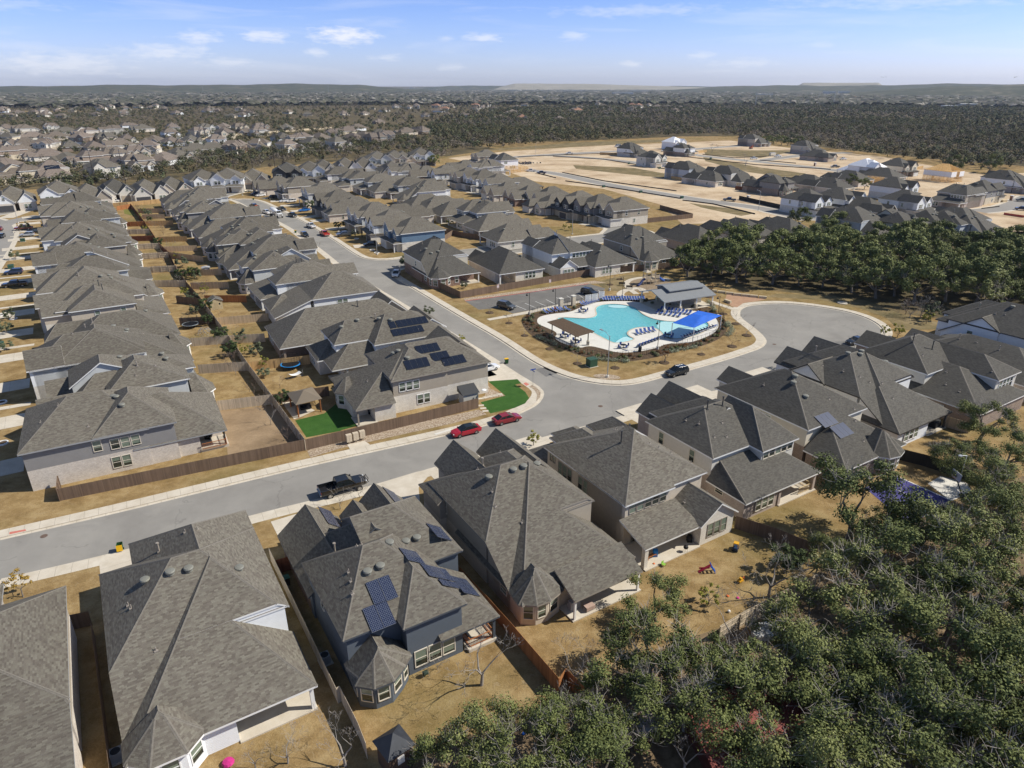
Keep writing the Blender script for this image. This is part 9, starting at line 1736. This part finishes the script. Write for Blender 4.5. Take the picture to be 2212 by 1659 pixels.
Y_=mat('toy_yellow',(.62,.33,.02),.6); B_=mat('toy_blue',(.01,.09,.42),.5); R_=mat('toy_red',(.38,.02,.05),.6); D_=mat('toy_dark_blue',(.015,.035,.08),.5); PK=mat('toy_pink',(.50,.03,.20),.6); LG=mat('toy_lime',(.22,.42,.06),.6); OR=mat('toy_orange',(.62,.15,.04),.6)
t=thing('toy_car',(*Z('R3',342,245),0),R(AS+30),'child ride-in toy car with dark blue body and yellow roof','toy car'); b=MB(); b.box(-.5,.5,-.3,.3,.12,.5); b.build('body',D_,t); b=MB(); b.box(-.28,.25,-.28,.28,.95,1.05);
for x in (-.25,.2):
 for y in (-.25,.25): b.tube((x,y,.5),(x,y,.96),.035,n=6)
b.build('roof',Y_,t)
for x in (-.35,.35):
 for y in (-.3,.3): w=MB(); w.tube((x,y-.03,.13),(x,y+.03,.13),.13,n=12); w.build('wheel',M_BLACK,t)
t=thing('toy_slide',(*Z('R3',165,388),0),R(AS+150),'small toddler slide, red chute and blue steps','toy slide'); b=MB(); b.poly([(-.2,-.2,.95),(1.1,-.2,.05),(1.1,.2,.05),(-.2,.2,.95)][::-1]); b.poly([(-.2,-.2,.92),(1.1,-.2,.02),(1.1,.2,.02),(-.2,.2,.92)]); b.box(-.2,1.0,-.22,-.18,.3,.5); b.build('chute',R_,t); b=MB()
for x,z in ((-.25,.75),(-.45,.5),(-.65,.25)): b.box(x-.1,x+.1,-.25,.25,z,z+.06)
for y in (-.27,.27): b.tube((-.75,y,0),(-.15,y,1.15),.05,n=6)
b.build('steps',B_,t)
t=thing('toy_digger',(*Z('R3',373,455),0),R(AS),'yellow toy digger lying on the lawn','toy'); b=MB(); b.box(-.3,.3,-.2,.2,.15,.35); b.box(-.1,.15,-.15,.15,.35,.6); b.build('body',Y_,t); b=MB(); b.tube((.2,0,.4),(.5,0,.55),.04); b.tube((.5,0,.55),(.6,0,.2),.04); b.build('arm',OR,t)
def blob(name,p,r,m,lb,z=0,sq=.6,cat='toy'): b=MB(); b.lathe((0,0,0),[(r*.6,0),(r,r*sq*.5),(r*.8,r*sq),(r*.1,r*sq*1.2)],10); o=b.build(name,m,None,True); o.location=(*p,z); tag(o,lb,cat)
blob('ball',Z('R3',300,650),.16,T_WHITE,'white football on the lawn',0,1.6,'ball'); blob('toy_bucket',Z('R3',358,558),.18,PK,'pink toy bucket on the lawn'); blob('toy_cone',Z('R3',293,546),.18,OR,'orange toy cone on the lawn'); blob('ball',Z('R2',2023,342),.14,OR,'orange ball near the pillar of the open patio',0,1.6,'ball'); blob('toy_pool',Z('R1',1480,1632),.5,PK,'bright pink round toy at the foot of the white bay',0,.7); blob('ball',Z('R2',1180,1440),.15,B_,'small blue scrap under the oaks',0,1,'scrap')
t=thing('toy_chair',(*Z('R2',2085,350),0),R(40),'lime green child chair beside the open patio','toy chair'); b=MB(); b.box(-.2,.2,-.2,.2,.25,.3); b.box(-.2,.2,.17,.2,.3,.6); b.build('seat',LG,t); b=MB()
for x in (-.17,.17):
 for y in (-.17,.17): b.tube((x,y,0),(x,y,.25),.02,n=5)
b.build('legs',LG,t)
t=thing('patio_bin',(*Z('R2',2030,290),.14),0,'blue fabric toy bin beside the brick pillar','bin'); b=MB(); b.prism([(-.25,-.25),(.25,-.25),(.3,.25),(-.25,.3)],0,.8); b.build('body',mat('azure_fabric',(.02,.22,.62),.7),t); b=MB(); b.box(-.28,.28,-.28,.28,.8,.84); b.build('lid',MATS['azure_fabric'],t)
t=thing('wood_bench',(*Z('R2',2005,305),.14),R(AS),'reddish wooden bench beside the brick pillar','bench'); b=MB(); b.box(-.7,.7,-.2,.2,.4,.46); b.build('seat',M_DECKW,t)
for x in (-.6,.6): b=MB(); b.box(x-.04,x+.04,-.18,.18,0,.4); b.build('leg',M_DECKW,t)
t=thing('hose_reel',(*Z('R2',545,1065),0),R(AS),'hose reel cart against the slate-blue rear wall','hose reel'); b=MB(); b.tube((-.22,0,.45),(.22,0,.45),.22,n=14); b.build('reel',mat('dark_hose',(.03,.05,.035),.6),t); b=MB()
for x in (-.3,.3): b.tube((x,-.2,0),(x,.1,.95),.02,n=5)
b.tube((-.3,.1,.95),(.3,.1,.95),.02,n=5); b.build('frame',M_METAL,t)
p=Z('R2',300,1640); p=(p[0],p[1]); t=thing('playhouse',(*at(855,1650,0),0),R(AS+8),'tall dark playhouse with a black pyramid roof at the bottom edge','playhouse'); b=MB(); b.box(-1.0,1.0,-1.0,1.0,0,2.4); b.build('wall',mat('dark_brown_panels',(.09,.06,.045),.8,noise=(4,.2)),t); b=MB();
for i,(a,c_) in enumerate(zip([(-1.25,-1.25),(1.25,-1.25),(1.25,1.25),(-1.25,1.25)],[(1.25,-1.25),(1.25,1.25),(-1.25,1.25),(-1.25,-1.25)])): b.poly([(*a,2.4),(*c_,2.4),(0,0,3.5)])
b.build('roof',mat('black_membrane',(.03,.035,.045),.45,noise=(3,.2)),t); b=MB(); b.box(-.3,.3,-1.04,-1.0,1.1,1.9); b.build('window',T_WHITE,t)
def shed(p,a,w,d,h,wm,rm_,lb,pitch=.5,door_=T_WHITE,z=0):
 t=thing('garden_shed',(*p,z),a,lb,'shed'); blk=[(-w/2-.2,w/2+.2,-d/2-.2,d/2+.2,(h,pitch),(h,pitch),None,None,dict(wall=[(-w/2,w/2,-d/2,d/2)],m=(0,0)))]; r=MB(); q=MB(); roof_mesh(r,blk[0],0,False); wall_mesh(q,blk[0],0); q.build('wall',[wm,wm],t); r.build('roof',[rm_,T_GREY],t); dd=MB(); dd.box(-.4,.4,-d/2-.03,-d/2-.005,.05,1.85); dd.build('door',door_,t); ww=MB(); ww.box(.6,.95,-d/2-.03,-d/2-.005,1.2,1.6) if w>2 else ww.box(.45,.6,-d/2-.03,-d/2-.005,1.2,1.5); ww.build('window',M_DGLASS,t)
shed(Z('R4',1400,340),R(AB+5),2.9,2.4,2.3,siding('tan_shed_siding',(.42,.35,.22),.2),M_ROOF,'tan wooden garden shed with grey shingles behind the tan fence',.5,mat('tan_door',(.38,.31,.19),.7)); shed(Z('R4',1340,118),R(AB),1.9,1.5,2.1,mat('grey_resin',(.28,.29,.31),.6),mat('grey_resin_roof',(.35,.35,.36),.6),'grey resin tool cabinet shed in the sixth right-hand yard',.2)
t=thing('lean_to_shed',(*UV(44.6,97.0),0),R(AB),'small dark metal-roofed lean-to shed behind the street fence','shed'); b=MB(); b.box(-1.4,1.4,-1.0,1.0,0,1.9); b.build('wall',mat('pale_cladding',(.50,.50,.47),.7),t); b=MB(); b.poly([(-1.6,-1.2,1.95),(1.6,-1.2,1.95),(1.6,1.2,2.9),(-1.6,1.2,2.9)]); b.poly([(-1.6,1.2,1.9),(1.6,1.2,1.9),(1.6,1.2,2.9),(-1.6,1.2,2.9)][::-1]); b.poly([(-1.6,-1.2,1.95),(-1.6,1.2,2.9),(-1.6,1.2,1.9)]); b.build('roof',mat('charcoal_metal_roof',(.05,.052,.055),.5),t)
blob('satellite_dish',Z('Q6',2070,1020,2.2),.45,T_WHITE,'white satellite dish on the brick side wall of the taupe corner house',2.2,.3,'satellite dish')
for z,x,y,lb in [('R4',88,408,'white ring planter at the left edge under a street tree'),('R4',10,950,'stone ring planter at the left edge, fourth lawn'),('R4',15,1215,'brick ring planter at the left edge, lowest lawn'),('X2',1730,1315,'white ring planter by the grey pickup, upper one'),('X2',1905,1440,'white ring planter before the blue house, upper one'),('X2',1955,1470,'white ring planter before the blue house, lower one'),('R4',5,385,'white ring planter cut by the left edge'),('X3',15,1170 if False else 1180,'white ring planter of the end house')][:7]:
 m=MB(); n=22
 for i in range(n):
  a,b=2*math.pi*i/n,2*math.pi*(i+1)/n
  for r0,r1,z0,z1 in ((.85,.85,0,.2),(.85,.66,.2,.2),(.66,.66,.2,.1)): m.poly([(r0*math.cos(a),r0*math.sin(a),z0),(r0*math.cos(b),r0*math.sin(b),z0),(r1*math.cos(b),r1*math.sin(b),z1),(r1*math.cos(a),r1*math.sin(a),z1)])
 m.tube((0,0,0),(0,0,.1),.66,n=16,mat=1); o=m.build('ring_planter',[T_WHITE,M_MULCH]); o.location=(*Z(z,x,y),.0); tag(o,lb,'planter')
p=Z('R6',1755,1560); t=thing('basketball_hoop',(*p,.03),R(AS+150),'free-standing basketball hoop with a long angled black post on the purple court','basketball hoop'); m=MB(); m.tube((-1.2,0,0),(.4,0,2.9),.08); m.box(-1.6,-.9,-.4,.4,0,.2); m.build('post',M_BLACK,t); m=MB(); m.box(.4,.46,-.9,.9,2.7,3.8); m.build('backboard',mat('clear_backboard',(.40,.44,.48),.15,spec=.6),t); m=MB();
for i in range(14): a,b=2*math.pi*i/14,2*math.pi*(i+1)/14; m.tube((.75+.23*math.cos(a),.23*math.sin(a),3.05),(.75+.23*math.cos(b),.23*math.sin(b),3.05),.015,n=4)
m.build('rim',R_,t)
p=Z('R6',1770,1530); t=thing('court_lamp',(*p,.0),R(AS+170),'slanting white floodlight pole over the purple court','lamp post'); m=MB(); m.tube((0,0,0),(0,0,5.6),.05); m.tube((0,0,5.6),(1.2,0,5.9),.04); m.build('pole',T_WHITE,t); m=MB(); m.box(1.0,1.5,-.2,.2,5.8,5.92); m.build('lamp_head',M_METAL,t)
M_REDM=siding('red_corrugated_metal',(.22,.06,.05),.2,True,.8); M_RUST=noisy('rusty_corrugated',[(.35,(.16,.08,.05)),(.5,(.30,.26,.24)),(.7,(.42,.43,.45))],1.2,8); M_CORR=siding('weathered_corrugated_metal',(.40,.37,.32),.15,True,.9)
def barn(px,py,a,w,d,h0,h1,rm_,lb,wm=None):
 p=at(px,py,h0); t=thing('metal_shed',(*p,0),R(a),lb,'shed'); b=MB(); b.box(-w/2,w/2,-d/2,d/2,0,h0); b.build('wall',wm or mat('dark_red_wall',(.10,.03,.025),.8,noise=(2,.2)),t); r=MB(); r.poly([(-w/2-.4,-d/2-.4,h0),(w/2+.4,-d/2-.4,h0),(w/2+.4,d/2+.4,h1),(-w/2-.4,d/2+.4,h1)],0,[(0,0),(w,0),(w,d),(0,d)]); r.poly([(-w/2-.4,-d/2-.4,h0-.1),(-w/2-.4,d/2+.4,h1-.1),(w/2+.4,d/2+.4,h1-.1),(w/2+.4,-d/2-.4,h0-.1)]); r.build('roof',rm_,t)
barn(1650,1570,12,11,6,2.2,3.3,M_REDM,'long shed with a worn red metal roof under the oaks'); barn(1760,1655,12,5,3,2.0,2.6,M_REDM,'small red corrugated roof at the bottom edge'); barn(1950,1440,25,4,3,1.8,2.4,M_CORR,'pale corrugated lean-to roof deep in the oaks'); barn(2010,1500,25,3,2.5,1.6,2.1,M_RUST,'grey corrugated scrap roof below the pale one')
barn(1390,1555,AS,3.2,2.2,1.5,1.8,M_RUST,'rusty patchwork lean-to roof behind the rear fences');
m=MB(); rr=random.Random(4)
for i in range(40): a=rr.uniform(-1.3,1.3); b=rr.uniform(-.8,.8); s=rr.uniform(.1,.35); m.box(a-s,a+s,b-s,b+s,0,.15+rr.random()*.5,0,Matrix.Rotation(rr.random()*.3,4,'Z'))
o=m.build('rubble_heap',mat('white_rubble',(.60,.59,.56),.9,noise=(4,.15))); o.location=(*at(1655,1368),0); tag(o,'heap of white stone rubble by the rear fence','rubble')
t=MB();
for q in range(5): t.tube((0,q*.5,.25),(5.2,q*.5-.3,.25),.2,n=8)
o=t.build('pipe_stack',mat('grey_sheet_metal',(.50,.55,.60),.35,.5,noise=(2,.15))); o.location=(*at(1600,1650),0); o.rotation_euler=(0,0,R(8)); tag(o,'pale grey corrugated pipes lying at the bottom edge','pipes')
def toilet(p,lb,m): t=thing('portable_toilet',(*p,.03),R(AB),lb,'portable toilet'); b=MB(); b.box(-.6,.6,-.6,.6,0,2.1); b.build('cabin',m,t); b=MB(); b.box(-.65,.65,-.65,.65,2.1,2.3); b.build('roof',T_WHITE,t); b=MB(); b.box(-.4,.4,-.63,-.6,.1,2.0); b.build('door',mat('pale_door',(.6,.55,.5),.6),t)
TT=mat('brown_toilet_plastic',(.26,.14,.09),.6); toilet(Z('X5',147,455),'brown portable toilet by the new street near the sheeted house',TT); toilet(Z('X5',2085,795),'brown portable toilet on the right-hand lot',TT); toilet(Z('X3',590,0+420) if False else Z('X4',1638,890),'beige site cabinet at the black-stained fence',M_MAIL)
t=thing('slide_tower',(*Z('X2',520,370),0),R(20),'red and yellow climbing tower behind the older suburb','playground'); b=MB()
for x in (-1,1):
 for y in (-1,1): b.tube((x,y,0),(x*.6,y*.6,4.2),.1)
b.box(-1,1,-1,1,1.8,1.95); b.build('tower',R_,t); b=MB(); b.tube((-.8,-1,1.9),(-1.8,-3.6,.3),.35,n=6); b.build('slide',Y_,t)
def lumber(p,a,lb,n=6):
 m=MB(); r=random.Random(n)
 for i in range(n*3): m.box(-1.5+r.uniform(-.2,.2),1.5,(i%3)*.5-.7,(i%3)*.5-.25,(i//3)*.16,(i//3)*.16+.14)
 o=m.build('lumber_stack',M_LUMB); o.location=(*p,.03); o.rotation_euler=(0,0,a); tag(o,lb,'lumber')
lumber(Z('X5',2010,810),.4,'stack of lumber on the right-hand lot'); lumber(Z('X4',505,470),.2,'stack of lumber before the tan house',5); lumber(Z('X4',1650,250),.5,'stack of lumber before the far tan-walled house',4)
m=MB();
for i in range(60): a=rr.uniform(-9,9); b=rr.uniform(-5,5); m.box(a-.5,a+.5,b-.15,b+.15,0,.25+rr.random()*.5,0,Matrix.Rotation(rr.random()*3,4,'Z'))
o=m.build('debris_pile',mat('dark_site_debris',(.06,.06,.075),.9)); o.location=(*Z('X3',1400,480),.03); o.rotation_euler=(0,0,R(15)); tag(o,'dark heap of site debris and forms beside the wrapped house','debris')
for z,x,y,lb in [('X4',1668,320,'rust-red digger bucket machine on the far cleared ground')]:
 t=thing('excavator',(*Z(z,x,y),.03),R(30),lb,'excavator'); b=MB(); b.box(-1.3,1.3,-1,1,.2,.7); b.build('tracks',M_BLACK,t); b=MB(); b.box(-1.2,1.2,-.9,.9,.75,1.7); b.box(.2,1.1,-.8,.1,1.7,2.6); b.build('cab',mat('rust_red_paint',(.28,.08,.04),.6),t); b=MB(); b.tube((1,0.4,1.5),(2.8,.4,3),.2); b.tube((2.8,.4,3),(4,.4,1),.15); b.build('arm',MATS['rust_red_paint'],t)
for i,(x,y) in enumerate([(1909,167),(2192,167)]):
 u=(x-CX)/FPX; v=(y-CY)/FPX; d=Vector((u,cP-v*sP,-sP-v*cP)).normalized()*150; q=Vector((0,0,CAMH))+d; b=MB(); b.tube((-.18,0,0),(.22,0,.02),.07,.03,6); b.poly([(0,.0,.02),(-.12,.55,.18),(.12,.0,.02)]); b.poly([(0,0,.02),(.12,0,.02),(-.12,-.55,.18)]); b.poly([(-.12,.55,.18),(-.3,1.0,.1),(.05,.4,.1)]); b.poly([(-.12,-.55,.18),(.05,-.4,.1),(-.3,-1.0,.1)]); o=b.build('bird',M_BLACK); o.location=q; o.rotation_euler=(0,0,1+i); o.scale=(.55,.55,.55); tag(o,['left','right'][i]+'-hand dark bird gliding above the right horizon','bird')
# ---------------- labels that tell look-alikes apart ----------------
def proj(p):
 dz=p[2]-CAMH; w=p[1]*cP-dz*sP; up=p[1]*sP+dz*cP; return (CX+FPX*p[0]/w,CY-FPX*up/w)
TENS=['','','twenty','thirty','forty']
def ordw(n):
 if n<=18: return ORD[n-1]
 if n==19: return 'nineteenth'
 t,u=divmod(n,10)
 return ({2:'twentieth',3:'thirtieth',4:'fortieth'}[t]) if u==0 else TENS[t]+'-'+ORD[u-1]
def relabel(group,bands,fmt,keep=False):
 L=[o for o in COL.objects if o.get('group')==group and o.parent is None]
 L=[(proj(o.location),o) for o in L]; L.sort(key=lambda q:q[0][1]); n=len(L); nb=len(bands)
 for b in range(nb):
  part=sorted(L[b*n//nb:(b+1)*n//nb],key=lambda q:q[0][0])
  for i,(p,o) in enumerate(part): o['label']=fmt%dict(l=o['label'],b=bands[b],o=ordw(i+1))
relabel('oaks of the grove behind the cul-de-sac',['rearmost','rear','middle','second','front'],'live oak in the %(b)s rank of the pool-side grove, %(o)s from the left')
relabel('bare trees of the grove',['rear','front'],'leafless grey tree in the %(b)s of the pool-side grove, %(o)s from the left')
relabel('family houses of the older suburb',['farthest','second farthest','middle','second nearest','nearest'],'%(l)s, %(o)s from the left in its %(b)s line')
relabel('saplings in mulch rings',['far','near'],'bare sapling in a mulch ring, %(o)s from the left of the %(b)s half')
relabel('oak clump on the cleared ground',['x'][:1],'oak of the clump on the cleared ground, %(o)s from the left')
relabel('limestone blocks of the grove edge',['x'],'cut limestone block at the grove edge, %(o)s from the left')
for g_ in ('loungers left of the pillars','loungers by the walking person','loungers below the white boards','loungers of the back row','loungers before the pavilion','loungers in line before the pavilion','loungers on the pool island','loungers beside the pool lamp','loungers in the fan by the shade sail'): relabel(g_,['x'],'%(l)s, %(o)s from the left')
relabel('yard trees along the central fence',['far','near'],'yard tree beside the central fence, %(o)s from the left in its %(b)s half')
relabel('blue patio chairs',['x'],'blue patio chair round the dark pool tables, %(o)s from the left')
relabel('tile-roofed houses among trees, left',['rear','middle','front'],'small house beyond the older suburb, %(o)s from the left in its %(b)s line')
relabel('far row houses, left',['rear','middle','front'],'tiny pale house in the far left line, %(o)s from the left of its %(b)s band')
relabel('houses among trees, middle distance',['farthest','rear','middle','front'],'small house beyond the middle woods, %(o)s from the left in its %(b)s line')
relabel('houses on the rise, right',['rear','middle','front'],'house above the right-hand woodland, %(o)s from the left in its %(b)s line')
relabel('shrubs of the pool mulch bed',['farthest','far','middle','near','nearest'],'low shrub of the pool mulch bed, %(o)s from the left of its %(b)s fifth')
HAZE=4.2e-5
# ---------------- air ----------------
hz=MB(); hz.box(-11000,11000,-900,11500,-3,150); ho=hz.build('haze',[],None,kind='stuff')
m=bpy.data.materials.new('haze_air'); m.use_nodes=True; t=m.node_tree; t.nodes.clear(); o_=N(t,'ShaderNodeOutputMaterial'); v=N(t,'ShaderNodeVolumePrincipled'); v.inputs['Color'].default_value=(.66,.79,1,1); v.inputs['Density'].default_value=HAZE; v.inputs['Anisotropy'].default_value=.2; t.links.new(v.outputs[0],o_.inputs['Volume']); ho.data.materials.clear(); ho.data.materials.append(m)
